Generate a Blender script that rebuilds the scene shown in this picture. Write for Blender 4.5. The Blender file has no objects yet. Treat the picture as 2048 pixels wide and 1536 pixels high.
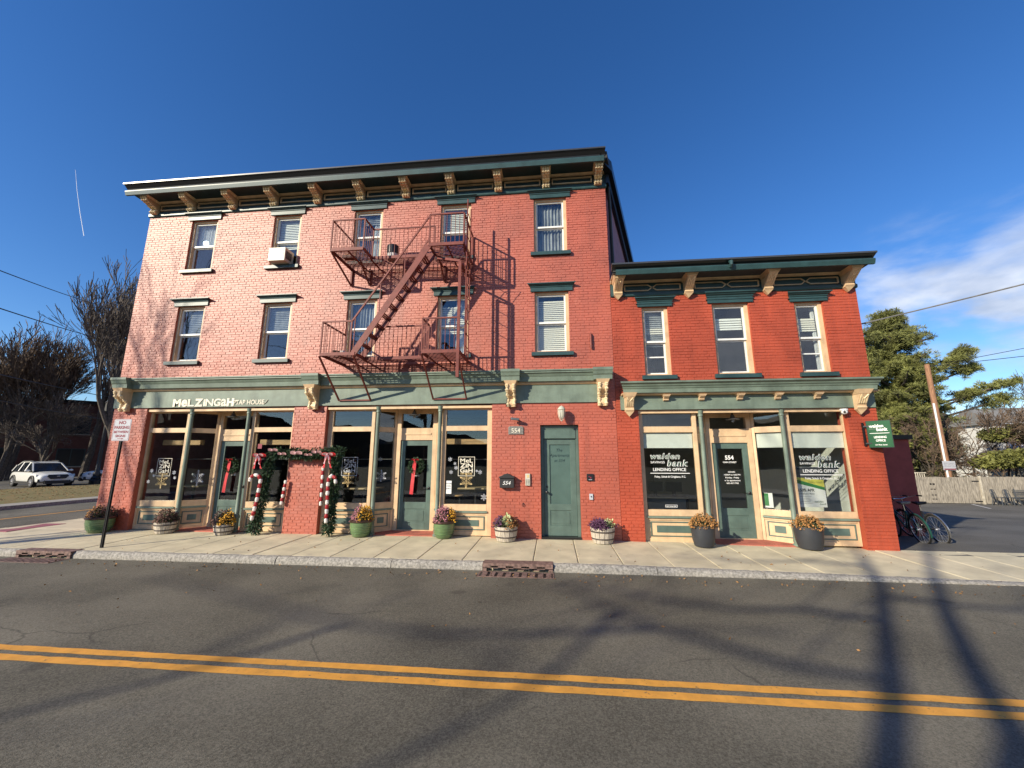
import bpy, math, random
import numpy as np
from mathutils import Vector, Matrix
random.seed(7)
RNG = np.random.default_rng(7)
R = math.radians
S = bpy.context.scene
COL = S.collection

# ------------------------------------------------------------------ camera
CAM = Vector((0.0, -9.3, 1.73))
YAW, PITCH, ROLL, FPX = R(-5.80846), R(10.71209), R(0.04572), 791.951
fw = Vector((math.sin(YAW)*math.cos(PITCH), math.cos(YAW)*math.cos(PITCH), math.sin(PITCH)))
rt = Vector((math.cos(YAW), -math.sin(YAW), 0)); up = rt.cross(fw)
r2 = rt*math.cos(ROLL) + up*math.sin(ROLL); u2 = -rt*math.sin(ROLL) + up*math.cos(ROLL)
cd = bpy.data.cameras.new('camera'); cam = bpy.data.objects.new('camera', cd); COL.objects.link(cam)
cam.matrix_world = Matrix(((r2.x, u2.x, -fw.x, CAM.x), (r2.y, u2.y, -fw.y, CAM.y), (r2.z, u2.z, -fw.z, CAM.z), (0, 0, 0, 1)))
cd.sensor_width = 36.0; cd.lens = FPX/2048*36.0; cd.clip_start = 0.05; cd.clip_end = 3000
S.camera = cam

# ------------------------------------------------------------------ sky, sun, exposure
SUN_AZ, SUN_EL = R(46), R(24)
SUNV = Vector((math.sin(SUN_AZ)*math.cos(SUN_EL), math.cos(SUN_AZ)*math.cos(SUN_EL), -math.sin(SUN_EL)))   # the way light travels
W = bpy.data.worlds.new('World'); S.world = W; W.use_nodes = True
wn, wl = W.node_tree.nodes, W.node_tree.links
wn.clear()
w_out = wn.new('ShaderNodeOutputWorld'); w_bg = wn.new('ShaderNodeBackground')
sky = wn.new('ShaderNodeTexSky'); sky.sky_type = 'NISHITA'; sky.sun_disc = False
sky.sun_elevation = SUN_EL; sky.sun_rotation = R(226)
sky.altitude = 200; sky.air_density = 1.0; sky.dust_density = 0.15; sky.ozone_density = 4.0
w_bg.inputs['Strength'].default_value = 0.125
CLOUDSEED = 7.3
tc = wn.new('ShaderNodeTexCoord'); sep = wn.new('ShaderNodeSeparateXYZ')
wl.new(tc.outputs['Generated'], sep.inputs[0])
def wmath(op, a, b=None, c=None):
    n = wn.new('ShaderNodeMath'); n.operation = op
    for i, v in enumerate((a, b, c)):
        if v is None: continue
        if isinstance(v, (int, float)): n.inputs[i].default_value = v
        else: wl.new(v, n.inputs[i])
    return n.outputs[0]
cmb = wn.new('ShaderNodeVectorMath'); cmb.operation = 'MULTIPLY_ADD'; cmb.inputs[1].default_value = (2.3, 2.3, 5.2); cmb.inputs[2].default_value = (CLOUDSEED, 1.3, 0.4)
wl.new(tc.outputs['Generated'], cmb.inputs[0])
nz = wn.new('ShaderNodeTexNoise'); nz.inputs['Scale'].default_value = 1.25; nz.inputs['Detail'].default_value = 10; nz.inputs['Roughness'].default_value = 0.52; nz.inputs['Distortion'].default_value = 0.25
wl.new(cmb.outputs[0], nz.inputs['Vector'])
# fair-weather cloud to the east and south; the sky to the north-west stays clear
dot = wmath('ADD', wmath('MULTIPLY', sep.outputs[0], 0.62), wmath('MULTIPLY', wmath('MAXIMUM', wmath('MULTIPLY', sep.outputs[1], -1.0), 0.0), 0.42))
bias = wmath('SUBTRACT', dot, 0.38)
cov = wmath('ADD', nz.outputs['Fac'], bias)
mr = wn.new('ShaderNodeMapRange'); mr.interpolation_type = 'SMOOTHSTEP'
mr.inputs['From Min'].default_value = 0.47; mr.inputs['From Max'].default_value = 0.62
wl.new(cov, mr.inputs['Value'])
elev = wn.new('ShaderNodeMapRange'); elev.interpolation_type = 'SMOOTHSTEP'
elev.inputs['From Min'].default_value = 0.46; elev.inputs['From Max'].default_value = 0.26
wl.new(sep.outputs[2], elev.inputs['Value'])
cmask = wmath('MULTIPLY', wmath('MULTIPLY', mr.outputs[0], elev.outputs[0]), 0.85)
mixw = wn.new('ShaderNodeMix'); mixw.data_type = 'RGBA'
wl.new(cmask, mixw.inputs['Factor'])
hs = wn.new('ShaderNodeHueSaturation'); hs.inputs['Hue'].default_value = 0.509; hs.inputs['Saturation'].default_value = 1.22; hs.inputs['Value'].default_value = 1.0
wl.new(sky.outputs[0], hs.inputs['Color']); wl.new(hs.outputs[0], mixw.inputs['A'])
nz2 = wn.new('ShaderNodeTexNoise'); nz2.inputs['Scale'].default_value = 3.1; nz2.inputs['Detail'].default_value = 6; wl.new(cmb.outputs[0], nz2.inputs['Vector'])
crc = wn.new('ShaderNodeValToRGB'); crc.color_ramp.elements[0].position = 0.36; crc.color_ramp.elements[1].position = 0.62
crc.color_ramp.elements[0].color = (3.2, 3.6, 4.4, 1); crc.color_ramp.elements[1].color = (6.0, 6.2, 6.6, 1)
wl.new(nz2.outputs['Fac'], crc.inputs[0]); wl.new(crc.outputs[0], mixw.inputs['B'])
wl.new(mixw.outputs['Result'], w_bg.inputs['Color']); wl.new(w_bg.outputs[0], w_out.inputs[0])

sd = bpy.data.lights.new('sun', 'SUN'); sd.energy = 5.0; sd.angle = R(0.53); sd.color = (1.0, 0.895, 0.70)
so = bpy.data.objects.new('sun', sd); COL.objects.link(so); so.rotation_euler = SUNV.to_track_quat('-Z', 'Y').to_euler(); so.location = (-30, -30, 30)

vs = S.view_settings; vs.view_transform = 'Standard'; vs.look = 'None'; vs.gamma = 1.0; vs.use_curve_mapping = False; vs.exposure = 0.45
S.cycles.use_denoising = True; S.cycles.caustics_reflective = False; S.cycles.caustics_refractive = False
S.cycles.max_bounces = 8; S.cycles.transparent_max_bounces = 16; S.cycles.sample_clamp_indirect = 6

# ------------------------------------------------------------------ materials
def mat(name, col, rough=0.6, spec=0.5, metal=0.0, var=0.12, scale=6.0, bump=0.0, bscale=40.0, col2=None, detail=4, coat=0.0, trans=0.0, stretch=None, patch=None, streak=0.0, spots=None):
    m = bpy.data.materials.new(name); m.use_nodes = True
    n, l = m.node_tree.nodes, m.node_tree.links
    p = n['Principled BSDF']
    p.inputs['Roughness'].default_value = rough; p.inputs['Metallic'].default_value = metal
    p.inputs['Specular IOR Level'].default_value = spec
    if coat: p.inputs['Coat Weight'].default_value = coat
    geo = n.new('ShaderNodeNewGeometry'); vec = geo.outputs['Position']
    if stretch:
        mp = n.new('ShaderNodeMapping'); mp.inputs['Scale'].default_value = stretch; l.new(vec, mp.inputs[0]); vec = mp.outputs[0]
    if var or col2:
        t = n.new('ShaderNodeTexNoise'); t.inputs['Scale'].default_value = scale; t.inputs['Detail'].default_value = detail; t.inputs['Roughness'].default_value = 0.6
        l.new(vec, t.inputs['Vector'])
        cr = n.new('ShaderNodeValToRGB')
        c2 = col2 if col2 else tuple(c*(1-var*1.6) for c in col)
        c1 = col if col2 else tuple(min(1, c*(1+var)) for c in col)
        cr.color_ramp.elements[0].position = 0.32; cr.color_ramp.elements[1].position = 0.68
        cr.color_ramp.elements[0].color = (*c2, 1); cr.color_ramp.elements[1].color = (*c1, 1)
        l.new(t.outputs['Fac'], cr.inputs[0]); out = cr.outputs[0]
        if patch:      # (colour, noise scale, threshold) worn patches with a shape of their own
            pc, ps, pt = patch
            t2 = n.new('ShaderNodeTexNoise'); t2.inputs['Scale'].default_value = ps; t2.inputs['Detail'].default_value = 8; t2.inputs['Roughness'].default_value = 0.65
            l.new(geo.outputs['Position'], t2.inputs['Vector'])
            r_ = n.new('ShaderNodeMapRange'); r_.inputs['From Min'].default_value = pt; r_.inputs['From Max'].default_value = pt+0.05
            l.new(t2.outputs['Fac'], r_.inputs['Value'])
            mx = n.new('ShaderNodeMix'); mx.data_type = 'RGBA'; mx.inputs['B'].default_value = (*pc, 1)
            l.new(r_.outputs[0], mx.inputs['Factor']); l.new(out, mx.inputs['A']); out = mx.outputs['Result']
        if streak:      # rain streaks and grime running down
            mp2 = n.new('ShaderNodeMapping'); mp2.inputs['Scale'].default_value = (3.2, 3.2, 0.22); l.new(geo.outputs['Position'], mp2.inputs[0])
            t4 = n.new('ShaderNodeTexNoise'); t4.inputs['Scale'].default_value = 1.3; t4.inputs['Detail'].default_value = 7; t4.inputs['Roughness'].default_value = 0.62; l.new(mp2.outputs[0], t4.inputs['Vector'])
            r4 = n.new('ShaderNodeMapRange'); r4.inputs['From Min'].default_value = 0.50; r4.inputs['From Max'].default_value = 0.72; r4.inputs['To Max'].default_value = streak; l.new(t4.outputs['Fac'], r4.inputs['Value'])
            mx4 = n.new('ShaderNodeMix'); mx4.data_type = 'RGBA'; mx4.inputs['B'].default_value = (*[c*0.30 for c in col], 1); l.new(r4.outputs[0], mx4.inputs['Factor']); l.new(out, mx4.inputs['A']); out = mx4.outputs['Result']
        if spots:      # (colour, cell scale, radius) gum and drip spots
            sc_, ss, sr = spots
            v5 = n.new('ShaderNodeTexVoronoi'); v5.inputs['Scale'].default_value = ss; l.new(geo.outputs['Position'], v5.inputs['Vector'])
            r5 = n.new('ShaderNodeMapRange'); r5.inputs['From Min'].default_value = sr; r5.inputs['From Max'].default_value = sr*0.6; l.new(v5.outputs['Distance'], r5.inputs['Value'])
            m5 = n.new('ShaderNodeMath'); m5.operation = 'MULTIPLY'; m5.inputs[1].default_value = 0.55; l.new(r5.outputs[0], m5.inputs[0])
            mx5 = n.new('ShaderNodeMix'); mx5.data_type = 'RGBA'; mx5.inputs['B'].default_value = (*sc_, 1); l.new(m5.outputs[0], mx5.inputs['Factor']); l.new(out, mx5.inputs['A']); out = mx5.outputs['Result']
        l.new(out, p.inputs['Base Color'])
    else:
        p.inputs['Base Color'].default_value = (*col, 1)
    if bump:
        t3 = n.new('ShaderNodeTexNoise'); t3.inputs['Scale'].default_value = bscale; t3.inputs['Detail'].default_value = 6; l.new(vec, t3.inputs['Vector'])
        b = n.new('ShaderNodeBump'); b.inputs['Strength'].default_value = bump; b.inputs['Distance'].default_value = 0.01
        l.new(t3.outputs['Fac'], b.inputs['Height']); l.new(b.outputs[0], p.inputs['Normal'])
    return m
def glassmat(name, tint=(0.9, 0.93, 0.93), f0=0.08, rough=0.0):
    """thin pane: mirror share rises towards grazing (Schlick), the same from both sides"""
    m = bpy.data.materials.new(name); m.use_nodes = True
    n, l = m.node_tree.nodes, m.node_tree.links; n.clear()
    o = n.new('ShaderNodeOutputMaterial'); mx = n.new('ShaderNodeMixShader')
    t = n.new('ShaderNodeBsdfTransparent'); t.inputs['Color'].default_value = (*tint, 1)
    g = n.new('ShaderNodeBsdfGlossy'); g.inputs['Roughness'].default_value = rough; g.inputs['Color'].default_value = (0.95, 0.97, 1, 1)
    geo = n.new('ShaderNodeNewGeometry')
    dt = n.new('ShaderNodeVectorMath'); dt.operation = 'DOT_PRODUCT'; l.new(geo.outputs['Incoming'], dt.inputs[0]); l.new(geo.outputs['True Normal'], dt.inputs[1])
    def mth(op, a, b=None):
        k = n.new('ShaderNodeMath'); k.operation = op
        for i, v in enumerate((a, b)):
            if v is None: continue
            if isinstance(v, (int, float)): k.inputs[i].default_value = v
            else: l.new(v, k.inputs[i])
        return k.outputs[0]
    p5 = mth('POWER', mth('SUBTRACT', 1.0, mth('ABSOLUTE', dt.outputs['Value'])), 5.0)
    fac = mth('ADD', mth('MULTIPLY', p5, 1-f0), f0)
    tx = n.new('ShaderNodeTexNoise'); tx.inputs['Scale'].default_value = 2.2; l.new(geo.outputs['Position'], tx.inputs['Vector'])
    b = n.new('ShaderNodeBump'); b.inputs['Strength'].default_value = 0.03; b.inputs['Distance'].default_value = 0.02
    l.new(tx.outputs['Fac'], b.inputs['Height']); l.new(b.outputs[0], g.inputs['Normal'])
    l.new(fac, mx.inputs[0]); l.new(t.outputs[0], mx.inputs[1]); l.new(g.outputs[0], mx.inputs[2]); l.new(mx.outputs[0], o.inputs[0])
    return m
M = {}
M['red'] = mat('red_paint', (0.42, 0.088, 0.045), 0.53, 0.95, var=0.13, scale=1.1, bump=0.35, bscale=48, detail=8, streak=0.28, patch=((0.47, 0.125, 0.075), 2.3, 0.66))
M['red2'] = mat('red_paint_annex', (0.41, 0.073, 0.035), 0.50, 0.5, var=0.13, scale=1.1, bump=0.35, bscale=48, detail=8, streak=0.28)
M['stucco'] = mat('shade_purple_stucco', (0.33, 0.16, 0.20), 0.8, var=0.12, scale=5, bump=0.3)  # purple tint stands for shade and blue skylight on the wall
M['redwall'] = mat('dark_red_render', (0.30, 0.06, 0.05), 0.8, var=0.15, scale=3, bump=0.2)
M['teal'] = mat('teal_paint', (0.026, 0.066, 0.070), 0.42, var=0.15, scale=4, bump=0.05)
M['darkteal'] = mat('dark_teal_paint', (0.012, 0.034, 0.038), 0.45, var=0.15, scale=4)
M['sage'] = mat('sage_green_paint', (0.165, 0.215, 0.170), 0.5, var=0.16, scale=3.0, bump=0.12, bscale=30, streak=0.35, patch=((0.26, 0.31, 0.25), 5.0, 0.66))
M['sagedoor'] = mat('sage_door_paint', (0.098, 0.150, 0.128), 0.42, var=0.14, scale=3.0, bump=0.05, streak=0.25)
M['tan'] = mat('tan_paint', (0.68, 0.475, 0.285), 0.5, var=0.11, scale=4, bump=0.10, bscale=25, streak=0.30, patch=((0.74, 0.66, 0.52), 9.0, 0.70))
M['gold'] = mat('highlight_tan_paint', (0.80, 0.64, 0.40), 0.30, var=0.2, scale=14, bump=0.15)  # tan paint lightened so the shaded carving seems to catch light
M['white'] = mat('white_vinyl', (0.78, 0.78, 0.76), 0.4, var=0.04)
M['blind'] = mat('window_blind', (0.72, 0.70, 0.60), 0.8, var=0.06, scale=9, stretch=(1, 1, 14))
M['shade'] = mat('roller_shade', (0.78, 0.80, 0.74), 0.75, var=0.04)
M['curtain'] = mat('curtain_cloth', (0.72, 0.74, 0.74), 0.9, var=0.10, scale=5, stretch=(8, 8, 0.6))
M['greycloth_reflection'] = mat('grey_cloth_reflection', (0.26, 0.28, 0.29), 0.9, var=0.35, scale=2.5, stretch=(2, 2, 1))  # grey blinds and curtains; the top right one imitates a reflection
M['glass'] = glassmat('window_glass', (0.94, 0.96, 0.96), 0.065)
M['shopglass'] = glassmat('shop_glass', (0.92, 0.94, 0.93), 0.055)
M['frost'] = mat('obscure_door_glass', (0.085, 0.14, 0.125), 0.16, 0.6, var=0.10, scale=2)
M['black'] = mat('black_metal', (0.012, 0.012, 0.014), 0.4, var=0.1)
M['gutter'] = mat('shade_dark_gutter', (0.012, 0.0125, 0.014), 0.30, 0.5, metal=0.0, var=0.08)  # dark metal taken near black to carry the shade under the lip
M['lipmetal'] = mat('drip_edge_metal', (0.045, 0.046, 0.048), 0.28, 0.8, var=0.08)
M['roof'] = mat('roof_membrane', (0.05, 0.05, 0.05), 0.9)
M['iron'] = mat('red_painted_iron', (0.19, 0.044, 0.034), 0.55, 0.35, var=0.18, scale=9, bump=0.1)
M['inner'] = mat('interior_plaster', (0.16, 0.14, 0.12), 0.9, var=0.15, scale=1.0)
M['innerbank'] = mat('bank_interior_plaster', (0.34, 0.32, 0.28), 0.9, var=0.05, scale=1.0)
M['innerdark'] = mat('interior_dark_wood', (0.035, 0.022, 0.014), 0.6, var=0.3, scale=3, stretch=(6, 6, 0.5))
M['floorwood'] = mat('interior_floor', (0.10, 0.06, 0.035), 0.5, var=0.25, scale=3)
M['wood'] = mat('sunlit_beam_wood', (0.48, 0.30, 0.14), 0.6, var=0.28, scale=4, stretch=(0.7, 8, 9))
M['concrete'] = mat('sidewalk_concrete', (0.60, 0.53, 0.365), 0.85, var=0.14, scale=1.7, bump=0.25, bscale=70, detail=9, patch=((0.48, 0.42, 0.315), 3.1, 0.64), spots=((0.20, 0.17, 0.13), 2.6, 0.06))
M['granite'] = mat('kerb_granite', (0.43, 0.40, 0.35), 0.85, col2=(0.15, 0.14, 0.125), scale=26, bump=1.0, bscale=18, detail=8)
M['yellow'] = mat('yellow_road_paint', (0.72, 0.34, 0.055), 0.75, var=0.10, scale=8, bump=0.5, bscale=140, detail=8, patch=((0.20, 0.13, 0.07), 26.0, 0.63), streak=0.0)
M['rust'] = mat('rusted_cast_iron', (0.20, 0.125, 0.105), 0.75, var=0.35, scale=16, bump=0.3)
M['grass'] = mat('autumn_lawn', (0.15, 0.145, 0.045), 0.95, col2=(0.24, 0.155, 0.055), scale=3.0, detail=8, bump=0.8, bscale=18)
M['earth'] = mat('ground_earth', (0.12, 0.105, 0.07), 0.95, col2=(0.09, 0.10, 0.045), scale=0.4, detail=8)
M['pavefar'] = mat('far_pavement', (0.35, 0.32, 0.27), 0.9, var=0.1, scale=1)
M['woods'] = mat('far_winter_woods', (0.075, 0.060, 0.045), 0.95, col2=(0.045, 0.042, 0.028), scale=0.25, detail=9, bump=1.0, bscale=0.6)
M['bark'] = mat('bark', (0.085, 0.070, 0.058), 0.9, var=0.35, scale=9, bump=0.6, bscale=26)
M['twig'] = mat('twigs', (0.105, 0.084, 0.070), 0.9, var=0.3, scale=5)
M['twigred'] = mat('brown_thicket', (0.14, 0.096, 0.066), 0.9, var=0.35, scale=3)
M['pine'] = mat('pine_needles', (0.19, 0.20, 0.055), 0.7, var=0.45, scale=0.9)
M['yew'] = mat('hedge_leaves', (0.15, 0.155, 0.036), 0.7, var=0.5, scale=0.9)
M['fir'] = mat('fir_garland_needles', (0.030, 0.072, 0.026), 0.6, var=0.45, scale=18)
M['mumleaf'] = mat('mum_leaves', (0.075, 0.085, 0.035), 0.8, var=0.4, scale=25)
M['mum_brown'] = mat('faded_brown_blossom', (0.15, 0.075, 0.060), 0.9, var=0.4, scale=35)
M['mum_pink'] = mat('pink_blossom', (0.42, 0.17, 0.20), 0.8, var=0.4, scale=35)
M['mum_yellow'] = mat('yellow_blossom', (0.70, 0.36, 0.03), 0.8, var=0.3, scale=35)
M['mum_rust'] = mat('rust_blossom', (0.42, 0.20, 0.06), 0.85, var=0.4, scale=35)
M['purple'] = mat('purple_leaves', (0.10, 0.035, 0.085), 0.7, var=0.4, scale=25)
M['kale'] = mat('pale_kale_leaves', (0.48, 0.52, 0.26), 0.7, var=0.3, scale=25)
M['soil'] = mat('potting_soil', (0.03, 0.022, 0.016), 0.95)
M['greenpot'] = mat('green_glazed_pot', (0.12, 0.20, 0.085), 0.28, 0.6, var=0.15, scale=7, coat=0.3, stretch=(1, 1, 4))
M['brownrim'] = mat('brown_glaze', (0.055, 0.030, 0.022), 0.3, var=0.2)
M['barrel'] = mat('whitewashed_barrel', (0.50, 0.44, 0.36), 0.8, var=0.25, scale=12, stretch=(3, 3, 0.5))
M['hoop'] = mat('barrel_hoop', (0.07, 0.055, 0.05), 0.6, var=0.3)
M['darkpot'] = mat('charcoal_planter', (0.034, 0.037, 0.044), 0.5, var=0.12, scale=3)
M['signwhite'] = mat('sign_white', (0.47, 0.48, 0.52), 0.4, var=0.05)
M['signred'] = mat('sign_red', (0.22, 0.02, 0.04), 0.5, var=0.05)
M['letter'] = mat('cream_lettering', (0.80, 0.74, 0.60), 0.5, var=0.05)
M['letterwhite'] = mat('white_lettering', (0.85, 0.85, 0.83), 0.5, var=0.02)
M['lettergold'] = mat('gold_lettering', (0.62, 0.46, 0.22), 0.45, var=0.2)
M['logogreen'] = mat('logo_green', (0.012, 0.07, 0.03), 0.5, var=0.05)
M['bankgreen'] = mat('sign_green', (0.008, 0.082, 0.026), 0.35, var=0.06, scale=2)
M['silver'] = mat('silver_glitter', (0.55, 0.57, 0.62), 0.4, var=0.3, scale=60)
M['ribbon'] = mat('red_velvet_ribbon', (0.55, 0.015, 0.025), 0.6, var=0.2, scale=12)
M['pinkribbon'] = mat('pink_mesh_ribbon', (0.72, 0.42, 0.45), 0.6, var=0.2, scale=30)
M['canered'] = mat('candy_red', (0.36, 0.015, 0.02), 0.5, var=0.3, scale=25)
M['canewhite'] = mat('candy_white', (0.78, 0.74, 0.70), 0.6, var=0.15, scale=25)
M['carwhite'] = mat('white_car_paint', (0.74, 0.74, 0.70), 0.25, 0.5, var=0.0, coat=0.6)
M['carglass'] = mat('car_glass', (0.012, 0.016, 0.022), 0.06, 0.7, var=0.0)
M['plastic'] = mat('black_plastic', (0.018, 0.018, 0.02), 0.6, var=0.1)
M['tyre'] = mat('tyre_rubber', (0.02, 0.02, 0.02), 0.85, var=0.1)
M['alloy'] = mat('alloy', (0.55, 0.55, 0.56), 0.35, metal=0.8, var=0.05)
M['chrome'] = mat('chrome', (0.6, 0.6, 0.6), 0.2, metal=0.9, var=0.0)
M['lamp'] = mat('headlamp_lens', (0.35, 0.37, 0.40), 0.08, 0.7, var=0.0)
M['fence'] = mat('weathered_fence_wood', (0.31, 0.275, 0.225), 0.9, var=0.38, scale=5, stretch=(6, 6, 0.6), detail=8)
M['polewood'] = mat('utility_pole_wood', (0.30, 0.155, 0.085), 0.9, var=0.3, scale=6, stretch=(5, 5, 0.5))
M['pvc'] = mat('white_conduit', (0.75, 0.74, 0.72), 0.5, var=0.05)
M['cable'] = mat('black_cable', (0.015, 0.015, 0.016), 0.6, var=0.0)
M['palecable'] = mat('grey_cable', (0.16, 0.16, 0.16), 0.5, var=0.2)
M['siding'] = mat('white_siding', (0.68, 0.66, 0.60), 0.7, var=0.05, scale=4, stretch=(0.2, 0.2, 8))
M['shingle'] = mat('grey_shingles', (0.20, 0.195, 0.185), 0.9, var=0.15, scale=2)
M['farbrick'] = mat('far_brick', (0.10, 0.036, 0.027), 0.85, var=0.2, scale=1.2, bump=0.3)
M['darkglass'] = mat('dark_window', (0.02, 0.022, 0.026), 0.12, 0.6, var=0.0)
M['ivory'] = mat('ivory_enamel', (0.55, 0.53, 0.44), 0.4, var=0.06)
M['pewter'] = mat('pewter_plaque', (0.22, 0.21, 0.19), 0.5, metal=0.3, var=0.2, scale=30)
M['threshold'] = mat('red_threshold_paint', (0.44, 0.13, 0.09), 0.7, var=0.2, scale=4)
M['paper'] = mat('paper', (0.80, 0.80, 0.78), 0.8, var=0.02)
M['leaf'] = mat('fallen_leaves', (0.30, 0.16, 0.06), 0.9, var=0.4, scale=9)
M['frame_green'] = mat('bicycle_green', (0.02, 0.09, 0.07), 0.3, var=0.1)
M['frame_black'] = mat('bicycle_black', (0.02, 0.02, 0.022), 0.35, var=0.1)
M['vapour'] = mat('contrail_vapour', (0.9, 0.9, 0.92), 1.0, 0.0, var=0.0)
M['metalgrey'] = mat('grey_metal', (0.13, 0.14, 0.15), 0.4, metal=0.5, var=0.15)
M['lattice'] = mat('pale_lattice', (0.50, 0.45, 0.36), 0.9, var=0.2)
M['tactile'] = mat('red_ramp', (0.30, 0.10, 0.12), 0.85, var=0.2)
M['greenpaper'] = mat('poster_green', (0.03, 0.20, 0.05), 0.7, var=0.1)
M['yellowpaper'] = mat('poster_yellow', (0.65, 0.60, 0.10), 0.7, var=0.15)
M['darkpaper'] = mat('poster_dark', (0.08, 0.08, 0.10), 0.7, var=0.4, scale=12)
M['cloth'] = mat('table_top', (0.45, 0.33, 0.18), 0.5, var=0.2, stretch=(0.6, 6, 6))

def asphalt(name, base, light):
    m = bpy.data.materials.new(name); m.use_nodes = True
    n, l = m.node_tree.nodes, m.node_tree.links; p = n['Principled BSDF']; p.inputs['Roughness'].default_value = 0.88; p.inputs['Specular IOR Level'].default_value = 0.35
    g = n.new('ShaderNodeNewGeometry')
    big = n.new('ShaderNodeTexNoise'); big.inputs['Scale'].default_value = 0.45; big.inputs['Detail'].default_value = 7; l.new(g.outputs['Position'], big.inputs['Vector'])
    fine = n.new('ShaderNodeTexNoise'); fine.inputs['Scale'].default_value = 62; fine.inputs['Detail'].default_value = 5; fine.inputs['Roughness'].default_value = 0.9; l.new(g.outputs['Position'], fine.inputs['Vector'])
    vor = n.new('ShaderNodeTexNoise'); vor.inputs['Scale'].default_value = 130; vor.inputs['Detail'].default_value = 3; vor.inputs['Roughness'].default_value = 0.7; l.new(g.outputs['Position'], vor.inputs['Vector'])
    cr = n.new('ShaderNodeValToRGB'); cr.color_ramp.elements[0].position = 0.42; cr.color_ramp.elements[1].position = 0.62
    cr.color_ramp.elements[0].color = (*base, 1); cr.color_ramp.elements[1].color = (*light, 1)
    ad = n.new('ShaderNodeMath'); ad.operation = 'MULTIPLY_ADD'; ad.inputs[1].default_value = 0.30
    l.new(big.outputs['Fac'], ad.inputs[0]); 
    mu = n.new('ShaderNodeMath'); mu.operation = 'MULTIPLY'; mu.inputs[1].default_value = 0.72; l.new(fine.outputs['Fac'], mu.inputs[0]); l.new(mu.outputs[0], ad.inputs[2])
    l.new(ad.outputs[0], cr.inputs[0])
    st = n.new('ShaderNodeTexNoise'); st.inputs['Scale'].default_value = 0.9; st.inputs['Detail'].default_value = 3
    mp = n.new('ShaderNodeMapping'); mp.inputs['Scale'].default_value = (0.12, 1.3, 1); l.new(g.outputs['Position'], mp.inputs[0]); l.new(mp.outputs[0], st.inputs['Vector'])
    mx = n.new('ShaderNodeMix'); mx.data_type = 'RGBA'; mx.blend_type = 'MULTIPLY'; mx.inputs['Factor'].default_value = 0.55
    cr2 = n.new('ShaderNodeValToRGB'); cr2.color_ramp.elements[0].position = 0.3; cr2.color_ramp.elements[1].position = 0.7; cr2.color_ramp.elements[0].color = (0.72, 0.72, 0.72, 1)
    l.new(st.outputs['Fac'], cr2.inputs[0]); l.new(cr.outputs[0], mx.inputs['A']); l.new(cr2.outputs[0], mx.inputs['B'])
    wv = n.new('ShaderNodeTexNoise'); wv.inputs['Scale'].default_value = 1.6; wv.inputs['Detail'].default_value = 6; l.new(g.outputs['Position'], wv.inputs['Vector'])
    wm = n.new('ShaderNodeMix'); wm.data_type = 'VECTOR'; wm.inputs['Factor'].default_value = 0.28; l.new(g.outputs['Position'], wm.inputs['A']); l.new(wv.outputs['Color'], wm.inputs['B'])
    ck = n.new('ShaderNodeTexVoronoi'); ck.feature = 'DISTANCE_TO_EDGE'; ck.inputs['Scale'].default_value = 0.55; l.new(wm.outputs['Result'], ck.inputs['Vector'])
    ckr = n.new('ShaderNodeMapRange'); ckr.inputs['From Min'].default_value = 0.006; ckr.inputs['From Max'].default_value = 0.0015; l.new(ck.outputs['Distance'], ckr.inputs['Value'])
    cm = n.new('ShaderNodeTexNoise'); cm.inputs['Scale'].default_value = 0.5; l.new(g.outputs['Position'], cm.inputs['Vector'])
    cmr = n.new('ShaderNodeMapRange'); cmr.inputs['From Min'].default_value = 0.50; cmr.inputs['From Max'].default_value = 0.60; cmr.inputs['To Max'].default_value = 0.45; l.new(cm.outputs['Fac'], cmr.inputs['Value'])
    cmul = n.new('ShaderNodeMath'); cmul.operation = 'MULTIPLY'; l.new(ckr.outputs[0], cmul.inputs[0]); l.new(cmr.outputs[0], cmul.inputs[1])
    mxc = n.new('ShaderNodeMix'); mxc.data_type = 'RGBA'; mxc.inputs['B'].default_value = (0.022, 0.020, 0.018, 1); l.new(cmul.outputs[0], mxc.inputs['Factor']); l.new(mx.outputs['Result'], mxc.inputs['A'])
    sp = n.new('ShaderNodeTexVoronoi'); sp.inputs['Scale'].default_value = 1.1; l.new(wm.outputs['Result'], sp.inputs['Vector'])
    spr = n.new('ShaderNodeMapRange'); spr.inputs['From Min'].default_value = 0.10; spr.inputs['From Max'].default_value = 0.05; spr.inputs['To Max'].default_value = 0.45; l.new(sp.outputs['Distance'], spr.inputs['Value'])
    mxs = n.new('ShaderNodeMix'); mxs.data_type = 'RGBA'; mxs.inputs['B'].default_value = (0.035, 0.031, 0.027, 1); l.new(spr.outputs[0], mxs.inputs['Factor']); l.new(mxc.outputs['Result'], mxs.inputs['A'])
    l.new(mxs.outputs['Result'], p.inputs['Base Color'])
    b = n.new('ShaderNodeBump'); b.inputs['Strength'].default_value = 0.7; b.inputs['Distance'].default_value = 0.006
    l.new(vor.outputs['Fac'], b.inputs['Height']); l.new(b.outputs[0], p.inputs['Normal'])
    return m
M['asphalt'] = asphalt('road_asphalt', (0.060, 0.0555, 0.042), (0.240, 0.220, 0.170))
M['lot'] = asphalt('lot_asphalt', (0.085, 0.080, 0.071), (0.19, 0.18, 0.16))

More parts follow.
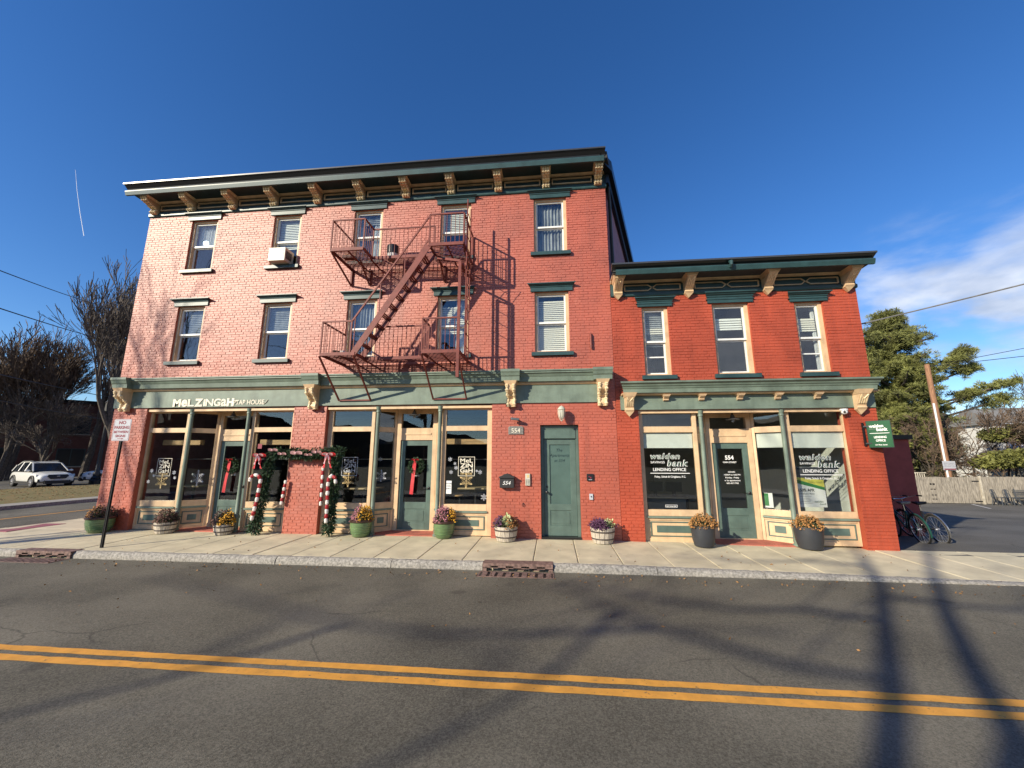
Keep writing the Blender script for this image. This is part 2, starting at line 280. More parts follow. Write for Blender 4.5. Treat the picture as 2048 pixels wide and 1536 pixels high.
# ------------------------------------------------------------------ mesh helpers
ORG = {}
def tag(o, label=None, cat=None, group=None, kind=None):
    if label: o['label'] = label
    if cat: o['category'] = cat
    if group: o['group'] = group
    if kind: o['kind'] = kind
    return o
def thing(name, loc, label, cat, group=None, rz=0.0, local=False):
    o = bpy.data.objects.new(name, None); COL.objects.link(o); o.location = loc; o.rotation_euler = (0, 0, rz); o.empty_display_size = 0.2
    ORG[o] = Vector((0, 0, 0)) if local else Vector(loc)
    return tag(o, label, cat, group)
class MB:
    def __init__(s): s.v = []; s.f = []
    def add(s, vs, fs):
        b = len(s.v); s.v += [tuple(p) for p in vs]; s.f += [tuple(i+b for i in f) for f in fs]; return s
    def box(s, x0, x1, y0, y1, z0, z1):
        if x0 > x1: x0, x1 = x1, x0
        if y0 > y1: y0, y1 = y1, y0
        if z0 > z1: z0, z1 = z1, z0
        return s.add([(x0,y0,z0),(x1,y0,z0),(x1,y1,z0),(x0,y1,z0),(x0,y0,z1),(x1,y0,z1),(x1,y1,z1),(x0,y1,z1)],
                     [(0,3,2,1),(4,5,6,7),(0,1,5,4),(1,2,6,5),(2,3,7,6),(3,0,4,7)])
    def hexa(s, b4, t4):
        return s.add(list(b4)+list(t4), [(0,3,2,1),(4,5,6,7),(0,1,5,4),(1,2,6,5),(2,3,7,6),(3,0,4,7)])
    def quad(s, a, b, c, d): return s.add([a,b,c,d], [(0,1,2,3)])
    def prism(s, poly, x0, x1):      # poly in (y,z), extruded along x
        n = len(poly)
        return s.add([(x0,y,z) for y,z in poly]+[(x1,y,z) for y,z in poly],
                     [tuple(range(n))[::-1], tuple(range(n,2*n))]+[(i,(i+1)%n,n+(i+1)%n,n+i) for i in range(n)])
    def prismy(s, poly, y0, y1):     # poly in (x,z), extruded along y
        n = len(poly)
        return s.add([(x,y0,z) for x,z in poly]+[(x,y1,z) for x,z in poly],
                     [tuple(range(n)), tuple(range(n,2*n))[::-1]]+[(i,n+i,n+(i+1)%n,(i+1)%n) for i in range(n)])
    def tube(s, pts, r, n=6, cap=True, closed=False):
        pts = [Vector(p) for p in pts]; k = len(pts); rs = r if isinstance(r,(list,tuple)) else [r]*k
        vs = []; prev = None
        for i, p in enumerate(pts):
            if closed: d = pts[(i+1)%k]-pts[i-1]
            else: d = pts[min(i+1,k-1)]-pts[max(i-1,0)]
            if d.length < 1e-9: d = Vector((0,0,1))
            d.normalize()
            if prev is None:
                a = Vector((0,0,1)) if abs(d.z) < 0.9 else Vector((1,0,0)); x = d.cross(a).normalized()
            else:
                x = prev - d*prev.dot(d)
                if x.length < 1e-6: x = d.cross(Vector((0,1,0)))
                x.normalize()
            prev = x; y = d.cross(x)
            for j in range(n):
                t = 2*math.pi*j/n + (math.pi/4 if n == 4 else 0); vs.append(p + (x*math.cos(t)+y*math.sin(t))*rs[i])
        fs = [(i*n+j, i*n+(j+1)%n, (i+1)*n+(j+1)%n, (i+1)*n+j) for i in range(k-1) for j in range(n)]
        if closed: fs += [((k-1)*n+j, (k-1)*n+(j+1)%n, (j+1)%n, j) for j in range(n)]
        elif cap: fs += [tuple(range(n))[::-1], tuple((k-1)*n+j for j in range(n))]
        return s.add(vs, fs)
    def bar(s, p0, p1, w, h=None):      # a rectangular bar between two points
        p0, p1 = Vector(p0), Vector(p1); h = h or w; d = (p1-p0).normalized()
        a = Vector((0,0,1)) if abs(d.z) < 0.95 else Vector((0,1,0)); x = d.cross(a).normalized()*w/2; y = x.cross(d).normalized()*h/2
        return s.hexa([p0-x-y,p0+x-y,p0+x+y,p0-x+y],[p1-x-y,p1+x-y,p1+x+y,p1-x+y])
    def lathe(s, prof, c=(0,0,0), n=20, axis='z'):
        vs = []; c = Vector(c)
        for r, z in prof:
            for j in range(n):
                t = 2*math.pi*j/n; q = (r*math.cos(t), r*math.sin(t), z)
                if axis == 'y': q = (q[0], z, q[1])
                if axis == 'x': q = (z, q[0], q[1])
                vs.append(c+Vector(q))
        k = len(prof)
        fs = [(i*n+j, i*n+(j+1)%n, (i+1)*n+(j+1)%n, (i+1)*n+j) for i in range(k-1) for j in range(n)]
        fs += [tuple(range(n))[::-1], tuple((k-1)*n+j for j in range(n))]
        return s.add(vs, fs)
    def ball(s, c, r, n=8, m=5):
        r3 = r if isinstance(r,(tuple,list)) else (r,r,r); vs=[]; c=Vector(c)
        for i in range(m+1):
            ph = math.pi*i/m
            for j in range(n):
                t = 2*math.pi*j/n; vs.append(c+Vector((r3[0]*math.sin(ph)*math.cos(t), r3[1]*math.sin(ph)*math.sin(t), r3[2]*math.cos(ph))))
        return s.add(vs, [(i*n+j,(i+1)*n+j,(i+1)*n+(j+1)%n,i*n+(j+1)%n) for i in range(m) for j in range(n)])
    def xf(s, mtx): s.v = [tuple(mtx @ Vector(p)) for p in s.v]; return s
    def build(s, name, m, parent=None, smooth=False, bevel=0.0, label=None):
        org = ORG.get(parent, Vector((0,0,0)))
        me = bpy.data.meshes.new(name)
        v = np.array(s.v, dtype=float).reshape(-1,3) - np.array(org)
        me.from_pydata(v.tolist(), [], s.f); me.update()
        me.materials.append(M[m] if isinstance(m, str) else m)
        if smooth:
            me.polygons.foreach_set('use_smooth', [True]*len(me.polygons))
            try: me.set_sharp_from_angle(angle=R(40))
            except Exception: pass
        o = bpy.data.objects.new(name, me); COL.objects.link(o)
        if parent is not None: o.parent = parent; ORG[o] = org
        if bevel:
            b = o.modifiers.new('bevel', 'BEVEL'); b.width = bevel; b.segments = 2; b.limit_method = 'ANGLE'; b.angle_limit = R(50)
        if label: o['label'] = label
        return o
def np_mesh(name, verts, faces_n, m, parent=None, quads=True):
    """verts: (N,3) array, faces: (F,k) int array"""
    org = ORG.get(parent, Vector((0,0,0)))
    me = bpy.data.meshes.new(name); F, k = faces_n.shape
    me.vertices.add(len(verts)); me.vertices.foreach_set('co', (verts-np.array(org)).astype(np.float32).ravel())
    me.loops.add(F*k); me.loops.foreach_set('vertex_index', faces_n.astype(np.int32).ravel())
    me.polygons.add(F); me.polygons.foreach_set('loop_start', np.arange(0, F*k, k, dtype=np.int32)); 
    me.update(calc_edges=True); me.validate(); me.shade_flat()
    me.materials.append(M[m] if isinstance(m, str) else m)
    o = bpy.data.objects.new(name, me); COL.objects.link(o)
    if parent is not None: o.parent = parent; ORG[o] = org
    return o
TXT = {}
def text(parent, body, x, z, y, size, m, bold=0.0, shear=0.0, align='CENTER', width=None, thick=0.003, name='lettering', spacing=1.0, line=1.0, mtx=None, sx=None):
    """flat lettering facing -Y; x,z is the baseline anchor; width fits the line"""
    if '\n' in body:
        for i_, ln in enumerate(body.split('\n')): r_ = text(parent, ln, x, z-size*line*i_, y, size, m, bold, shear, align, width if i_ == 0 else None, thick, name, spacing, 1.0, mtx, sx)
        return r_
    c = bpy.data.curves.new('t', 'FONT'); c.body = body; c.size = 1.0; c.offset = bold; c.shear = shear; c.extrude = 0.0; c.align_x = 'LEFT'; c.space_character = spacing; c.space_line = line
    c.resolution_u = 3
    c.align_x = align
    o = bpy.data.objects.new('t', c); me = bpy.data.meshes.new_from_object(o); bpy.data.objects.remove(o); bpy.data.curves.remove(c)
    n = len(me.vertices); co = np.zeros(n*3); me.vertices.foreach_get('co', co); co = co.reshape(-1,3)
    w = co[:,0].max()-co[:,0].min(); sx = sx or size
    if width: sx = width/w
    if align == 'LEFT': co[:,0] -= co[:,0].min()
    elif align == 'CENTER': co[:,0] -= (co[:,0].max()+co[:,0].min())/2
    org = np.array(ORG.get(parent, Vector((0,0,0))))
    out = np.stack([co[:,0]*sx, np.zeros(n)-thick, co[:,1]*size], 1)
    if mtx is None: out = out + np.array([x, y, z])
    else: out = np.array([tuple(mtx @ Vector(p)) for p in out])
    out -= org
    me.vertices.foreach_set('co', out.ravel()); me.name = name; me.update()
    me.materials.clear(); me.materials.append(M[m])
    ob = bpy.data.objects.new(name, me); COL.objects.link(ob); ob.parent = parent; ORG[ob] = ORG.get(parent, Vector((0,0,0)))
    return ob

def zs(x, y):      # pavement surface
    b = -0.012 if x < 1 else -0.012 - 0.0155*(min(x, 7.5)-1)
    return b + 0.018*min(0, y)
def hl(x, y):      # parking-lot surface
    return max(-0.118 - 0.062*max(0, y), -0.80)
ROAD = -0.17

# ------------------------------------------------------------------ ground, roads
def struct(o): o['kind'] = 'structure'; return o
b = MB(); gx = [-600,-200,-80,-40,-22,-14,-8,0,5.8,6.2,9,12,16,20,26,34,60,120,300,600]; gy = [-600,-200,-80,-40,-20,-12,-6,-3,-0.6,0.4,2,4,6,8,11,14,18,25,40,80,200,600]
def hg(x, y): return hl(x, y)-0.05 if (x > 6 and y > 0) else -0.26
vi = [(x, y, hg(x, y)) for y in gy for x in gx]
b.add(vi, [(j*len(gx)+i, j*len(gx)+i+1, (j+1)*len(gx)+i+1, (j+1)*len(gx)+i) for j in range(len(gy)-1) for i in range(len(gx)-1)])
struct(b.build('ground', 'earth'))
b = MB(); b.quad((-220,-9.75,ROAD),(260,-9.75,ROAD),(260,-2.02,ROAD),(-220,-2.02,ROAD)); struct(b.build('road', 'asphalt'))
b = MB(); b.quad((-20.6,-2.02,ROAD),(-14.2,-2.02,ROAD),(-14.2,120,ROAD),(-20.6,120,ROAD)); struct(b.build('side_street', 'asphalt'))
def strip(y0, y1, x0, x1, z, j=0.006):
    b = MB(); n = int((x1-x0)/0.12); vs = []
    for i in range(n+1):
        x = x0+(x1-x0)*i/n; vs += [(x, y0+random.uniform(-j,j), z), (x, y1+random.uniform(-j,j), z)]
    b.add(vs, [(2*i,2*i+2,2*i+3,2*i+1) for i in range(n)]); return b
for y0, y1 in ((-5.415,-5.315), (-5.595,-5.490)): struct(strip(y0, y1, -60, 60, ROAD+0.004).build('road_marking', 'yellow'))
b = MB(); n = 60
for i in range(n):
    a, c = -1+i*1.0, i*1.0
    b.quad((-17.55,a,ROAD+0.004),(-17.43,a,ROAD+0.004),(-17.43,c,ROAD+0.004),(-17.55,c,ROAD+0.004))
struct(b.build('side_street_marking', 'yellow'))
# parking lot
b = MB(); lx = [7.0,8,10,12,15,18,22,26,30,40]; ly = [-0.25,0,1,2,3,4,6,8,10,11,12,14,17.6]
vi = [(x, y, hl(x, y)) for y in ly for x in lx]
b.add(vi, [(j*len(lx)+i, j*len(lx)+i+1, (j+1)*len(lx)+i+1, (j+1)*len(lx)+i) for j in range(len(ly)-1) for i in range(len(lx)-1)])
struct(b.build('parking_lot', 'lot'))
b = MB(); b.quad((22.6,14.6,hl(0,14.6)+.004),(22.72,14.6,hl(0,14.6)+.004),(23.9,16.8,hl(0,16.8)+.004),(23.75,16.8,hl(0,16.8)+.004)); struct(b.build('parking_line', 'signwhite'))
# far side of the side street: kerb, pavement, lawn, car park
b = MB(); b.box(-20.75,-20.6,-2,90,-0.3,-0.04); struct(b.build('far_kerb', 'granite'))
b = MB(); b.box(-21.8,-20.75,-2,90,-0.3,-0.05); struct(b.build('far_pavement', 'pavefar'))
b = MB()
vi = []; nx, ny = 26, 40
for j in range(ny+1):
    for i in range(nx+1):
        x = -32.4+i*(10.6/nx); y = -2+j*2.0
        vi.append((x, y, -0.06+0.10*math.sin(math.pi*i/nx)+random.uniform(-.015,.015)))
b.add(vi, [(j*(nx+1)+i, j*(nx+1)+i+1, (j+1)*(nx+1)+i+1, (j+1)*(nx+1)+i) for j in range(ny) for i in range(nx)])
lawn = b.build('lawn', 'grass'); struct(lawn)
b = MB(); b.box(-90,-32.4,-2,90,-0.3,-0.14); struct(b.build('car_park', 'lot'))
# wooded rise all round the town, standing well back
b = MB(); nn = 220; vs_ = []
for i in range(nn):
    a = 2*math.pi*i/nn; rr = 95+20*math.sin(a*3+1); k_ = 1.0+.25*math.sin(a*5)+.18*math.sin(a*13+2)+.10*math.sin(a*37)
    x, y = rr*math.cos(a), -10+rr*math.sin(a)
    vs_ += [(x,y,-1.5),(x,y,9.5*k_+random.uniform(-.8,.8)),(x*1.6,-10+(y+10)*1.6,14*k_+random.uniform(-.6,.6))]
b.add(vs_,[f for i in range(nn) for f in ((3*i,3*i+1,3*((i+1)%nn)+1,3*((i+1)%nn)),(3*i+1,3*i+2,3*((i+1)%nn)+2,3*((i+1)%nn)+1))]); struct(b.build('wooded_hills','woods'))
# sidewalk with its slabs
sw = bpy.data.objects.new('sidewalk', None); COL.objects.link(sw); struct(sw); ORG[sw] = Vector((0,0,0))
b = MB(); b.hexa([(-13.9,-1.9,-.3),(45,-1.9,-.3),(45,0.9,-.3),(-13.9,0.9,-.3)],[(-13.9,-1.9,-.22),(45,-1.9,-.22),(45,0.5,-.22),(-13.9,0.5,-.22)]); b.build('bedding', 'earth', sw)
edges = [-13.15]
while edges[-1] < 34: edges.append(edges[-1]+0.80+random.uniform(-.05,.05)+(0.5 if random.random() < .15 else 0))
def slab(x0, x1, y0, y1, dz=0, nm='slab'):
    g = 0.006; b = MB(); c = [(x0+g,y0+g),(x1-g,y0+g),(x1-g,y1-g),(x0+g,y1-g)]
    e = 0.012; ci = [(x0+g+e,y0+g+e),(x1-g-e,y0+g+e),(x1-g-e,y1-g-e),(x0+g+e,y1-g-e)]
    lo = [(x,y,-0.24) for x,y in c]; mi = [(x,y,zs(x,y)+dz-0.006) for x,y in c]; hi = [(x,y,zs(x,y)+dz) for x,y in ci]
    b.add(lo+mi+hi, [(0,1,5,4),(1,2,6,5),(2,3,7,6),(3,0,4,7),(4,5,9,8),(5,6,10,9),(6,7,11,10),(7,4,8,11),(8,9,10,11)])
    return b.build(nm, 'concrete', sw)
for i in range(len(edges)-1):
    yb = 0.62 if -11.4 < edges[i] < 6.2 else (0.12 if edges[i] > 6.2 else 0.0)
    slab(edges[i], edges[i+1], -1.90, yb, random.uniform(-.003,.003))
for j in range(26): slab(-13.95, -11.6, j*1.5+0.0, j*1.5+1.5, random.uniform(-.003,.003))
# rounded corner slab
b = MB(); pts = [(-13.15,-1.90)] + [(-13.15-0.85*math.sin(t), -1.05-0.85*math.cos(t)) for t in np.linspace(0, math.pi/2, 8)] + [(-14.0,0.0),(-13.15,0.0)]
n = len(pts); b.add([(x,y,-.24) for x,y in pts]+[(x,y,zs(x,y)) for x,y in pts], [tuple(range(n,2*n))[::-1]]+[(i,(i+1)%n,n+(i+1)%n,n+i) for i in range(n)])
b.build('slab', 'concrete', sw)
b = MB(); b.hexa([(-14.0,-0.5,-.2),(-13.2,-0.5,-.2),(-13.2,0.7,-.2),(-14.0,0.7,-.2)],[(-14.0,-0.5,-.02),(-13.2,-0.5,-.006),(-13.2,0.7,-.004),(-14.0,0.7,-.015)]); b.build('ramp_plate', 'tactile', sw)
# granite kerb stones
kb = bpy.data.objects.new('kerb', None); COL.objects.link(kb); struct(kb); ORG[kb] = Vector((0,0,0))
def kerbstone(x0, x1):
    b = MB(); n = max(3, int((x1-x0)/0.07)); vs = []; fs = []
    for i in range(n+1):
        x = x0+0.005+(x1-x0-0.01)*i/n; zt = zs(x,-1.98); h = max(0.02, zt-ROAD)
        ji = lambda a: random.uniform(-a,a)
        vs += [(x,-1.895,-.24),(x,-1.895,zt+ji(.003)),(x,-1.985+ji(.005),zt+ji(.004)),(x,-2.03+ji(.010),zt-0.30*h+ji(.008)),(x,-2.045+ji(.012),zt-0.62*h+ji(.008)),(x,-2.04,-.24)]
    for i in range(n):
        for k in range(5): fs.append((i*6+k, i*6+k+1, (i+1)*6+k+1, (i+1)*6+k))
    fs += [tuple(range(6))[::-1], tuple(n*6+k for k in range(6))]
    b.add(vs, fs); b.build('kerb_stone', 'granite', kb, smooth=True)
ke = [-13.1,-11.6,-10.28]
for a, c in ((-13.1,-11.6),(-11.6,-10.53),(-9.30,-7.2),(-7.2,-5.1),(-5.1,-2.9),(-2.9,-1.25),(-0.03,1.7),(1.7,3.4),(3.4,5.4),(5.4,8.0),(8.0,11),(11,15),(15,30)): kerbstone(a, c)
b = MB(); tt = np.linspace(0, math.pi/2, 10); vs = []; fs = []
for t in tt:
    s_, c_ = math.sin(t), math.cos(t)
    for rr, z in ((0.85,-.24),(0.85,-.045),(0.98,-.05),(1.0,-.24)): vs.append((-13.15-rr*s_, -1.05-rr*c_, z))
for i in range(9):
    for k in range(3): fs.append((i*4+k,i*4+k+1,(i+1)*4+k+1,(i+1)*4+k))
b.add(vs, fs); b.build('kerb_stone', 'granite', kb)
b = MB(); b.box(-14.15,-14.0,-1.05,60,-.24,-.04); b.build('kerb_stone', 'granite', kb)
b = MB(); b.box(-60,60,-9.9,-9.75,-.26,-.04); b.build('kerb_stone', 'granite', kb)
b = MB(); b.box(-60,60,-12.2,-9.9,-.26,-.05); struct(b.build('near_pavement', 'pavefar'))

# storm drains set in the kerb
def storm_drain(x0, x1, label):
    t = thing('storm_drain', ((x0+x1)/2,-2.0,ROAD), label, 'storm drain', 'kerb storm drains')
    zt = zs((x0+x1)/2,-1.95)+0.006; yf = -2.075; b = MB()
    b.box(x0,x1,yf,-1.84,zt-0.03,zt)
    W_ = x1-x0; zb = ROAD+0.005; z1 = zt-0.03; zl = zb+0.052; zu0, zu1 = z1-0.052, z1-0.012
    xs_ = [x0]
    for k in range(4):
        c = x0+W_*(0.165+0.223*k); xs_ += [c-0.068, c+0.068]
    xs_.append(x1)
    b.box(x0,x1,yf+.002,yf+.03,zu1,z1); b.box(x0,x1,yf+.002,yf+.03,zl,zu0)
    for k in range(0, len(xs_)-1, 2): b.box(xs_[k],xs_[k+1],yf+.002,yf+.03,zu0,zu1)
    b.box(x0,x0+.07,yf+.002,yf+.03,zb-.05,zl); b.box(x1-.07,x1,yf+.002,yf+.03,zb-.05,zl)
    b.build('hood', 'rust', t)
    for k in (0.33,0.55,0.77): 
        bb = MB(); c = x0+W_*k; bb.box(c-.05,c+.05,yf+.03,yf+.08,zb+.01,zl-.005); bb.build('spacer', 'rust', t)
    b = MB(); b.box(x0+.01,x1-.01,-1.87,-1.855,-.6,zt-.03); b.box(x0,x1,yf+.03,-1.87,-.62,-.6); b.build('catch_basin', 'black', t)
    b = MB(); b.box(x0-.04,x1+.02,yf-.34,yf-.32,ROAD-.05,ROAD+.006); b.box(x0-.04,x1+.02,yf-.05,yf-.02,ROAD-.05,ROAD+.006); b.box(x0-.04,x0-.01,yf-.32,yf-.05,ROAD-.05,ROAD+.006); b.box(x1,x1+.02,yf-.32,yf-.05,ROAD-.05,ROAD+.006); b.build('grate_frame', 'rust', t)
    b = MB(); b.box(x0-.01,x1,yf-.32,yf-.05,ROAD+.0005,ROAD+.001); b.build('grate_shadow_sheet', 'black', t)  # flat black sheet stands for the shade between the grate bars
    for k in range(9):
        bb = MB(); c = x0+W_*(k+.5)/9; bb.box(c-.043,c+.043,yf-.318,yf-.052,ROAD-.04,ROAD+.007); bb.build('grate_bar', 'rust', t)
storm_drain(-1.245,-0.035,'rusty kerb inlet drain with four slots near the middle of the kerb')
storm_drain(-10.52,-9.31,'rusty kerb inlet drain with four slots below the no parking sign')

# ------------------------------------------------------------------ buildings: walls and bricks
def wall_sheet(xs_, zs_, holes, y0, y1):
    """front and back sheets with the openings cut out and their reveals"""
    xs_ = sorted(set([round(a,4) for a in xs_]+[round(a,4) for h in holes for a in h[:2]])); zs_ = sorted(set([round(a,4) for a in zs_]+[round(a,4) for h in holes for a in h[2:]]))
    def solid(i, j):
        if not (0 <= i < len(xs_)-1 and 0 <= j < len(zs_)-1): return False
        x = (xs_[i]+xs_[i+1])/2; z = (zs_[j]+zs_[j+1])/2
        return not any(h[0] < x < h[1] and h[2] < z < h[3] for h in holes)
    b = MB()
    for i in range(len(xs_)-1):
        for j in range(len(zs_)-1):
            if not solid(i, j): continue
            a, c, d, e = xs_[i], xs_[i+1], zs_[j], zs_[j+1]
            b.quad((a,y0,d),(c,y0,d),(c,y0,e),(a,y0,e)); b.quad((c,y1,d),(a,y1,d),(a,y1,e),(c,y1,e))
            if not solid(i-1,j): b.quad((a,y1,d),(a,y0,d),(a,y0,e),(a,y1,e))
            if not solid(i+1,j): b.quad((c,y0,d),(c,y1,d),(c,y1,e),(c,y0,e))
            if not solid(i,j-1): b.quad((a,y1,d),(c,y1,d),(c,y0,d),(a,y0,d))
            if not solid(i,j+1): b.quad((a,y0,e),(c,y0,e),(c,y1,e),(a,y1,e))
    return b
CH, BL, JT = 0.0677, 0.213, 0.008
def brick_mesh(name, w, h, m):
    b = MB(); c = 0.0034
    b.add([(0,.011,0),(w,.011,0),(w,.011,h),(0,.011,h),(c,0,c),(w-c,0,c),(w-c,0,h-c),(c,0,h-c)], [(4,5,6,7),(0,1,5,4),(1,2,6,5),(2,3,7,6),(3,0,4,7)])
    me = bpy.data.meshes.new(name); me.from_pydata(b.v, [], b.f); me.update(); me.materials.append(M[m]); return me
def brickwork(wall, x0, x1, z0, z1, holes, m, n_single, focus):
    recs = []; i = 0; z = z0
    while z < z1-0.02:
        za, zb = z, min(z+CH-JT, z1)
        iv = [(x0, x1)]
        for h in holes:
            if h[2]-0.01 < (za+zb)/2 < h[3]+0.01:
                iv = [p for a, c in iv for p in ((a, min(c, h[0])), (max(a, h[1]), c)) if p[1]-p[0] > 0.03]
        hdr = (i % 7 == 6); L = BL/2 if hdr else BL; off = 0.05 if hdr else (0 if i % 2 else BL/2)
        for a, c in iv:
            k = math.floor((a-x0-off)/L); xa = x0+off+k*L
            while xa < c:
                p, q = max(xa, a), min(xa+L-JT, c)
                if q-p > 0.025: recs.append((p, q, za, zb, (q-p) > BL-JT-0.002 and (zb-za) > CH-JT-0.002))
                xa += L
        z += CH; i += 1
    full = sorted([r for r in recs if r[4]], key=lambda r: (r[0]-focus[0])**2+(r[2]-focus[1])**2)[:n_single]
    fs_ = set(full); org = ORG[wall]
    me = brick_mesh('brick', BL-JT, CH-JT, m)
    for r in full:
        o = bpy.data.objects.new('brick', me); COL.objects.link(o); o.parent = wall
        o.location = Vector((r[0], random.uniform(-.0022,.0022), r[2]+random.uniform(-.0015,.0015)))-org
        o.rotation_euler = (random.uniform(-.012,.012), random.uniform(-.004,.004), random.uniform(-.006,.006))
    rest = np.array([r[:4] for r in recs if r not in fs_]); n = len(rest); c = 0.0036
    y = RNG.uniform(-.0032,.0024,n); j = RNG.uniform(-.0016,.0016,(n,8))
    rest[:,2] += RNG.uniform(-.002,.002,n); rest[:,3] += RNG.uniform(-.002,.002,n)
    V = np.zeros((n,8,3)); P, Q, A, B_ = rest.T
    for k, (xx, zz) in enumerate(((P,A),(Q,A),(Q,B_),(P,B_))):
        V[:,k,0] = xx; V[:,k,1] = .011; V[:,k,2] = zz
    for k, (xx, zz) in enumerate(((P+c,A+c),(Q-c,A+c),(Q-c,B_-c),(P+c,B_-c))):
        V[:,4+k,0] = xx; V[:,4+k,1] = y+j[:,k]*.8; V[:,4+k,2] = zz
    F = np.array([(4,5,6,7),(0,1,5,4),(1,2,6,5),(2,3,7,6),(3,0,4,7)])
    FF = (F[None]+8*np.arange(n)[:,None,None]).reshape(-1,4)
    o = np_mesh('brickwork', V.reshape(-1,3), FF, m, wall); o['kind'] = 'stuff'
    return o

# sash window with hood and sill as one part of its building
def sash_window(bld, x0, x1, z0, z1, trim, dress, hood_h=0.19, hood_steps=1, lowerbar=False, rail=0.5):
    w = MB(); yf = 0.055      # timber frame in the reveal
    t = 0.055
    w.box(x0,x0+t,yf,.16,z0,z1); w.box(x1-t-0.02,x1,yf,.16,z0,z1); w.box(x0+t,x1-t-.02,yf,.16,z1-t,z1); w.box(x0+t,x1-t-.02,yf,.16,z0,z0+.035)
    win = w.build('window', 'tan', bld)
    a, c, d, e = x0+t, x1-t-.02, z0+.035, z1-t; mid = d+(e-d)*rail; s = 0.038
    f = MB(); ys = .10
    f.box(a,a+s,ys,ys+.04,mid-.02,e); f.box(c-s,c,ys,ys+.04,mid-.02,e); f.box(a+s,c-s,ys,ys+.04,e-s,e); f.box(a+s,c-s,ys,ys+.04,mid-.02,mid+.025)
    f.build('upper_sash', 'white', win)
    f = MB(); yl = .145
    f.box(a,a+s,yl,yl+.03,d,mid-.021); f.box(c-s,c,yl,yl+.03,d,mid-.021); f.box(a+s,c-s,yl,yl+.03,d,d+s+.01); f.box(a+s,c-s,yl,yl+.03,mid-.05,mid-.021)
    if lowerbar: f.box(a+s,c-s,yl-.002,yl+.028,d+(mid-d)*.52,d+(mid-d)*.52+.03)
    f.build('lower_sash', 'white', win)
    g = MB(); g.box(a+s-.002,c-s+.002,ys+.016,ys+.022,mid+.02,e-s+.002); g.build('pane', 'glass', win)
    g = MB(); g.box(a+s-.002,c-s+.002,yl+.012,yl+.018,d+s,mid-.045); g.build('pane', 'glass', win)
    # hood
    h = MB(); zt = z1; o_ = 0.10
    h.box(x0-o_,x1+o_,-.035,.02,zt,zt+hood_h*.55)
    st = [(0.0,.55,.035),(0.02,.72,.06),(0.05,.86,.09),(0.075,1.0,.125)]
    pl = [(.02,zt+hood_h*.55),(-.05,zt+hood_h*.55),(-.055,zt+hood_h*.68),(-.085,zt+hood_h*.74),(-.105,zt+hood_h*.86),(-.125,zt+hood_h*.88),(-.125,zt+hood_h),(.02,zt+hood_h*1.04)]
    n = len(pl); ex = [(max(0,(-y-.035))*0.85) for y, z in pl]
    h.add([(x0-o_-k,y,z) for (y,z),k in zip(pl,ex)]+[(x1+o_+k,y,z) for (y,z),k in zip(pl,ex)], [tuple(range(n))[::-1],tuple(range(n,2*n))]+[(i,(i+1)%n,n+(i+1)%n,n+i) for i in range(n)])
    if hood_steps > 1: h.box(x0-o_-.03,x1+o_+.03,-.05,.02,zt+hood_h*.30,zt+hood_h*.36)
    h.build('hood', trim, win)
    l = MB(); l.prism([(-.075,z0-.10),(.10,z0-.10),(.10,z0+.004),(-.075,z0-.012)], x0-.085, x1+.085); l.build('sill', trim, win)
    for k in dress:
        if k[0] == 'blind':
            bb = MB(); zt_, zb_ = e-(e-d)*k[1], e-(e-d)*k[2]; nsl = max(2, int((zt_-zb_)/0.05))
            for q in range(nsl):
                zz = zb_+(zt_-zb_)*q/nsl; bb.add([(a+.02,.20,zz),(c-.02,.20,zz),(c-.02,.225,zz+(zt_-zb_)/nsl*1.02),(a+.02,.225,zz+(zt_-zb_)/nsl*1.02)],[(0,1,2,3)])
            bb.build('blind', k[3] if len(k) > 3 else 'blind', win)
        elif k[0] == 'curtain':      # pleated panel between fractions of the width
            bb = MB(); xa, xb = a+(c-a)*k[1], a+(c-a)*k[2]; zb_ = e-(e-d)*k[3]; nn = 40; vs = []
            for q in range(nn+1):
                xx = xa+(xb-xa)*q/nn; yy = .24+.02*math.sin(q*1.3)+.008*math.sin(q*.47+1); vs += [(xx,yy,zb_),(xx,yy,e)]
            bb.add(vs,[(2*q,2*q+2,2*q+3,2*q+1) for q in range(nn)]); bb.build('curtain', k[4], win, smooth=True)
    return win

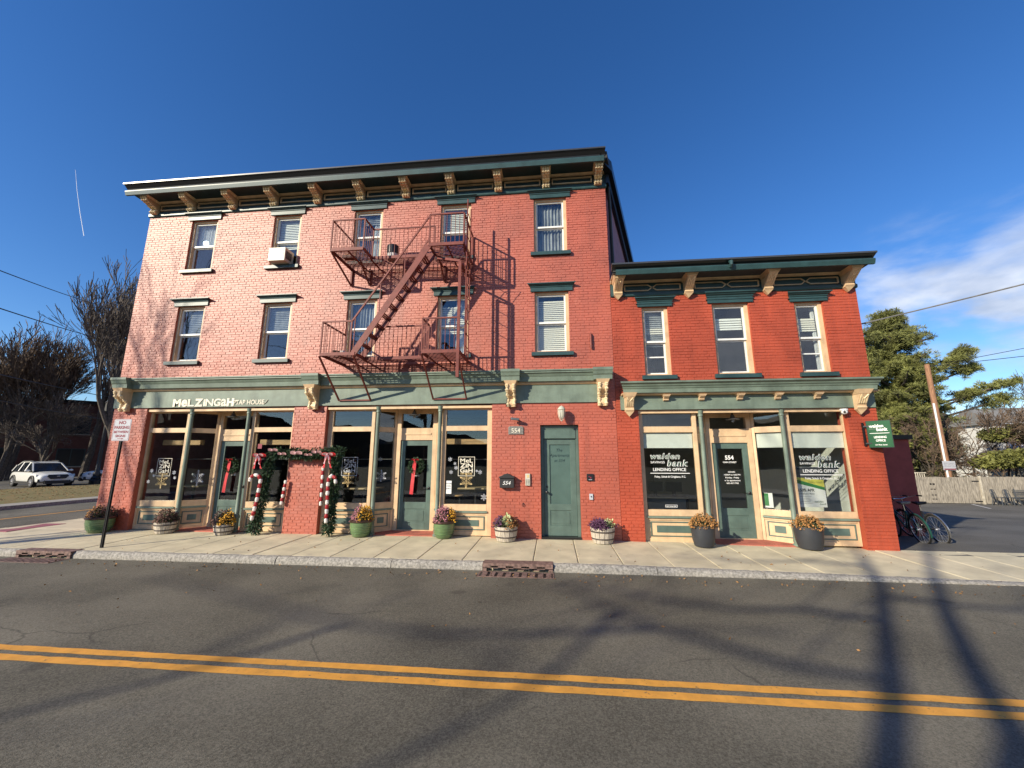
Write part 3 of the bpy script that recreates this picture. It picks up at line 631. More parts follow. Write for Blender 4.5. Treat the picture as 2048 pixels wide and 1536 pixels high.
# scrolled console bracket: side profile in (depth, height) with ribs on its face
def scroll_bracket(bld, xc, w, ztop, zbot, dtop, dbot, m='gold', capm='tan', yb=0.0, cap=True, ribs=3):
    H = ztop-zbot; n = 14; prof = []
    for i in range(n+1):
        t = i/n; q_ = min(1, max(0, (t-.34)/.50)); dd = dbot+(dtop-dbot)*q_*q_*(3-2*q_)+(dtop-dbot)*.16*math.exp(-((t-.14)/.13)**2)
        prof.append((-dd, zbot+H*0.86*t))
    poly = [(yb, zbot)]+[(yb+p[0], p[1]) for p in prof]+[(yb, zbot+H*0.86)]
    b = MB(); b.prism(poly, xc-w*.42, xc+w*.42); br = b.build('bracket', 'tan', bld)
    for k in range(ribs):
        cx = xc+(k-(ribs-1)/2)*w*.62/max(1, ribs-1) if ribs > 1 else xc
        rb = MB()
        for i in range(n):
            y0, z0 = prof[i]; y1, z1 = prof[i+1]
            rr = w*.145*(1.0+0.42*math.sin(i*2.1))
            rb.ball((cx, yb+(y0+y1)/2-.006, (z0+z1)/2-.006), (rr, rr*1.0, H*.86/n*.95), 6, 4)
        rb.build('carved_rib', m, br, smooth=True)
    y_, z_ = prof[n//2]
    rb = MB(); rb.box(xc-w*.44,xc+w*.44,yb-dbot-.012,yb+.0,zbot-.012,zbot+.02); rb.build('foot', capm, br)
    rb = MB(); rb.box(xc-w*.45,xc+w*.45,yb+y_-.014,yb+y_+.04,z_-.012,z_+.012); rb.build('band', capm, br)
    if cap:
        c = MB(); c.hexa([(xc-w*.46,yb-dtop-.01,zbot+H*.86),(xc+w*.46,yb-dtop-.01,zbot+H*.86),(xc+w*.46,yb,zbot+H*.86),(xc-w*.46,yb,zbot+H*.86)],
                         [(xc-w*.60,yb-dtop-.045,ztop),(xc+w*.60,yb-dtop-.045,ztop),(xc+w*.60,yb,ztop),(xc-w*.60,yb,ztop)]); c.build('bracket_cap', capm, br)
    return br
# incised bracket with a pointed drop
def drop_bracket(bld, xc, w, ztop, zbot, dtop, dbot, yb=0.0):
    H = ztop-zbot; zp = zbot+H*.20
    b = MB(); poly = [(yb,zp),(yb-dbot,zp),(yb-dbot-.03,zp+H*.08),(yb-dbot-.01,zp+H*.16),(yb-dbot-.03,zp+H*.22),(yb-dtop,zp+H*.62),(yb,zp+H*.62)]
    b.prism(poly, xc-w*.38, xc+w*.38); br = b.build('bracket', 'tan', bld)
    c = MB(); c.hexa([(xc-w*.42,yb-dtop-.005,zp+H*.62),(xc+w*.42,yb-dtop-.005,zp+H*.62),(xc+w*.42,yb,zp+H*.62),(xc-w*.42,yb,zp+H*.62)],[(xc-w*.6,yb-dtop-.05,ztop),(xc+w*.6,yb-dtop-.05,ztop),(xc+w*.6,yb,ztop),(xc-w*.6,yb,ztop)])
    c.build('bracket_cap', 'tan', br)
    d = MB(); d.hexa([(xc-.002,yb-dbot*.5,zbot),(xc+.002,yb-dbot*.5,zbot),(xc+.002,yb,zbot),(xc-.002,yb,zbot)],[(xc-w*.36,yb-dbot,zp),(xc+w*.36,yb-dbot,zp),(xc+w*.36,yb,zp),(xc-w*.36,yb,zp)])
    d.build('pendant', 'tan', br)
    # incised leaf: raised strips on the sloping face
    r = MB(); p0 = Vector((0,yb-dbot-.03,zp+H*.22)); p1 = Vector((0,yb-dtop,zp+H*.62))
    def on(s_, t): q = p0.lerp(p1, t); return (xc+s_*w, q.y-.006, q.z)
    for s0, t0, s1, t1 in ((-.26,.08,-.26,.92),(-.09,.08,-.09,.55),(.09,.08,.09,.55),(.26,.08,.26,.92),(-.26,.92,0,.5),(.26,.92,0,.5)):
        r.bar(on(s0,t0), on(s1,t1), .016*1.3, .016)
    r.build('carving', 'gold', br)
    return br

# --- storefront pieces built between two plan points
class Plan:
    def __init__(s, p0, p1):
        s.p0 = Vector((p0[0],p0[1],0)); d = Vector((p1[0]-p0[0],p1[1]-p0[1],0)); s.L = d.length; s.d = d.normalized(); s.n = Vector((s.d.y,-s.d.x,0))
    def pt(s, a, o, z): q = s.p0+s.d*a+s.n*o; return (q.x,q.y,z)
    def box(s, b, a0, a1, o0, o1, z0, z1):
        if a1 < a0: a0, a1 = a1, a0
        b.hexa([s.pt(a0,o1,z0),s.pt(a1,o1,z0),s.pt(a1,o0,z0),s.pt(a0,o0,z0)],[s.pt(a0,o1,z1),s.pt(a1,o1,z1),s.pt(a1,o0,z1),s.pt(a0,o0,z1)])
def shop_unit(bld, p0, p1, Z, lm, rm, name='shop_window'):
    """Z: base, panel top, sill, glass top, transom bottom, transom top, head; lm/rm: margin of posts"""
    zb, zp, zsl, zg, zt0, zt1, zh = Z; P = Plan(p0, p1); L = P.L; b = MB()
    P.box(b,0,lm,-.08,.0,zb,zh); P.box(b,L-rm,L,-.08,.0,zb,zh)
    P.box(b,lm,L-rm,-.08,0,zt1,zh); P.box(b,lm,L-rm,-.08,-.004,zg,zt0); P.box(b,lm,L-rm,-.09,.004,zp+.045,zsl)
    P.box(b,lm,L-rm,-.08,-.006,zb,zb+.09); P.box(b,lm,L-rm,-.08,-.012,zp-.045,zp)
    win = b.build(name, 'tan', bld, bevel=.004)
    s = MB(); P.box(s,lm-.02,L-rm+.02,-.08,.028,zp+.003,zp+.042); s.build('sill_band', 'sage', win)
    # base panel: frame, green moulding, inset field
    p = MB(); P.box(p,lm,L-rm,-.08,-.03,zb+.09,zp-.045); pan = p.build('base_panel', 'tan', win)
    q = MB(); a0, a1, z0, z1 = lm+.05, L-rm-.05, zb+.12, zp-.075; t = .022
    P.box(q,a0,a1,-.03,-.016,z0,z0+t); P.box(q,a0,a1,-.03,-.016,z1-t,z1); P.box(q,a0,a0+t,-.03,-.016,z0+t,z1-t); P.box(q,a1-t,a1,-.03,-.016,z0+t,z1-t); q.build('panel_moulding', 'sagedoor', win)
    ins = min(.13, (a1-a0)*.28); q = MB(); P.box(q,a0+ins,a1-ins,-.03,-.020,z0+.085,z1-.085); q.build('panel_field', 'sagedoor', win)
    g = MB(); P.box(g,lm-.01,L-rm+.01,-.052,-.044,zsl-.01,zg+.01); g.build('pane', 'shopglass', win)
    g = MB(); P.box(g,lm-.01,L-rm+.01,-.052,-.044,zt0-.01,zt1+.01); g.build('pane', 'shopglass', win)
    return win, P
def shop_door(bld, x0, x1, y, Z, fl, fr, label=None, lever='right'):
    """door leaf x0..x1 with its frame out to fl/fr and a transom light above"""
    zb, dt, t0, t1, zh = Z; b = MB()
    b.box(fl,x0-.004,y-.03,y+.08,zb,zh); b.box(x1+.004,fr,y-.03,y+.08,zb,zh); b.box(x0-.004,x1+.004,y-.03,y+.08,dt+.004,t0); b.box(x0-.004,x1+.004,y-.03,y+.08,t1,zh)
    m = (dt+t0)/2; b.box(x0+.03,x1-.03,y-.045,y-.03,m-.015,m+.03)
    fo = b.build('door_frame', 'tan', bld, bevel=.004)
    g = MB(); g.box(x0-.01,x1+.01,y+.03,y+.038,t0-.01,t1+.01); g.build('pane', 'shopglass', fo)
    d = MB(); st = .12; gz0, gz1 = zb+.66, dt-.13
    d.box(x0,x0+st,y,y+.05,zb+.015,dt); d.box(x1-st,x1,y,y+.05,zb+.015,dt); d.box(x0+st,x1-st,y,y+.05,gz1,dt); d.box(x0+st,x1-st,y,y+.05,zb+.015,zb+.18); d.box(x0+st,x1-st,y,y+.05,gz0-.16,gz0); d.box(x0+st,x1-st,y+.012,y+.04,zb+.18,gz0-.16)
    door = d.build('door', 'sagedoor', bld, bevel=.003)
    q = MB(); q.box(x0+st+.05,x1-st-.05,y+.004,y+.012,zb+.22,gz0-.20); q.build('raised_panel', 'sagedoor', door)
    g = MB(); g.box(x0+st-.01,x1-st+.01,y+.02,y+.028,gz0-.01,gz1+.01); g.build('pane', 'shopglass', door)
    hx = x1-.055 if lever == 'right' else x0+.055; sg = -1 if lever == 'right' else 1
    h = MB(); h.ball((hx,y-.01,1.0+zb),(.03,.012,.035),8,5); h.tube([(hx,y-.01,1.0+zb),(hx,y-.055,1.0+zb),(hx+sg*.06,y-.06,1.0+zb),(hx+sg*.12,y-.055,.995+zb)],.010,6); h.build('handle', 'black', door, smooth=True)
    k = MB(); k.box(x0-.1,x1+.1,y-.05,y+.1,zb-.05,zb+.012); k.build('door_sill', 'tan', fo)
    return door
def column(bld, x, y, zb, zt):
    b = MB(); b.lathe([(.085,zb),(.085,zb+.03),(.062,zb+.05),(.070,zb+.10),(.058,zb+.16),(.058,zb+.30),(.072,zb+.325),(.072,zb+.37),(.052,zb+.40),(.046,zb+.9),(.043,zt-.14),(.055,zt-.13),(.055,zt-.10),(.046,zt-.085),(.062,zt-.03),(.066,zt)],(x,y,0),16)
    return b.build('column', 'sage', bld, smooth=True)
def bay(bld, o0, o1, wl_, c1, door, c2, wr_, Z, DZ, zhead, base):
    """one storefront bay: window, splay, door, splay, window, two iron columns, soffit and threshold"""
    yF = .12; yD = .56; out = {}
    out['wl'] = shop_unit(bld, (o0+.004,yF), (wl_[1]+.085,yF), Z, wl_[0]-o0, .085)
    out['wr'] = shop_unit(bld, (wr_[0]-.085,yF), (o1-.004,yF), Z, .085, o1-wr_[1])
    fl, fr = door[0]-.11, door[1]+.11
    out['sl'] = shop_unit(bld, (wl_[1]+.088,yF+.012), (fl-.004,yD-.028), Z, .05, .06)
    out['sr'] = shop_unit(bld, (fr+.004,yD-.028), (wr_[0]-.088,yF+.012), Z, .06, .05)
    out['door'] = shop_door(bld, door[0], door[1], yD, DZ, fl, fr)
    column(bld, c1, .055, base, zhead); column(bld, c2, .055, base, zhead)
    s = MB(); s.box(wl_[1],wr_[0],.05,yD+.1,zhead+.002,zhead+.04); s.build('entry_soffit', 'tan', bld)
    s = MB(); s.box(o0+.002,o1-.002,.03,.118,zhead-.055,zhead+.01); s.build('head_board', 'tan', bld)
    t = MB(); t.hexa([(wl_[1]+.02,.02,base-.1),(wr_[0]-.02,.02,base-.1),(wr_[0]-.02,yD+.05,base-.1),(wl_[1]+.02,yD+.05,base-.1)],[(wl_[1]+.02,.02,base+.012),(wr_[0]-.02,.02,base+.012),(wr_[0]-.02,yD+.05,base+.03),(wl_[1]+.02,yD+.05,base+.03)]); t.build('threshold', 'threshold', bld)
    return out
def cornice_run(bld, prof, x0, x1, name, m, mitre=(0, 0)):
    """profile (y,z) swept along x, ends flared by the projection"""
    n = len(prof); b = MB()
    b.add([(x0+mitre[0]*y,y,z) for y,z in prof]+[(x1-mitre[1]*y,y,z) for y,z in prof], [tuple(range(n))[::-1],tuple(range(n,2*n))]+[(i,(i+1)%n,n+(i+1)%n,n+i) for i in range(n)])
    return b.build(name, m, bld)

# ================================================================== three-storey building
XL, XM, XR = -11.52, 1.47, 7.0
B3 = thing('three_storey_building', ((XL+XM)/2, 0.0, 0.0), 'three storey red painted brick building with green cornice and two tap house shopfronts', 'building')
cols = [(-10.146,-9.341),(-7.624,-6.812),(-5.272,-4.462),(-2.857,-2.036),(-0.382,0.455)]
Z2, Z3 = (4.272,5.825), (6.892,8.416)
H3 = [(a,c,*Z2) for a,c in cols]+[(a,c,*Z3) for a,c in cols]
DOOR3 = (-0.283,0.602,-0.3,2.514); BAYS = [(-10.55,-6.45),(-5.585,-1.425)]
H3 += [DOOR3]+[(a,c,-0.3,3.03) for a,c in BAYS]
b = wall_sheet([XL,XM],[-0.3,8.72],H3,0.0078,0.32); wall3 = b.build('wall', 'red', B3)
brickwork(wall3, XL, XM, -0.105, 8.70, H3, 'red', 300, (0.2, 1.4))
# shell: side walls, rear wall, floors, roof (side wall on the right runs out at an angle)
b = MB(); SK = 0.30; D3 = 11.0
xr = lambda y: XM+SK*y
b.hexa([(XL,0.32,-.3),(XL+.3,0.32,-.3),(XL+.3,D3,-.3),(XL,D3,-.3)],[(XL,.32,9.0),(XL+.3,.32,9.0),(XL+.3,D3,8.6),(XL,D3,8.6)])
b.hexa([(XL,D3,-.3),(xr(D3),D3,-.3),(xr(D3),D3+.3,-.3),(XL,D3+.3,-.3)],[(XL,D3,8.6),(xr(D3),D3,8.6),(xr(D3),D3+.3,8.6),(XL,D3+.3,8.6)])
b.build('rear_wall', 'stucco', B3)
b = MB(); b.hexa([(xr(.33)-.3,.33,-.3),(xr(.33),.33,-.3),(xr(D3),D3,-.3),(xr(D3)-.3,D3,-.3)],[(xr(.33)-.3,.33,8.95),(xr(.33),.33,8.95),(xr(D3),D3,8.6),(xr(D3)-.3,D3,8.6)]); b.build('side_wall', 'stucco', B3)
b = MB()
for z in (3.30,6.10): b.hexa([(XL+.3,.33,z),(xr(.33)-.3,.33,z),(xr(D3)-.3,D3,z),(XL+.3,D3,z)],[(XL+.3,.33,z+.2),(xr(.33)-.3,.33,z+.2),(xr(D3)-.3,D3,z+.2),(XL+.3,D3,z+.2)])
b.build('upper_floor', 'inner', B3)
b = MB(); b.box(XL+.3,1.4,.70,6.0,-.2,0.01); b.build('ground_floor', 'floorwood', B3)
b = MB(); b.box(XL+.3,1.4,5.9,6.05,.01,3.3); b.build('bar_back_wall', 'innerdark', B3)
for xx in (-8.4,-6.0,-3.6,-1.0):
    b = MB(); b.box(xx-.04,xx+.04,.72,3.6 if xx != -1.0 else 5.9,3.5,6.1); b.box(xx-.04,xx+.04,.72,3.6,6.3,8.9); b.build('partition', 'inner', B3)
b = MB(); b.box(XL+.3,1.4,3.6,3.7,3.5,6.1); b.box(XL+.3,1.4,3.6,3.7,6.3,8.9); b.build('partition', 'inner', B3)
b = MB(); b.hexa([(XL-.05,-.5,9.08),(XM+.0,-.5,9.08),(xr(D3)+.1,D3+.3,8.6),(XL-.05,D3+.3,8.6)],[(XL-.05,-.5,9.26),(XM+.0,-.5,9.26),(xr(D3)+.1,D3+.3,8.75),(XL-.05,D3+.3,8.75)]); b.build('roof', 'roof', B3)
# side eaves on the angled wall with downpipe
b = MB()
def sk(o, y, z): return (xr(y)+o, y, z)
b.hexa([sk(.02,-.05,8.72),sk(.10,-.05,8.72),sk(.10,D3,8.35),sk(.02,D3,8.35)],[sk(.02,-.05,8.97),sk(.10,-.05,8.97),sk(.10,D3,8.62),sk(.02,D3,8.62)])
b.hexa([sk(.0,-.55,9.0),sk(.20,-.1,9.0),sk(.26,D3,8.62),sk(.0,D3,8.62)],[sk(.0,-.55,9.30),sk(.20,-.1,9.28),sk(.26,D3,8.80),sk(.0,D3,8.80)])
b.build('side_eaves', 'gutter', B3)
b = MB(); b.tube([(xr(.1)+.05,.1,8.95),(xr(.15)+.05,.12,8.75),(xr(.35)+.04,.35,8.45),(xr(.35)+.06,.35,6.2)],.04,8); b.build('downpipe', 'black', B3, smooth=True)
b = MB(); b.hexa([sk(.0,.34,6.2),sk(.05,.34,6.2),sk(.05,.62,6.2),sk(.0,.62,6.2)],[sk(.0,.34,8.72),sk(.05,.34,8.72),sk(.05,.62,8.72),sk(.0,.62,8.72)]); b.build('corner_board', 'darkteal', B3)
# windows
D = [('curtain',0,1,.62,'curtain'),]
specs3 = [[('curtain',0,1,.5,'curtain')],[('blind',0,.62,'shade')],[('curtain',0,.25,1,'curtain'),('curtain',.62,1,1,'curtain'),('blind',0,.2,'greycloth_reflection')],[('blind',0,.5,'blind')],[('curtain',0,1,1,'greycloth_reflection')]]  # rightmost window: the grey curtain stands in for a sky reflection
specs2 = [[('blind',0,.5,'greycloth_reflection')],[('blind',0,.5,'greycloth_reflection')],[('curtain',0,1,1,'greycloth_reflection')],[('blind',.12,.62,'blind'),('curtain',.55,1,1,'curtain')],[('blind',.08,.98,'blind')]]
for (a,c), d3, d2 in zip(cols, specs3, specs2):
    sash_window(B3, a, c, *Z3, 'teal', d3); sash_window(B3, a, c, *Z2, 'teal', d2, lowerbar=False)
# top cornice
cornice_run(B3, [(.31,8.60),(-.03,8.60),(-.045,8.62),(-.045,8.70),(-.02,8.73),(.31,8.73)], XL-.02, XM+.02, 'architrave', 'teal')
b = MB(); b.box(XL-.01,XM+.01,-.012,.31,8.732,8.995); b.build('frieze', 'darkteal', B3)
brx = [-11.33,-10.16,-8.88,-7.63,-6.34,-5.09,-3.81,-2.57,-1.30,-0.05,1.28]
for i in range(len(brx)-1):
    a, c = brx[i]+.15, brx[i+1]-.15; t = .028; y = -.012
    b = MB(); z0, z1 = 8.775, 8.945
    b.box(a,c,y-.035,y,z0,z0+t); b.box(a,c,y-.035,y,z1-t,z1); b.box(a,a+t,y-.035,y,z0+t,z1-t); b.box(c-t,c,y-.035,y,z0+t,z1-t); b.build('frieze_panel_frame', 'tan', B3)
cornice_run(B3, [(.30,8.997),(-.06,8.997),(-.10,9.03),(-.10,9.075),(.30,9.075)], XL-.01, XM+.0, 'bed_moulding', 'tan')
b = MB(); b.box(XL-.12,XM-.03,-.50,.3,9.035,9.076); b.build('soffit', 'darkteal', B3)
for x in brx: scroll_bracket(B3, x, .215, 9.032, 8.67, .40, .06, yb=-.012, capm='gold')
cornice_run(B3, [(-.49,8.975),(-.535,8.975),(-.56,9.07),(-.56,9.10),(-.49,9.10)], XL-.10, XM-.08, 'cornice_board', 'teal', (0.3,0))
cornice_run(B3, [(-.46,9.105),(-.50,9.105),(-.52,9.17),(-.60,9.255),(-.60,9.29),(-.46,9.29)], XL-.15, XM-.05, 'gutter', 'gutter', (0.2,0)); cornice_run(B3, [(-.47,9.265),(-.601,9.258),(-.625,9.262),(-.625,9.30),(-.47,9.31)], XL-.16, XM-.045, 'drip_edge', 'lipmetal', (0.2,0))
# shopfront entablature with blocks over the consoles
cx3 = [-11.12,-5.90,-0.955,1.165]
b = MB(); b.box(XL+.0,1.30,-.035,.31,3.031,3.46); b.build('fascia', 'sage', B3)
cornice_run(B3, [(.0,3.462),(-.06,3.462),(-.09,3.485),(-.09,3.52),(.0,3.52)], XL-.02, 1.32, 'bed_moulding', 'tan')
ent = [(.30,3.523),(-.15,3.523),(-.165,3.63),(-.175,3.64),(-.205,3.70),(-.235,3.715),(-.235,3.745),(-.26,3.755),(-.26,3.785),(.005,3.815)]
ent0 = [(y if y < 0 else -.001, z) for y, z in ent]
segs = [(cx3[0]+.17,cx3[1]-.17),(cx3[1]+.17,cx3[2]-.17),(cx3[2]+.17,cx3[3]-.17)]
for a, c in segs: cornice_run(B3, ent0, a-.002, c+.002, 'shop_cornice', 'sage')
for x in cx3:
    blk = [(-.001,3.523),(-.30,3.523),(-.31,3.62),(-.33,3.64),(-.35,3.70),(-.37,3.735),(-.37,3.79),(-.001,3.82)]
    cornice_run(B3, blk, x-.165, x+.165, 'cornice_block', 'sage', (.16,.16))
    scroll_bracket(B3, x, .25, 3.521, 2.945, .27, .06, yb=-.036, ribs=2)
# the two tap-house shopfronts
Zs = (0.0,.50,.69,2.395,2.515,2.905,2.975); DZ = (0.02,2.19,2.50,2.87,3.0)
bay1 = bay(B3, BAYS[0][0], BAYS[0][1], (-10.50,-9.48), -9.29, (-8.80,-7.98), -7.70, (-7.56,-6.545), Zs, DZ, 2.99, -.01)
bay2 = bay(B3, BAYS[1][0], BAYS[1][1], (-5.46,-4.45), -4.26, (-3.84,-3.02), -2.70, (-2.56,-1.545), Zs, DZ, 2.99, -.01)
# apartment door
d = MB(); x0, x1 = DOOR3[0], DOOR3[1]; y = .115
d.box(x0+.002,x0+.07,y,y+.08,-.02,2.512); d.box(x1-.07,x1-.002,y,y+.08,-.02,2.512); d.box(x0+.07,x1-.07,y,y+.08,2.43,2.512); d.box(x0+.07,x1-.07,y-.015,y+.08,2.20,2.40); d.box(x0+.07,x1-.07,y+.01,y+.08,2.40,2.43)
fo = d.build('door_frame', 'sagedoor', B3, bevel=.004)
d = MB(); a, c = x0+.075, x1-.075; yd = y+.035; st = .13
d.box(a,a+st,yd,yd+.05,.03,2.19); d.box(c-st,c,yd,yd+.05,.03,2.19); d.box(a+st,c-st,yd,yd+.05,2.06,2.19); d.box(a+st,c-st,yd,yd+.05,.03,.25); d.box(a+st,c-st,yd,yd+.05,.58,.72); d.box(a+st,c-st,yd+.015,yd+.045,.25,.58)
apt = d.build('door', 'sagedoor', B3, bevel=.003)
q = MB(); q.box(a+st+.04,c-st-.04,yd+.005,yd+.015,.29,.54); q.build('raised_panel', 'sagedoor', apt)
q = MB(); q.box(a+st-.01,c-st+.01,yd+.022,yd+.03,.71,2.07); q.build('pane', 'frost', apt)
q = MB(); q.lathe([(.03,yd+.0),(.03,yd-.008),(.012,yd-.012),(.012,yd-.04),(.03,yd-.05),(.03,yd-.07),(.01,yd-.08)],(a+.06,0,.98),12,'y'); q.lathe([(.022,yd+.0),(.022,yd-.012)],(a+.06,0,1.1),10,'y'); q.build('knob', 'black', apt, smooth=True)
q = MB(); q.box(x0+.002,x1-.002,-.01,.2,-.06,.025); q.build('door_sill', 'gutter', fo)
text(apt, 'The\nApartments\nat 554', .155, 1.90, yd+.022, .095, 'darkteal', bold=.012, shear=.3, line=1.25, thick=.001)
# lettering on the fascia
xs0 = -9.79
for ch, w, hh, bold, dz in (('M',.25,.19,.05,0),('e',.19,.20,.035,0),('L',.20,.19,.03,0),('Z',.26,.19,.06,0),('i',.065,.19,.02,0),('N',.24,.19,.02,0),('G',.21,.19,.03,0),('a',.17,.21,.025,0),('H',.22,.19,.06,0)):
    text(B3, ch, xs0, 3.062+dz, -.035, hh*1.36 if ch not in 'ea' else hh*1.75, 'letter', bold=bold, align='LEFT', width=w*.9, thick=.012); xs0 += w*.955
text(B3, 'TAP HOUSE', -7.64, 3.085, -.035, .17, 'letter', bold=.012, width=.78, thick=.012)
b = MB(); b.tube([(-8.00,-.045,3.17),(-8.06,-.045,3.20),(-8.10,-.045,3.16),(-8.05,-.045,3.12),(-8.02,-.045,3.16),(-8.06,-.045,3.165)],.011,5); b.tube([(-7.26,-.045,3.10),(-7.20,-.045,3.13),(-7.16,-.045,3.20)],.010,5); b.build('scroll_flourish', 'letter', B3)
# window decals
def snowflake(win, cx, cz, y, r, m):
    b = MB()
    for k in range(6):
        t = k*math.pi/3+math.pi/6; ux, uz = math.cos(t), math.sin(t)
        b.bar((cx,y,cz),(cx+ux*r,y,cz+uz*r),r*.11,.004)
        for f, L in ((.35,.34),(.58,.30),(.80,.20)):
            for sg in (1,-1):
                t2 = t+sg*math.pi/3; b.bar((cx+ux*r*f,y,cz+uz*r*f),(cx+ux*r*f+math.cos(t2)*r*L,y,cz+uz*r*f+math.sin(t2)*r*L),r*.09,.004)
        b.ball((cx+ux*r,y,cz+uz*r),(r*.13,.003,r*.13),6,3)
    return b.build('snowflake_decal', m, win)
def logo(win, x0, z0, y, m='letter'):
    w, h = .40, .45; b = MB(); t = .010
    b.box(x0,x0+w,y-.002,y,z0,z0+t); b.box(x0,x0+w,y-.002,y,z0+h-t,z0+h); b.box(x0,x0+t,y-.002,y,z0+t,z0+h-t); b.box(x0+w-t,x0+w,y-.002,y,z0+t,z0+h-t); b.build('logo_border', m, win)
    for row, (s, bold) in enumerate((('MeL',.012),('ZiN',.02),('GaH',.016))): text(win, s, x0+w/2, z0+h-.135-.115*row, y, .135, m, bold=bold, width=w*.76, thick=.002)
    text(win, 'TAP HOUSE', x0+w/2, z0+.035, y, .06, 'lettergold', bold=.02, shear=.2, width=w*.72, thick=.002)
yg = .12+.040
w1 = bay1['wl'][0]; logo(w1,-10.17,1.29,yg); snowflake(w1,-9.98,1.16,yg,.16,'lettergold')
w2 = bay2['wr'][0]; logo(w2,-2.25,1.33,yg); snowflake(w2,-2.05,1.22,yg,.15,'lettergold')
w3 = bay2['wl'][0]; logo(w3,-5.16,1.32,yg,'silver'); snowflake(w3,-4.97,1.22,yg,.15,'lettergold')
for ww, pts in ((w1,[(-10.3,1.42,.05),(-10.22,1.3,.035),(-9.66,1.38,.05),(-9.62,1.25,.04),(-10.35,1.15,.045)]),(w2,[(-2.45,1.72,.05),(-2.33,1.62,.035),(-2.3,1.52,.045),(-2.42,1.42,.045),(-1.72,1.42,.05),(-1.8,1.45,.03),(-1.62,.85,.07)])):
    for x, z, r_ in pts: snowflake(ww, x, z, yg, r_, 'silver')
for k, r_, m_ in (('sl',.17,'silver'),):
    win, P = bay1[k]; o = P.pt(P.L*.5,-.038,1.24); f = snowflake(win, o[0], 1.24, o[1], .18, 'silver')
win, P = bay2['sl']; o = P.pt(P.L*.42,-.038,1.3); snowflake(win, o[0], 1.32, o[1], .13, 'silver'); snowflake(win, o[0]-.05, 1.72, o[1], .05, 'silver')
def sheet(win, x0, x1, z0, z1, y, m='paper', name='notice'): b = MB(); b.box(x0,x1,y-.002,y,z0,z1); return b.build(name, m, win)
n_ = sheet(w2,-2.53,-2.40,.92,1.22,yg); text(n_.parent,'HOURS\nOPEN\nDAILY',-2.465,1.14,yg-.003,.04,'black',bold=.01,thick=.001,line=1.4)
sheet(bay1['wr'][0],-7.44,-7.33,1.98,2.10,yg,'signred')
text(bay2['door'],'SERVING',-3.43,1.30,.56+.019,.05,'letterwhite',bold=.02,thick=.001); text(bay1['door'],'PLEASE\nENTER',-8.36,1.34,.56+.019,.045,'letterwhite',bold=.02,thick=.001)
# interior beams just behind the glass
for a, c in ((-10.4,-9.3),(-7.6,-6.5),(-2.7,-1.45)):
    b = MB(); b.box(a,c,.42,.56,2.085,2.22); b.build('display_beam', 'wood', B3, bevel=.006)
for a, c in ((-10.4,-6.5),(-5.5,-1.5)):
    b = MB(); b.tube([(a,.9,1.72),(c,.9,1.72)],.008,5); b.build('hanging_rail', 'alloy', B3)
# furniture seen through the glass
def shop_table(x, y, z, label, top='cloth'):
    t = thing('shop_table', (x,y,z), label, 'table', 'tables inside the shopfronts')
    b = MB(); b.box(x-.42,x+.42,y-.30,y+.30,z+.96,z+1.0); b.build('table_top', top, t, bevel=.01)
    b = MB(); b.tube([(x,y,z+.02),(x,y,z+.96)],.035,8); b.build('pedestal','black',t,smooth=True)
    b = MB(); b.lathe([(.26,z),(.26,z+.015),(.05,z+.03)],(x,y,0),16); b.build('base','black',t,smooth=True)
def stool(x, y, z, label):
    t = thing('bar_stool', (x,y,z), label, 'stool', 'stools inside the shopfronts')
    b = MB(); b.lathe([(.16,z+.72),(.17,z+.74),(.15,z+.76)],(x,y,0),14); b.build('seat','wood',t,smooth=True)
    for k in range(4): a = k*math.pi/2+.6; b = MB(); b.bar((x+.10*math.cos(a),y+.10*math.sin(a),z+.72),(x+.20*math.cos(a),y+.20*math.sin(a),z),.025); b.build('leg','black',t)
shop_table(-4.85,.78,.01,'light wood high table inside the window left of the middle entry'); shop_table(-9.95,1.10,.01,'light wood high table inside the leftmost shop window'); shop_table(-2.0,1.15,.01,'light wood high table inside the window right of the middle entry')
stool(-4.35,1.35,.01,'wooden stool beside the table left of the middle entry'); stool(-2.6,1.7,.01,'wooden stool beside the table right of the middle entry'); stool(-9.3,1.7,.01,'wooden stool beside the table in the leftmost shop window')
DK = thing('office_desk', (2.9,2.2,-.02), 'dark office desk with two monitors inside the left bank window', 'desk')
b = MB(); b.box(2.35,3.55,1.9,2.6,.70,.74); b.build('desk_top','cloth',DK); b = MB(); b.box(2.37,2.42,1.92,2.58,-.02,.70); b.build('side_panel','innerdark',DK); b = MB(); b.box(3.48,3.53,1.92,2.58,-.02,.70); b.build('side_panel','innerdark',DK); b = MB(); b.box(2.42,3.48,1.95,1.98,.1,.70); b.build('front_panel','innerbank',DK)
for x in (2.55,3.05):
    b = MB(); b.box(x,x+.42,2.2,2.23,.86,1.12); b.build('monitor','plastic',DK); b = MB(); b.box(x+.17,x+.25,2.21,2.25,.741,.86); b.build('monitor_stand','plastic',DK)
# wall sconce, plaque and fittings are things of their own further down

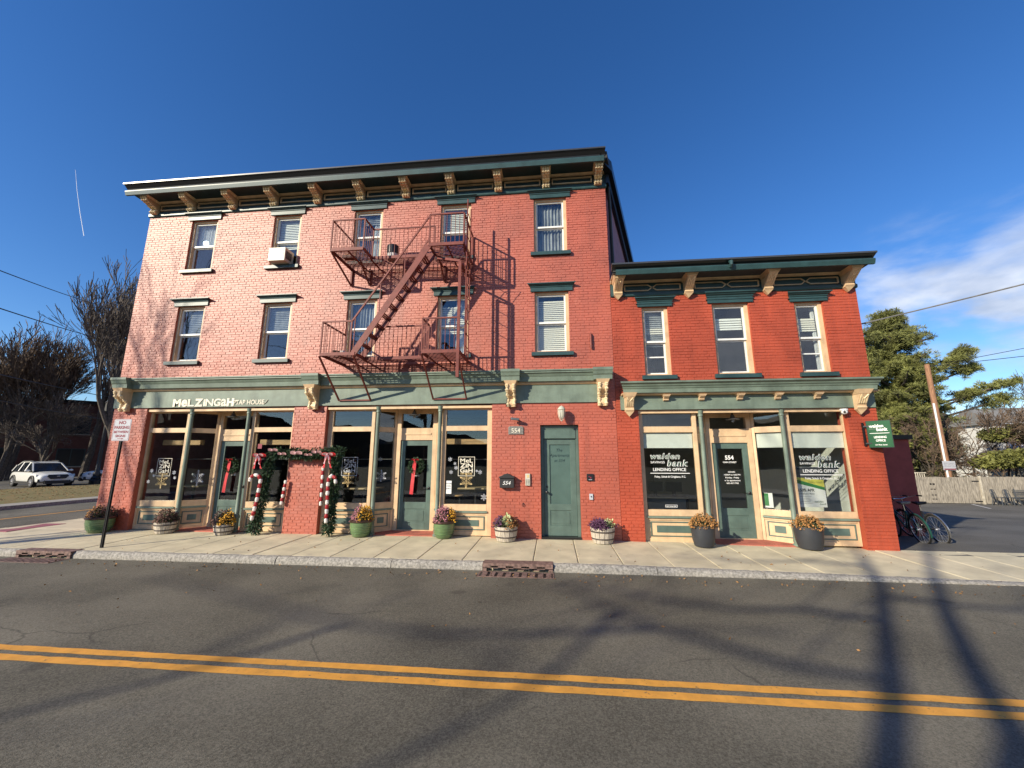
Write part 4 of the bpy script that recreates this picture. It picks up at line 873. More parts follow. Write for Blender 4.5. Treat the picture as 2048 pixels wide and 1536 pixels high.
# ================================================================== two-storey annex
B2 = thing('two_storey_building', ((XM+XR)/2, 0.0, -0.05), 'two storey red painted brick bank building with bracketed cornice joined on the right', 'building')
rw = [(2.187,2.791,3.644,5.325),(3.806,4.623,3.644,5.352),(5.632,6.242,3.644,5.316)]
BAY3 = (1.97,6.395)
H2 = [tuple(w) for w in rw]+[(BAY3[0],BAY3[1],-.4,2.835)]
X2 = XM+.004
b = wall_sheet([X2,XR],[-.4,5.72],H2,0.0088,0.32); wall2 = b.build('wall', 'red2', B2)
brickwork(wall2, X2+.004, XR, -0.14, 5.60, H2, 'red2', 60, (6.7, 0.8))
b = MB(); D2 = 9.0
b.box(XR-.3,XR,.33,D2,-.6,6.0); b.box(X2+1.0,XR,D2,D2+.3,-.6,6.0); b.build('rear_wall', 'redwall', B2)
b = MB(); b.hexa([(X2+.12,.62,3.05),(XR-.3,.62,3.05),(XR-.3,D2,3.05),(X2+2.8,D2,3.05)],[(X2+.12,.62,3.25),(XR-.3,.62,3.25),(XR-.3,D2,3.25),(X2+2.8,D2,3.25)]); b.build('upper_floor', 'innerbank', B2)
b = MB(); b.box(1.8,XR-.3,.70,4.6,-.3,-.02); b.build('ground_floor', 'inner', B2)
b = MB(); b.box(2.6,XR-.3,4.5,4.6,-.02,3.05); b.build('office_wall', 'innerbank', B2)
b = MB(); b.box(XR-.34,XR-.302,.4,4.5,-.02,3.05); b.build('office_wall', 'shade', B2)
b = MB(); b.hexa([(1.93,.40,-.02),(2.02,.40,-.02),(3.3,4.5,-.02),(3.2,4.5,-.02)],[(1.93,.40,3.04),(2.02,.40,3.04),(3.3,4.5,3.04),(3.2,4.5,3.04)]); b.build('office_wall', 'inner', B2)
for xx in (3.3,5.1): 
    b = MB(); b.box(xx-.04,xx+.04,.72,3.0,3.25,5.9); b.build('partition', 'inner', B2)
b = MB(); b.box(3.2,XR-.3,3.0,3.1,3.25,5.9); b.build('partition', 'inner', B2)
b = MB(); b.hexa([(X2,-.5,5.98),(XR+.05,-.5,5.98),(XR+.05,D2+.3,5.85),(X2+2.9,D2+.3,5.85)],[(X2,-.5,6.12),(XR+.05,-.5,6.12),(XR+.05,D2+.3,5.97),(X2+2.9,D2+.3,5.97)]); b.build('roof', 'roof', B2)
specR = [[('blind',0,.56,'greycloth_reflection'),('blind',.26,.36,'blind')],[('blind',.16,.34,'shade')],[('blind',.18,.38,'blind'),('curtain',.86,1,1,'curtain')]]
for w_, s_ in zip(rw, specR): sash_window(B2, *w_, 'teal', s_, hood_h=.215 if w_ is not rw[1] else .26, hood_steps=2, lowerbar=(w_ is not rw[1]))
cornice_run(B2, [(.31,5.60),(-.03,5.60),(-.045,5.62),(-.045,5.68),(-.02,5.70),(.31,5.70)], X2, XR+.02, 'architrave', 'teal')
b = MB(); b.box(X2,XR+.01,-.012,.31,5.702,5.935); b.build('frieze', 'teal', B2)
brx2 = [1.64,3.28,5.06,6.80]
for i in range(3):
    a, c = brx2[i]+.17, brx2[i+1]-.17; m_ = (a+c)/2; z0, z1 = 5.735, 5.875; y = -.026; b = MB(); q = .10
    for s_ in (-1,1):
        e_ = a if s_ < 0 else c; p = [(e_,z0),(m_+s_*q,z0),(m_+s_*.012,(z0+z1)/2),(m_+s_*q,z1),(e_,z1)]
        p = [(x,y,z) for x,z in p]
        for j in range(5): b.bar(p[j], p[(j+1)%5], .028, .022)
    b.build('frieze_panel_frame', 'tan', B2)
cornice_run(B2, [(.30,5.937),(-.03,5.937),(-.10,5.975),(-.13,6.01),(.30,6.01)], X2, XR+.0, 'bed_moulding', 'tan')
cornice_run(B2, [(-.1,5.985),(-.30,5.985),(-.36,6.0),(-.36,6.015),(-.1,6.015)], X2, XR+.0, 'soffit_board', 'tan')
b = MB(); b.box(X2,XR+.05,-.50,-.36,5.99,6.02); b.build('soffit', 'darkteal', B2)
for x in brx2: drop_bracket(B2, x, .25, 5.985, 5.50 if x > 2 else 5.52, .40, .10, yb=-.012)
cornice_run(B2, [(-.49,5.93),(-.535,5.93),(-.56,6.02),(-.56,6.05),(-.49,6.05)], X2+.06, XR+.0, 'cornice_board', 'teal', (0,.15))
cornice_run(B2, [(-.46,6.055),(-.50,6.055),(-.52,6.09),(-.60,6.145),(-.60,6.175),(-.46,6.175)], X2-.03, XR+.03, 'gutter', 'gutter', (0,.1)); cornice_run(B2, [(-.47,6.15),(-.601,6.148),(-.62,6.15),(-.62,6.19),(-.47,6.20)], X2-.03, XR+.035, 'drip_edge', 'lipmetal', (0,.1))
b = MB(); b.tube([(4.06,-.57,6.11),(4.06,-.635,6.09),(4.06,-.62,6.03),(4.06,-.57,5.99)],.038,8); b.build('gutter_outlet', 'teal', B2)
# bank shopfront
b = MB(); b.box(X2+.10,XR-.02,-.035,.31,2.837,3.16); b.build('fascia', 'sage', B2)
cornice_run(B2, [(.0,3.162),(-.12,3.162),(-.16,3.18),(-.16,3.20),(.0,3.20)], X2+.12, XR-.0, 'bed_moulding', 'tan')
ent2 = [(-.001,3.203),(-.21,3.203),(-.22,3.29),(-.235,3.30),(-.25,3.34),(-.27,3.35),(-.285,3.385),(-.31,3.40),(-.335,3.415),(-.335,3.45),(-.001,3.49)]
cornice_run(B2, ent2, X2+.26, XR-.18, 'shop_cornice', 'sage', (.55,.55))
for x in (1.755,6.63): drop_bracket(B2, x, .25, 3.20, 2.68, .24, .08, yb=-.036)
for x in (2.58,3.36,4.18,4.98,5.80):
    b = MB(); b.prism([(-.036,3.03),(-.07,3.03),(-.10,3.05),(-.10,3.075),(-.15,3.10),(-.17,3.12),(-.036,3.12)],x-.055,x+.055); k = b.build('modillion', 'tan', B2)
    c = MB(); c.hexa([(x-.06,-.18,3.12),(x+.06,-.18,3.12),(x+.06,-.036,3.12),(x-.06,-.036,3.12)],[(x-.085,-.20,3.162),(x+.085,-.20,3.162),(x+.085,-.036,3.162),(x-.085,-.036,3.162)]); c.build('modillion_cap', 'tan', k)
Z3s = (-.06,.45,.63,2.33,2.465,2.785,2.80); DZ3 = (-.03,2.10,2.43,2.70,2.80)
bay3 = bay(B2, BAY3[0], BAY3[1], (2.07,3.18), 3.345, (3.72,4.52), 5.075, (5.265,6.375), Z3s, DZ3, 2.815, -.06)
def bank_logo(win, x0, w, zt, y):
    k = w/.86
    for m_, bo, yy in (('letterwhite',.036,y),('logogreen',-.004,y-.003)):
        text(win,'walden',x0+.345*k,zt-.115*k,yy,.175*k,m_,bold=bo,shear=.22,sx=.205*k,thick=.002,spacing=1.14)
        text(win,'bank',x0+.61*k,zt-.275*k,yy,.19*k,m_,bold=bo,shear=.22,sx=.205*k,thick=.002,spacing=1.14)
    text(win,'SAVINGS',x0+.175*k,zt-.215*k,y,.070*k,'letterwhite',bold=.004,width=.31*k,thick=.002)
    text(win,'LENDING OFFICE',x0+.425*k,zt-.385*k,y,.095*k,'letterwhite',bold=.012,width=.72*k,thick=.002)
    b = MB(); b.box(x0,x0+.86*k,y-.002,y,zt-.442*k,zt-.428*k); b.build('logo_rule','letterwhite',win)
    text(win,'Foley, Schub & Cirigliano, P.C.',x0+.43*k,zt-.53*k,y,.06*k,'letterwhite',bold=.015,width=.68*k,thick=.002)
wb1, wb2 = bay3['wl'][0], bay3['wr'][0]
bank_logo(wb1, 2.19, .86, 1.85, yg); bank_logo(wb2, 5.37, .86, 1.83, yg)
b = MB(); t = .006; x0, x1, z0, z1 = 2.47,2.73,.675,.73
b.box(x0,x1,yg-.002,yg,z0,z0+t); b.box(x0,x1,yg-.002,yg,z1-t,z1); b.box(x0,x0+t,yg-.002,yg,z0+t,z1-t); b.box(x1-t,x1,yg-.002,yg,z0+t,z1-t); b.build('sticker_border','letterwhite',wb1)
text(wb1,'EQUAL HOUSING LENDER',2.60,.69,yg,.028,'letterwhite',bold=.02,width=.22,thick=.002)
for win, (x0,x1) in ((wb1,(2.08,3.17)),(wb2,(5.275,6.365))):
    b = MB(); b.box(x0,x1,.185,.19,1.99,2.36); b.tube([(x0,.19,1.985),(x1,.19,1.985)],.012,6); b.build('roller_shade','shade',win)
win, P = bay3['sr']; b = MB(); P.box(b,.07,P.L-.06,-.075,-.07,1.99,2.36); b.build('roller_shade','shade',win)
n_ = MB(); P.box(n_,.10,.26,-.062,-.058,.66,.98); n_.build('leaflet','paper',win)
n_ = MB(); P.box(n_,.10,.18,-.057,-.055,.70,.97); n_.build('leaflet_print','greenpaper',win)
db = bay3['door']; yd = .56+.019
text(db,'554',4.10,1.72,yd,.13,'letterwhite',bold=.03,thick=.001); text(db,'MAIN STREET',4.10,1.64,yd,.05,'letterwhite',bold=.02,thick=.001)
text(db,'HOURS\n9:00AM to 4:00 PM\nMonday - Friday\nor by appointment\n845-457-7700',4.12,1.42,yd,.047,'letterwhite',bold=.014,thick=.001,line=1.35)
# poster in the right-hand bank window
po = MB(); po.box(5.31,5.92,.30,.305,.70,1.56); post = po.build('poster','paper',B2)
q = MB(); q.prismy([(5.315,1.22),(5.915,1.06),(5.915,1.12),(5.315,1.30)],.296,.298); q.build('poster_band','greenpaper',post)
q = MB(); q.prismy([(5.315,1.302),(5.915,1.122),(5.915,1.28),(5.315,1.34)],.296,.298); q.build('poster_field','yellowpaper',post)
q = MB(); q.prismy([(5.315,1.342),(5.915,1.282),(5.915,1.555),(5.315,1.555)],.296,.298); q.build('poster_photo','darkpaper',post)
text(post,'4.50% APR',5.52,1.03,.298,.09,'black',bold=.02,width=.36,thick=.001); text(post,'Introductory Rates',5.52,.97,.298,.05,'black',width=.34,thick=.001)
for k in range(5):
    q = MB(); q.box(5.36,5.62-.03*(k%2),.2975,.299,.92-.035*k,.925-.035*k); q.build('poster_rule','darkpaper',post)
text(post,'walden',5.76,.80,.298,.06,'logogreen',shear=.2,width=.18,thick=.001); text(post,'bank',5.84,.75,.298,.06,'logogreen',shear=.2,width=.13,thick=.001)
# rear wing
b = MB(); b.hexa([(7.002,3.0,-.6),(9.95,3.0,-.6),(9.95,7.5,-.8),(7.002,7.5,-.8)],[(7.002,3.0,2.28),(9.95,3.0,2.28),(9.95,7.5,2.28),(7.002,7.5,2.28)]); wg = b.build('rear_wing','redwall',B2)
b = MB(); b.box(7.002,10.02,2.93,7.56,2.281,2.40); b.build('wing_coping','gutter',wg)
b = MB(); b.box(7.35,8.25,2.97,3.0,-.35,1.75); b.build('wing_door','black',wg)
b = MB(); b.tube([(8.9,3.4,2.4),(8.9,3.4,2.75)],.035,8); b.build('vent_pipe','black',wg)

# ================================================================== fire escape
FE = thing('fire_escape', (-3.6, 0.0, 4.0), 'red iron fire escape with two landings levels and a steep stair on the facade', 'fire escape')
DP = 1.05
def platform(z, xl, xr_, dw=.58):
    (a, c), (d, e) = xl, xr_
    fr = MB(); h = .075; t = .025
    for p0, p1 in (((a,-DP),(c,-DP)),((c,-DP),(c,-dw)),((c,-dw),(d,-dw)),((d,-dw),(d,-DP)),((d,-DP),(e,-DP)),((e,-DP),(e,0)),((a,-DP),(a,0))):
        fr.bar((p0[0],p0[1],z-.01),(p1[0],p1[1],z-.01),t,h)
    for x in ((a+c)/2,(d+e)/2,c-.04,d+.04): fr.bar((x,-DP if x in ((a+c)/2,(d+e)/2) else -dw,z-.03),(x,0,z-.03),.03,.03)
    pf = fr.build('platform', 'iron', FE)
    y = -DP+.05
    while y < -.05:
        rows = [(a,c),(d,e)] if y < -dw+.02 else [(a,e)]
        for p, q in rows:
            s = MB(); s.box(p+.012,q-.012,y-.013,y+.013,z+.002,z+.012); s.build('slat', 'iron', pf)
        y += .062
    return pf
def railing(z, pts, h, step=.115, post=.035, skip_last=False):
    r = MB(); zt = z+h
    for i in range(len(pts)-1): r.bar((*pts[i],zt),(*pts[i+1],zt),.03,.035)
    for p in pts: r.bar((*p,z),(*p,zt),.03)
    ra = r.build('railing', 'iron', FE)
    for i in range(len(pts)-1):
        p, q = Vector(pts[i]), Vector(pts[i+1]); L = (q-p).length; n = int(L/step)
        for k in range(1, n+1):
            if k/(n+1) >= 1: continue
            m_ = p.lerp(q, k/(n+1)); b = MB(); b.bar((m_.x,m_.y,z+.02),(m_.x,m_.y,zt-.015),.011); b.build('baluster', 'iron', ra)
z3f, z2f = 6.66, 4.075
L3, R3 = (-5.215,-4.40), (-2.79,-1.97); L2, R2 = (-5.235,-4.41), (-2.86,-2.02)
platform(z3f, L3, R3); platform(z2f, L2, R2)
railing(z3f, [(L3[0],-.03),(L3[0],-DP),(L3[1],-DP),(L3[1],-.58),(R3[0]-.02,-.58)], .765)
railing(z3f, [(R3[0],-DP),(R3[1],-DP),(R3[1],-.03)], .765)
railing(z2f, [(L2[0],-.03),(L2[0],-DP),(L2[1]-.12,-DP)], .765)
railing(z2f, [(L2[1]+.03,-.58),(R2[0],-.58),(R2[0],-DP),(R2[1],-DP)], .765)
# stair
st0, st1 = Vector((-4.45,0,z2f)), Vector((-2.80,0,z3f-.02))
for yy in (-DP+.01,-.64):
    b = MB(); b.bar((st0.x,yy,st0.z),(st1.x,yy,st1.z),.02,.14); sg = b.build('stringer', 'iron', FE)
n = 11
for k in range(1, n):
    p = st0.lerp(st1, k/n); tr = MB()
    for j in range(3): tr.box(p.x-.085+.06*j,p.x-.045+.06*j,-DP+.02,-.65,p.z-.005,p.z+.006)
    tr.box(p.x-.09,p.x+.09,-DP+.022,-DP+.03,p.z-.02,p.z+.006); tr.box(p.x-.09,p.x+.09,-.66,-.652,p.z-.02,p.z+.006)
    tr.build('tread', 'iron', FE)
for yy, lo in ((-DP+.01,(-4.53,z2f+.77)),(-.64,(-4.30,z2f+.58))):
    b = MB(); hi = (-2.80,z3f+.745) if yy < -1 else (-2.95,z3f+.36)
    b.bar((lo[0],yy,lo[1]),(hi[0],yy,hi[1]),.03,.035)
    for t in (.04,.36,.68):
        q = Vector((lo[0],yy,lo[1])).lerp(Vector((hi[0],yy,hi[1])),t); s_ = st0.lerp(st1,max(0,(q.x-st0.x)/(st1.x-st0.x))); b.bar((q.x,yy,max(z2f,s_.z)),tuple(q),.018)
    b.build('handrail', 'iron', FE)
# brackets
for z, zz, xs_ in ((z3f,6.22,(L3[0]+.01,L3[1]-.3,R3[0]+.1,R3[1]-.01)),(z2f,3.15,(L2[0]-.02,L2[1]-.03,R2[0]+.0,R2[1]-.02))):
    for x in xs_:
        b = MB(); dd = DP if z == z2f else (DP-.03 if x in (xs_[0],xs_[3]) else .58)
        b.bar((x,-dd,z-.05),(x,-.05,zz),.028,.045)
        if z == z3f: b.bar((x,-.035,zz-.03),(x,-.035,z-.03),.045,.035)
        b.build('bracket', 'iron', FE)
for x0, x1 in ((L2[0]-.02,L2[1]-.03),(R2[0],R2[1]-.02)):
    b = MB(); b.bar((x0,-.06,3.15),(x1,-.06,3.15),.03,.03); b.build('tie_bar', 'iron', FE)
# fixed ladder square to the wall and the guide posts
LD = MB(); xl = -1.93
for y in (-.49,-.87): LD.bar((xl,y,4.02),(xl,y,7.89),.022,.045)
lad = LD.build('ladder', 'iron', FE)
z = 4.25
while z < 7.8:
    b = MB(); b.tube([(xl,-.87,z),(xl,-.49,z)],.009,5); b.build('rung', 'iron', lad); z += .30
b = MB(); b.bar((-2.035,-DP-.01,3.47),(-2.035,-DP-.01,6.20),.065,.04); b.bar((-1.96,-.62,4.05),(-1.96,-.62,6.05),.05,.04); b.build('guide_post', 'iron', FE)
b = MB(); b.bar((-2.035,-DP-.01,6.20),(-2.72,-.60,6.55),.03,.05); b.bar((-2.035,-DP-.01,6.18),(-1.96,-.62,6.02),.04,.04); b.tube([(-2.03,-1.06,6.25),(-1.70,-.95,6.45),(-1.68,-.55,6.22),(-1.95,-.60,6.02)],.008,4); b.build('guide_brace', 'iron', FE)

# ================================================================== things on the walls
AC = thing('window_air_conditioner', (-7.2,-.25,6.89), 'white window air conditioner in the top floor window second from the left', 'air conditioner')
b = MB(); b.box(-7.47,-6.99,-.26,.10,6.905,7.285); b.build('casing','ivory',AC,bevel=.012)
for k in range(7):
    b = MB(); b.box(-7.43,-7.03,-.268,-.26,6.95+.045*k,6.970+.045*k); b.build('louvre','metalgrey',AC)
b = MB(); 
for k in range(8): b.box(-6.99,-6.984,-.22+.03*k,-.205+.03*k,6.98,7.2)
b.build('side_vent','plastic',AC)
BK = thing('paint_bucket', (-3.93,-.35,z3f+.012), 'white bucket with black top on the upper fire escape walkway', 'bucket')
b = MB(); b.lathe([(.125,z3f+.013),(.145,z3f+.30),(.150,z3f+.30),(.150,z3f+.315),(.130,z3f+.315),(.128,z3f+.25)],(-3.95,-.38,0),16); b.build('pail','canewhite',BK,smooth=True)
b = MB(); b.lathe([(.1505,z3f+.17),(.156,z3f+.36),(.150,z3f+.385),(.13,z3f+.385)],(-3.95,-.38,0),16); b.build('black_liner','black',BK,smooth=True)
PB = thing('plant_tray', (-5.05,-.55,z3f+.012), 'small dead plant tray on the upper left fire escape landing', 'plant tray')
b = MB(); b.box(-5.15,-4.85,-.65,-.50,z3f+.013,z3f+.07); b.build('tray','brownrim',PB)
b = MB()
for k in range(40): x, y = random.uniform(-5.14,-4.86), random.uniform(-.64,-.51); b.tube([(x,y,z3f+.06),(x+random.uniform(-.03,.03),y,z3f+.06+random.uniform(.03,.09))],.004,3)
b.build('dead_stems','mum_rust',PB)
PB = thing('flower_pot', (-4.98,-.70,z2f+.012), 'small pots on the lower left fire escape landing', 'flower pot')
b = MB(); b.lathe([(.06,z2f+.013),(.085,z2f+.16),(.07,z2f+.16)],(-5.07,-.7,0),12); b.build('pot','brownrim',PB,smooth=True)
b = MB(); b.lathe([(.06,z2f+.013),(.08,z2f+.15),(.065,z2f+.15)],(-4.88,-.7,0),12); b.build('pot','canewhite',PB,smooth=True)

LN = thing('wall_lantern', (.21,-.001,2.70), 'ivory ribbed wall lantern above the apartment door', 'wall lantern')
b = MB(); b.lathe([(.07,-.001),(.07,-.03),(.03,-.04)],(.215,0,2.80),14,'y'); b.tube([(.215,-.03,2.80),(.215,-.10,2.86),(.215,-.17,2.885)],.018,8); b.build('wall_mount','ivory',LN,smooth=True)
b = MB(); b.lathe([(.012,2.935),(.022,2.925),(.05,2.91),(.085,2.865),(.092,2.845),(.08,2.84),(.075,2.835)],(.215,-.18,0),16); b.build('cap','ivory',LN,smooth=True)
b = MB(); b.lathe([(.072,2.835),(.074,2.78),(.062,2.69),(.04,2.64),(.015,2.62)],(.215,-.18,0),16); b.build('globe','ivory',LN,smooth=True)
b = MB()
for k in range(6):
    t = k*math.pi/3; b.tube([(.215+math.cos(t)*r_,-.18+math.sin(t)*r_,z_) for r_, z_ in ((.084,2.84),(.084,2.77),(.07,2.68),(.045,2.62),(.02,2.595))],.006,4)
b.ball((.215,-.18,2.59),.02,8,5); b.build('cage','ivory',LN,smooth=True)

SP = thing('spotlight', (-.83,-.001,2.60), 'small dark spotlight bracket above the 554 plaque', 'spotlight')
b = MB(); b.box(-.82,-.78,-.12,-.001,2.615,2.645); b.bar((-.95,-.15,2.65),(-.76,-.15,2.63),.06,.055); b.build('spot_body','metalgrey',SP,bevel=.006)
b = MB(); b.box(-.96,-.948,-.175,-.125,2.625,2.675); b.build('lens','black',SP)
PQ = thing('house_number_plaque', (-.85,-.012,2.38), 'pewter house number plaque reading 554 beside the door', 'plaque')
pl = [(-1.03,2.295),(-.675,2.295),(-.675,2.455),(-.71,2.485),(-.995,2.485),(-1.03,2.455)]
b = MB(); b.prismy(pl,-.022,-.002); b.build('plate','pewter',PQ,bevel=.004)
text(PQ,'554',-.853,2.335,-.023,.145,'letter',bold=.0,thick=.003)
MBX = thing('mailbox', (-1.05,-.10,1.08), 'black wall mailbox with curved lid numbered 554', 'mailbox')
b = MB(); b.box(-1.215,-.885,-.135,-.002,1.085,1.30); b.build('box_body','plastic',MBX,bevel=.008)
lid = [(-1.225,1.30),(-.875,1.30),(-.875,1.335),(-.93,1.352),(-.985,1.385),(-1.05,1.402),(-1.115,1.385),(-1.17,1.352),(-1.225,1.335)]
b = MB(); b.prismy(lid,-.16,-.002); b.build('lid','plastic',MBX,bevel=.006)
text(MBX,'554',-1.05,1.155,-.137,.12,'letterwhite',bold=.0,shear=.3,thick=.003)
KP = thing('intercom_keypad', (-.58,-.02,1.13), 'ivory intercom keypad left of the apartment door', 'intercom')
b = MB(); b.box(-.635,-.525,-.045,-.002,1.135,1.40); b.build('keypad_body','ivory',KP,bevel=.006)
b = MB(); b.box(-.595,-.545,-.048,-.045,1.31,1.375); b.build('screen','lettergold',KP)
for k in range(8):
    b = MB(); b.box(-.625+.05*(k%2),-.59+.05*(k%2),-.049,-.045,1.16+.03*(k//2),1.178+.03*(k//2)); b.build('button','pewter',KP)
CR = thing('card_reader', (.83,-.02,1.24), 'square black card reader right of the apartment door', 'card reader')
b = MB(); b.box(.75,.905,-.035,-.002,1.245,1.40); b.build('reader_body','black',CR,bevel=.008)
b = MB(); b.box(.79,.815,-.038,-.035,1.33,1.35); b.box(.82,.85,-.038,-.035,1.30,1.335); b.build('indicator','signred',CR)
b = MB(); b.box(.79,.865,-.038,-.035,1.268,1.278); b.build('status_bar','signwhite',CR)
DB = thing('door_bell', (.835,-.015,.83), 'small white bell plate below the card reader', 'door bell')
b = MB(); b.box(.795,.875,-.03,-.002,.835,.965); b.build('plate','signwhite',DB,bevel=.005)
b = MB(); b.lathe([(.014,-.03),(.014,-.04),(.006,-.042)],(.835,0,.905),10,'y'); b.build('push_button','black',DB)
PR = thing('wall_ring', (-.69,-.02,.70), 'small dark iron ring fixed to the brick below the mailbox', 'wall ring')
b = MB(); b.tube([(-.69+.022*math.cos(t),-.025,.705+.026*math.sin(t)) for t in np.linspace(0,2*math.pi,14)[:-1]],.006,5,closed=True); b.box(-.70,-.68,-.025,-.002,.728,.75); b.build('ring','black',PR)
SC = thing('security_camera', (6.30,-.05,2.70), 'white dome security camera under the bank cornice', 'security camera')
b = MB(); b.lathe([(.075,2.80),(.075,2.765),(.06,2.76)],(6.29,-.08,0),16); b.build('base','white',SC,smooth=True)
b = MB(); b.ball((6.29,-.09,2.735),(.062,.062,.055),14,8); b.build('dome','white',SC,smooth=True)
b = MB(); b.ball((6.265,-.135,2.73),(.028,.02,.025),10,6); b.build('lens','black',SC,smooth=True)
# projecting bank sign, wedge-shaped
SG = thing('projecting_sign', (6.9,-.1,1.96), 'green projecting bank sign at the right corner of the brick annex', 'sign')
p0, p1, p2 = Vector((6.70,-.05,0)), Vector((6.955,-.36,0)), Vector((7.13,-.03,0)); z0, z1 = 1.965, 2.535
b = MB(); b.add([(p.x,p.y,z) for z in (z0,z1) for p in (p0,p1,p2)], [(0,2,1),(3,4,5),(1,2,5,4),(2,0,3,5),(0,1,4,3)]); b.build('cabinet','black',SG)
P = Plan(p0, p1); f = MB(); P.box(f,.012,P.L-.008,0,.006,z0+.012,z1-.012); f.build('face','bankgreen',SG)
mt = Matrix(((P.d.x,-P.n.x,0,0),(P.d.y,-P.n.y,0,0),(0,0,1,0),(0,0,0,1)))
def sgt(body, a, z, size, width, m='letterwhite', bold=.02):
    q = P.pt(a,.008,z); mm = Matrix.Translation(q) @ mt; text(SG, body, 0, 0, 0, size, m, bold=bold, width=width, thick=.002, mtx=mm)
sgt('walden',.165,2.39,.09,.235,bold=.03); sgt('bank',.255,2.315,.095,.18,bold=.03); sgt('SAVINGS',.105,2.345,.04,.12,'sage'); sgt('LENDING',.205,2.165,.06,.20,bold=.03); sgt('OFFICE',.205,2.095,.06,.155,bold=.03); sgt('554 Main Street',.205,2.015,.035,.19)
f = MB(); P.box(f,.045,.36,.006,.009,2.262,2.272); f.build('rule','letterwhite',SG)
f = MB(); f.bar((6.66,-.0,2.5),(6.66,-.0,2.0),.03,.06); f.bar((6.66,-.01,2.42),(6.74,-.09,2.42),.03); f.bar((6.66,-.01,2.06),(6.74,-.09,2.06),.03); f.build('bracket','black',SG)
# entry pendants
def pendant(x, y, z, label):
    t = thing('pendant_lamp', (x,y,z), label, 'lamp', 'shop entry pendant lamps')
    b = MB(); b.lathe([(.05,z+.235),(.05,z+.21),(.02,z+.205),(.02,z+.16)],(x,y,0),10); b.build('stem','black',t,smooth=True)
    b = MB(); b.lathe([(.035,z+.16),(.045,z+.12),(.06,z+.09),(.14,z+.055),(.155,z+.045),(.15,z+.04),(.06,z+.07),(.03,z+.09)],(x,y,0),18); b.build('lamp_shade','metalgrey',t,smooth=True)
    b = MB(); b.lathe([(.03,z+.08),(.042,z+.04),(.03,z-.005),(.01,z-.015)],(x,y,0),12); b.build('glass_jar','lamp',t,smooth=True)
    for k in range(5):
        a = k*2*math.pi/5; b = MB(); b.tube([(x+.05*math.cos(a),y+.05*math.sin(a),z+.06),(x+.055*math.cos(a),y+.055*math.sin(a),z+.02),(x+.01*math.cos(a),y+.01*math.sin(a),z-.02)],.004,4); b.build('guard_wire','metalgrey',t)
pendant(-8.36,.32,2.755,'dark cage pendant lamp in the left tap house entry'); pendant(-3.44,.32,2.755,'dark cage pendant lamp in the middle shop entry'); pendant(4.15,.32,2.58,'dark cage pendant lamp in the bank entry')
# star anchor plates and service conduit on the wall
WC = thing('wall_conduit', (.93,-.03,4.45), 'short red painted service pipe stub high on the brick wall', 'pipe')
b = MB(); b.tube([(.955,-.05,4.32),(.955,-.05,4.66),(.955,-.02,4.70)],.022,8); b.build('pipe','iron',WC,smooth=True)
b = MB(); b.box(.93,.98,-.06,-.002,4.38,4.40); b.box(.93,.98,-.06,-.002,4.56,4.58); b.build('strap','iron',WC)

# ================================================================== planters
def leaf_cloud(pts, size, flat=0.4):
    """small leaf faces: one bent quad per point, random facing; returns arrays"""
    n = len(pts); d = RNG.normal(size=(n,3)); d /= np.linalg.norm(d,axis=1)[:,None]; e = RNG.normal(size=(n,3)); e -= (e*d).sum(1)[:,None]*d; e /= np.linalg.norm(e,axis=1)[:,None]
    s = size*RNG.uniform(.6,1.3,(n,1)); P = np.asarray(pts)
    V = np.stack([P-d*s, P+e*s*flat, P+d*s, P-e*s*flat],1)
    return V.reshape(-1,3), np.arange(4*n).reshape(-1,4)
def dome_points(n, c, rx, rz, shell=.55):
    u = RNG.uniform(0,1,n)*.92+.02; th = RNG.uniform(0,2*math.pi,n); ph = np.arccos(1-u*1.05); rr = RNG.uniform(shell,1.0,n)
    rr *= (1+.10*np.sin(3*th+c[0]*7)+.07*np.sin(5*th+2))*RNG.normal(1,.075,n)
    return np.stack([c[0]+rx*rr*np.sin(ph)*np.cos(th), c[1]+rx*rr*np.sin(ph)*np.sin(th), c[2]+rz*rr*np.cos(ph)],1)
def blossoms(pts, r):
    b = MB(); n = len(pts); t = np.linspace(0,2*math.pi,7)[:-1]; V = []; F = []
    for i, p in enumerate(pts):
        d = RNG.normal(size=3)*.4+np.array([0,-.4,.8]); d /= np.linalg.norm(d); e = np.cross(d,[.3,.9,.2]); e /= np.linalg.norm(e); f = np.cross(d,e); rr = r*RNG.uniform(.7,1.25); k = len(V)
        V.append(p+d*rr*.35)
        for a in t: V.append(p+(e*math.cos(a)+f*math.sin(a))*rr)
        F += [(k,k+1+j,k+1+(j+1)%6) for j in range(6)]
    return np.array(V), np.array(F)
def plant(t, c, rx, rz, cols, nl=1500, nb=620, leaf='mumleaf', ls=.024, br=.017):
    V, F = leaf_cloud(dome_points(nl,c,rx*.95,rz*.93,.3), ls); np_mesh('foliage',V,F,leaf,t)
    pts = dome_points(nb,c,rx,rz,.9); ang = np.arctan2(pts[:,1]-c[1],pts[:,0]-c[0])
    for k, (m, lo, hi) in enumerate(cols):
        sel = pts[(pts[:,0]-c[0])/rx >= lo]; sel = sel[(sel[:,0]-c[0])/rx < hi]
        if len(sel): V, F = blossoms(sel, br); np_mesh('blossoms',V,F,m,t)
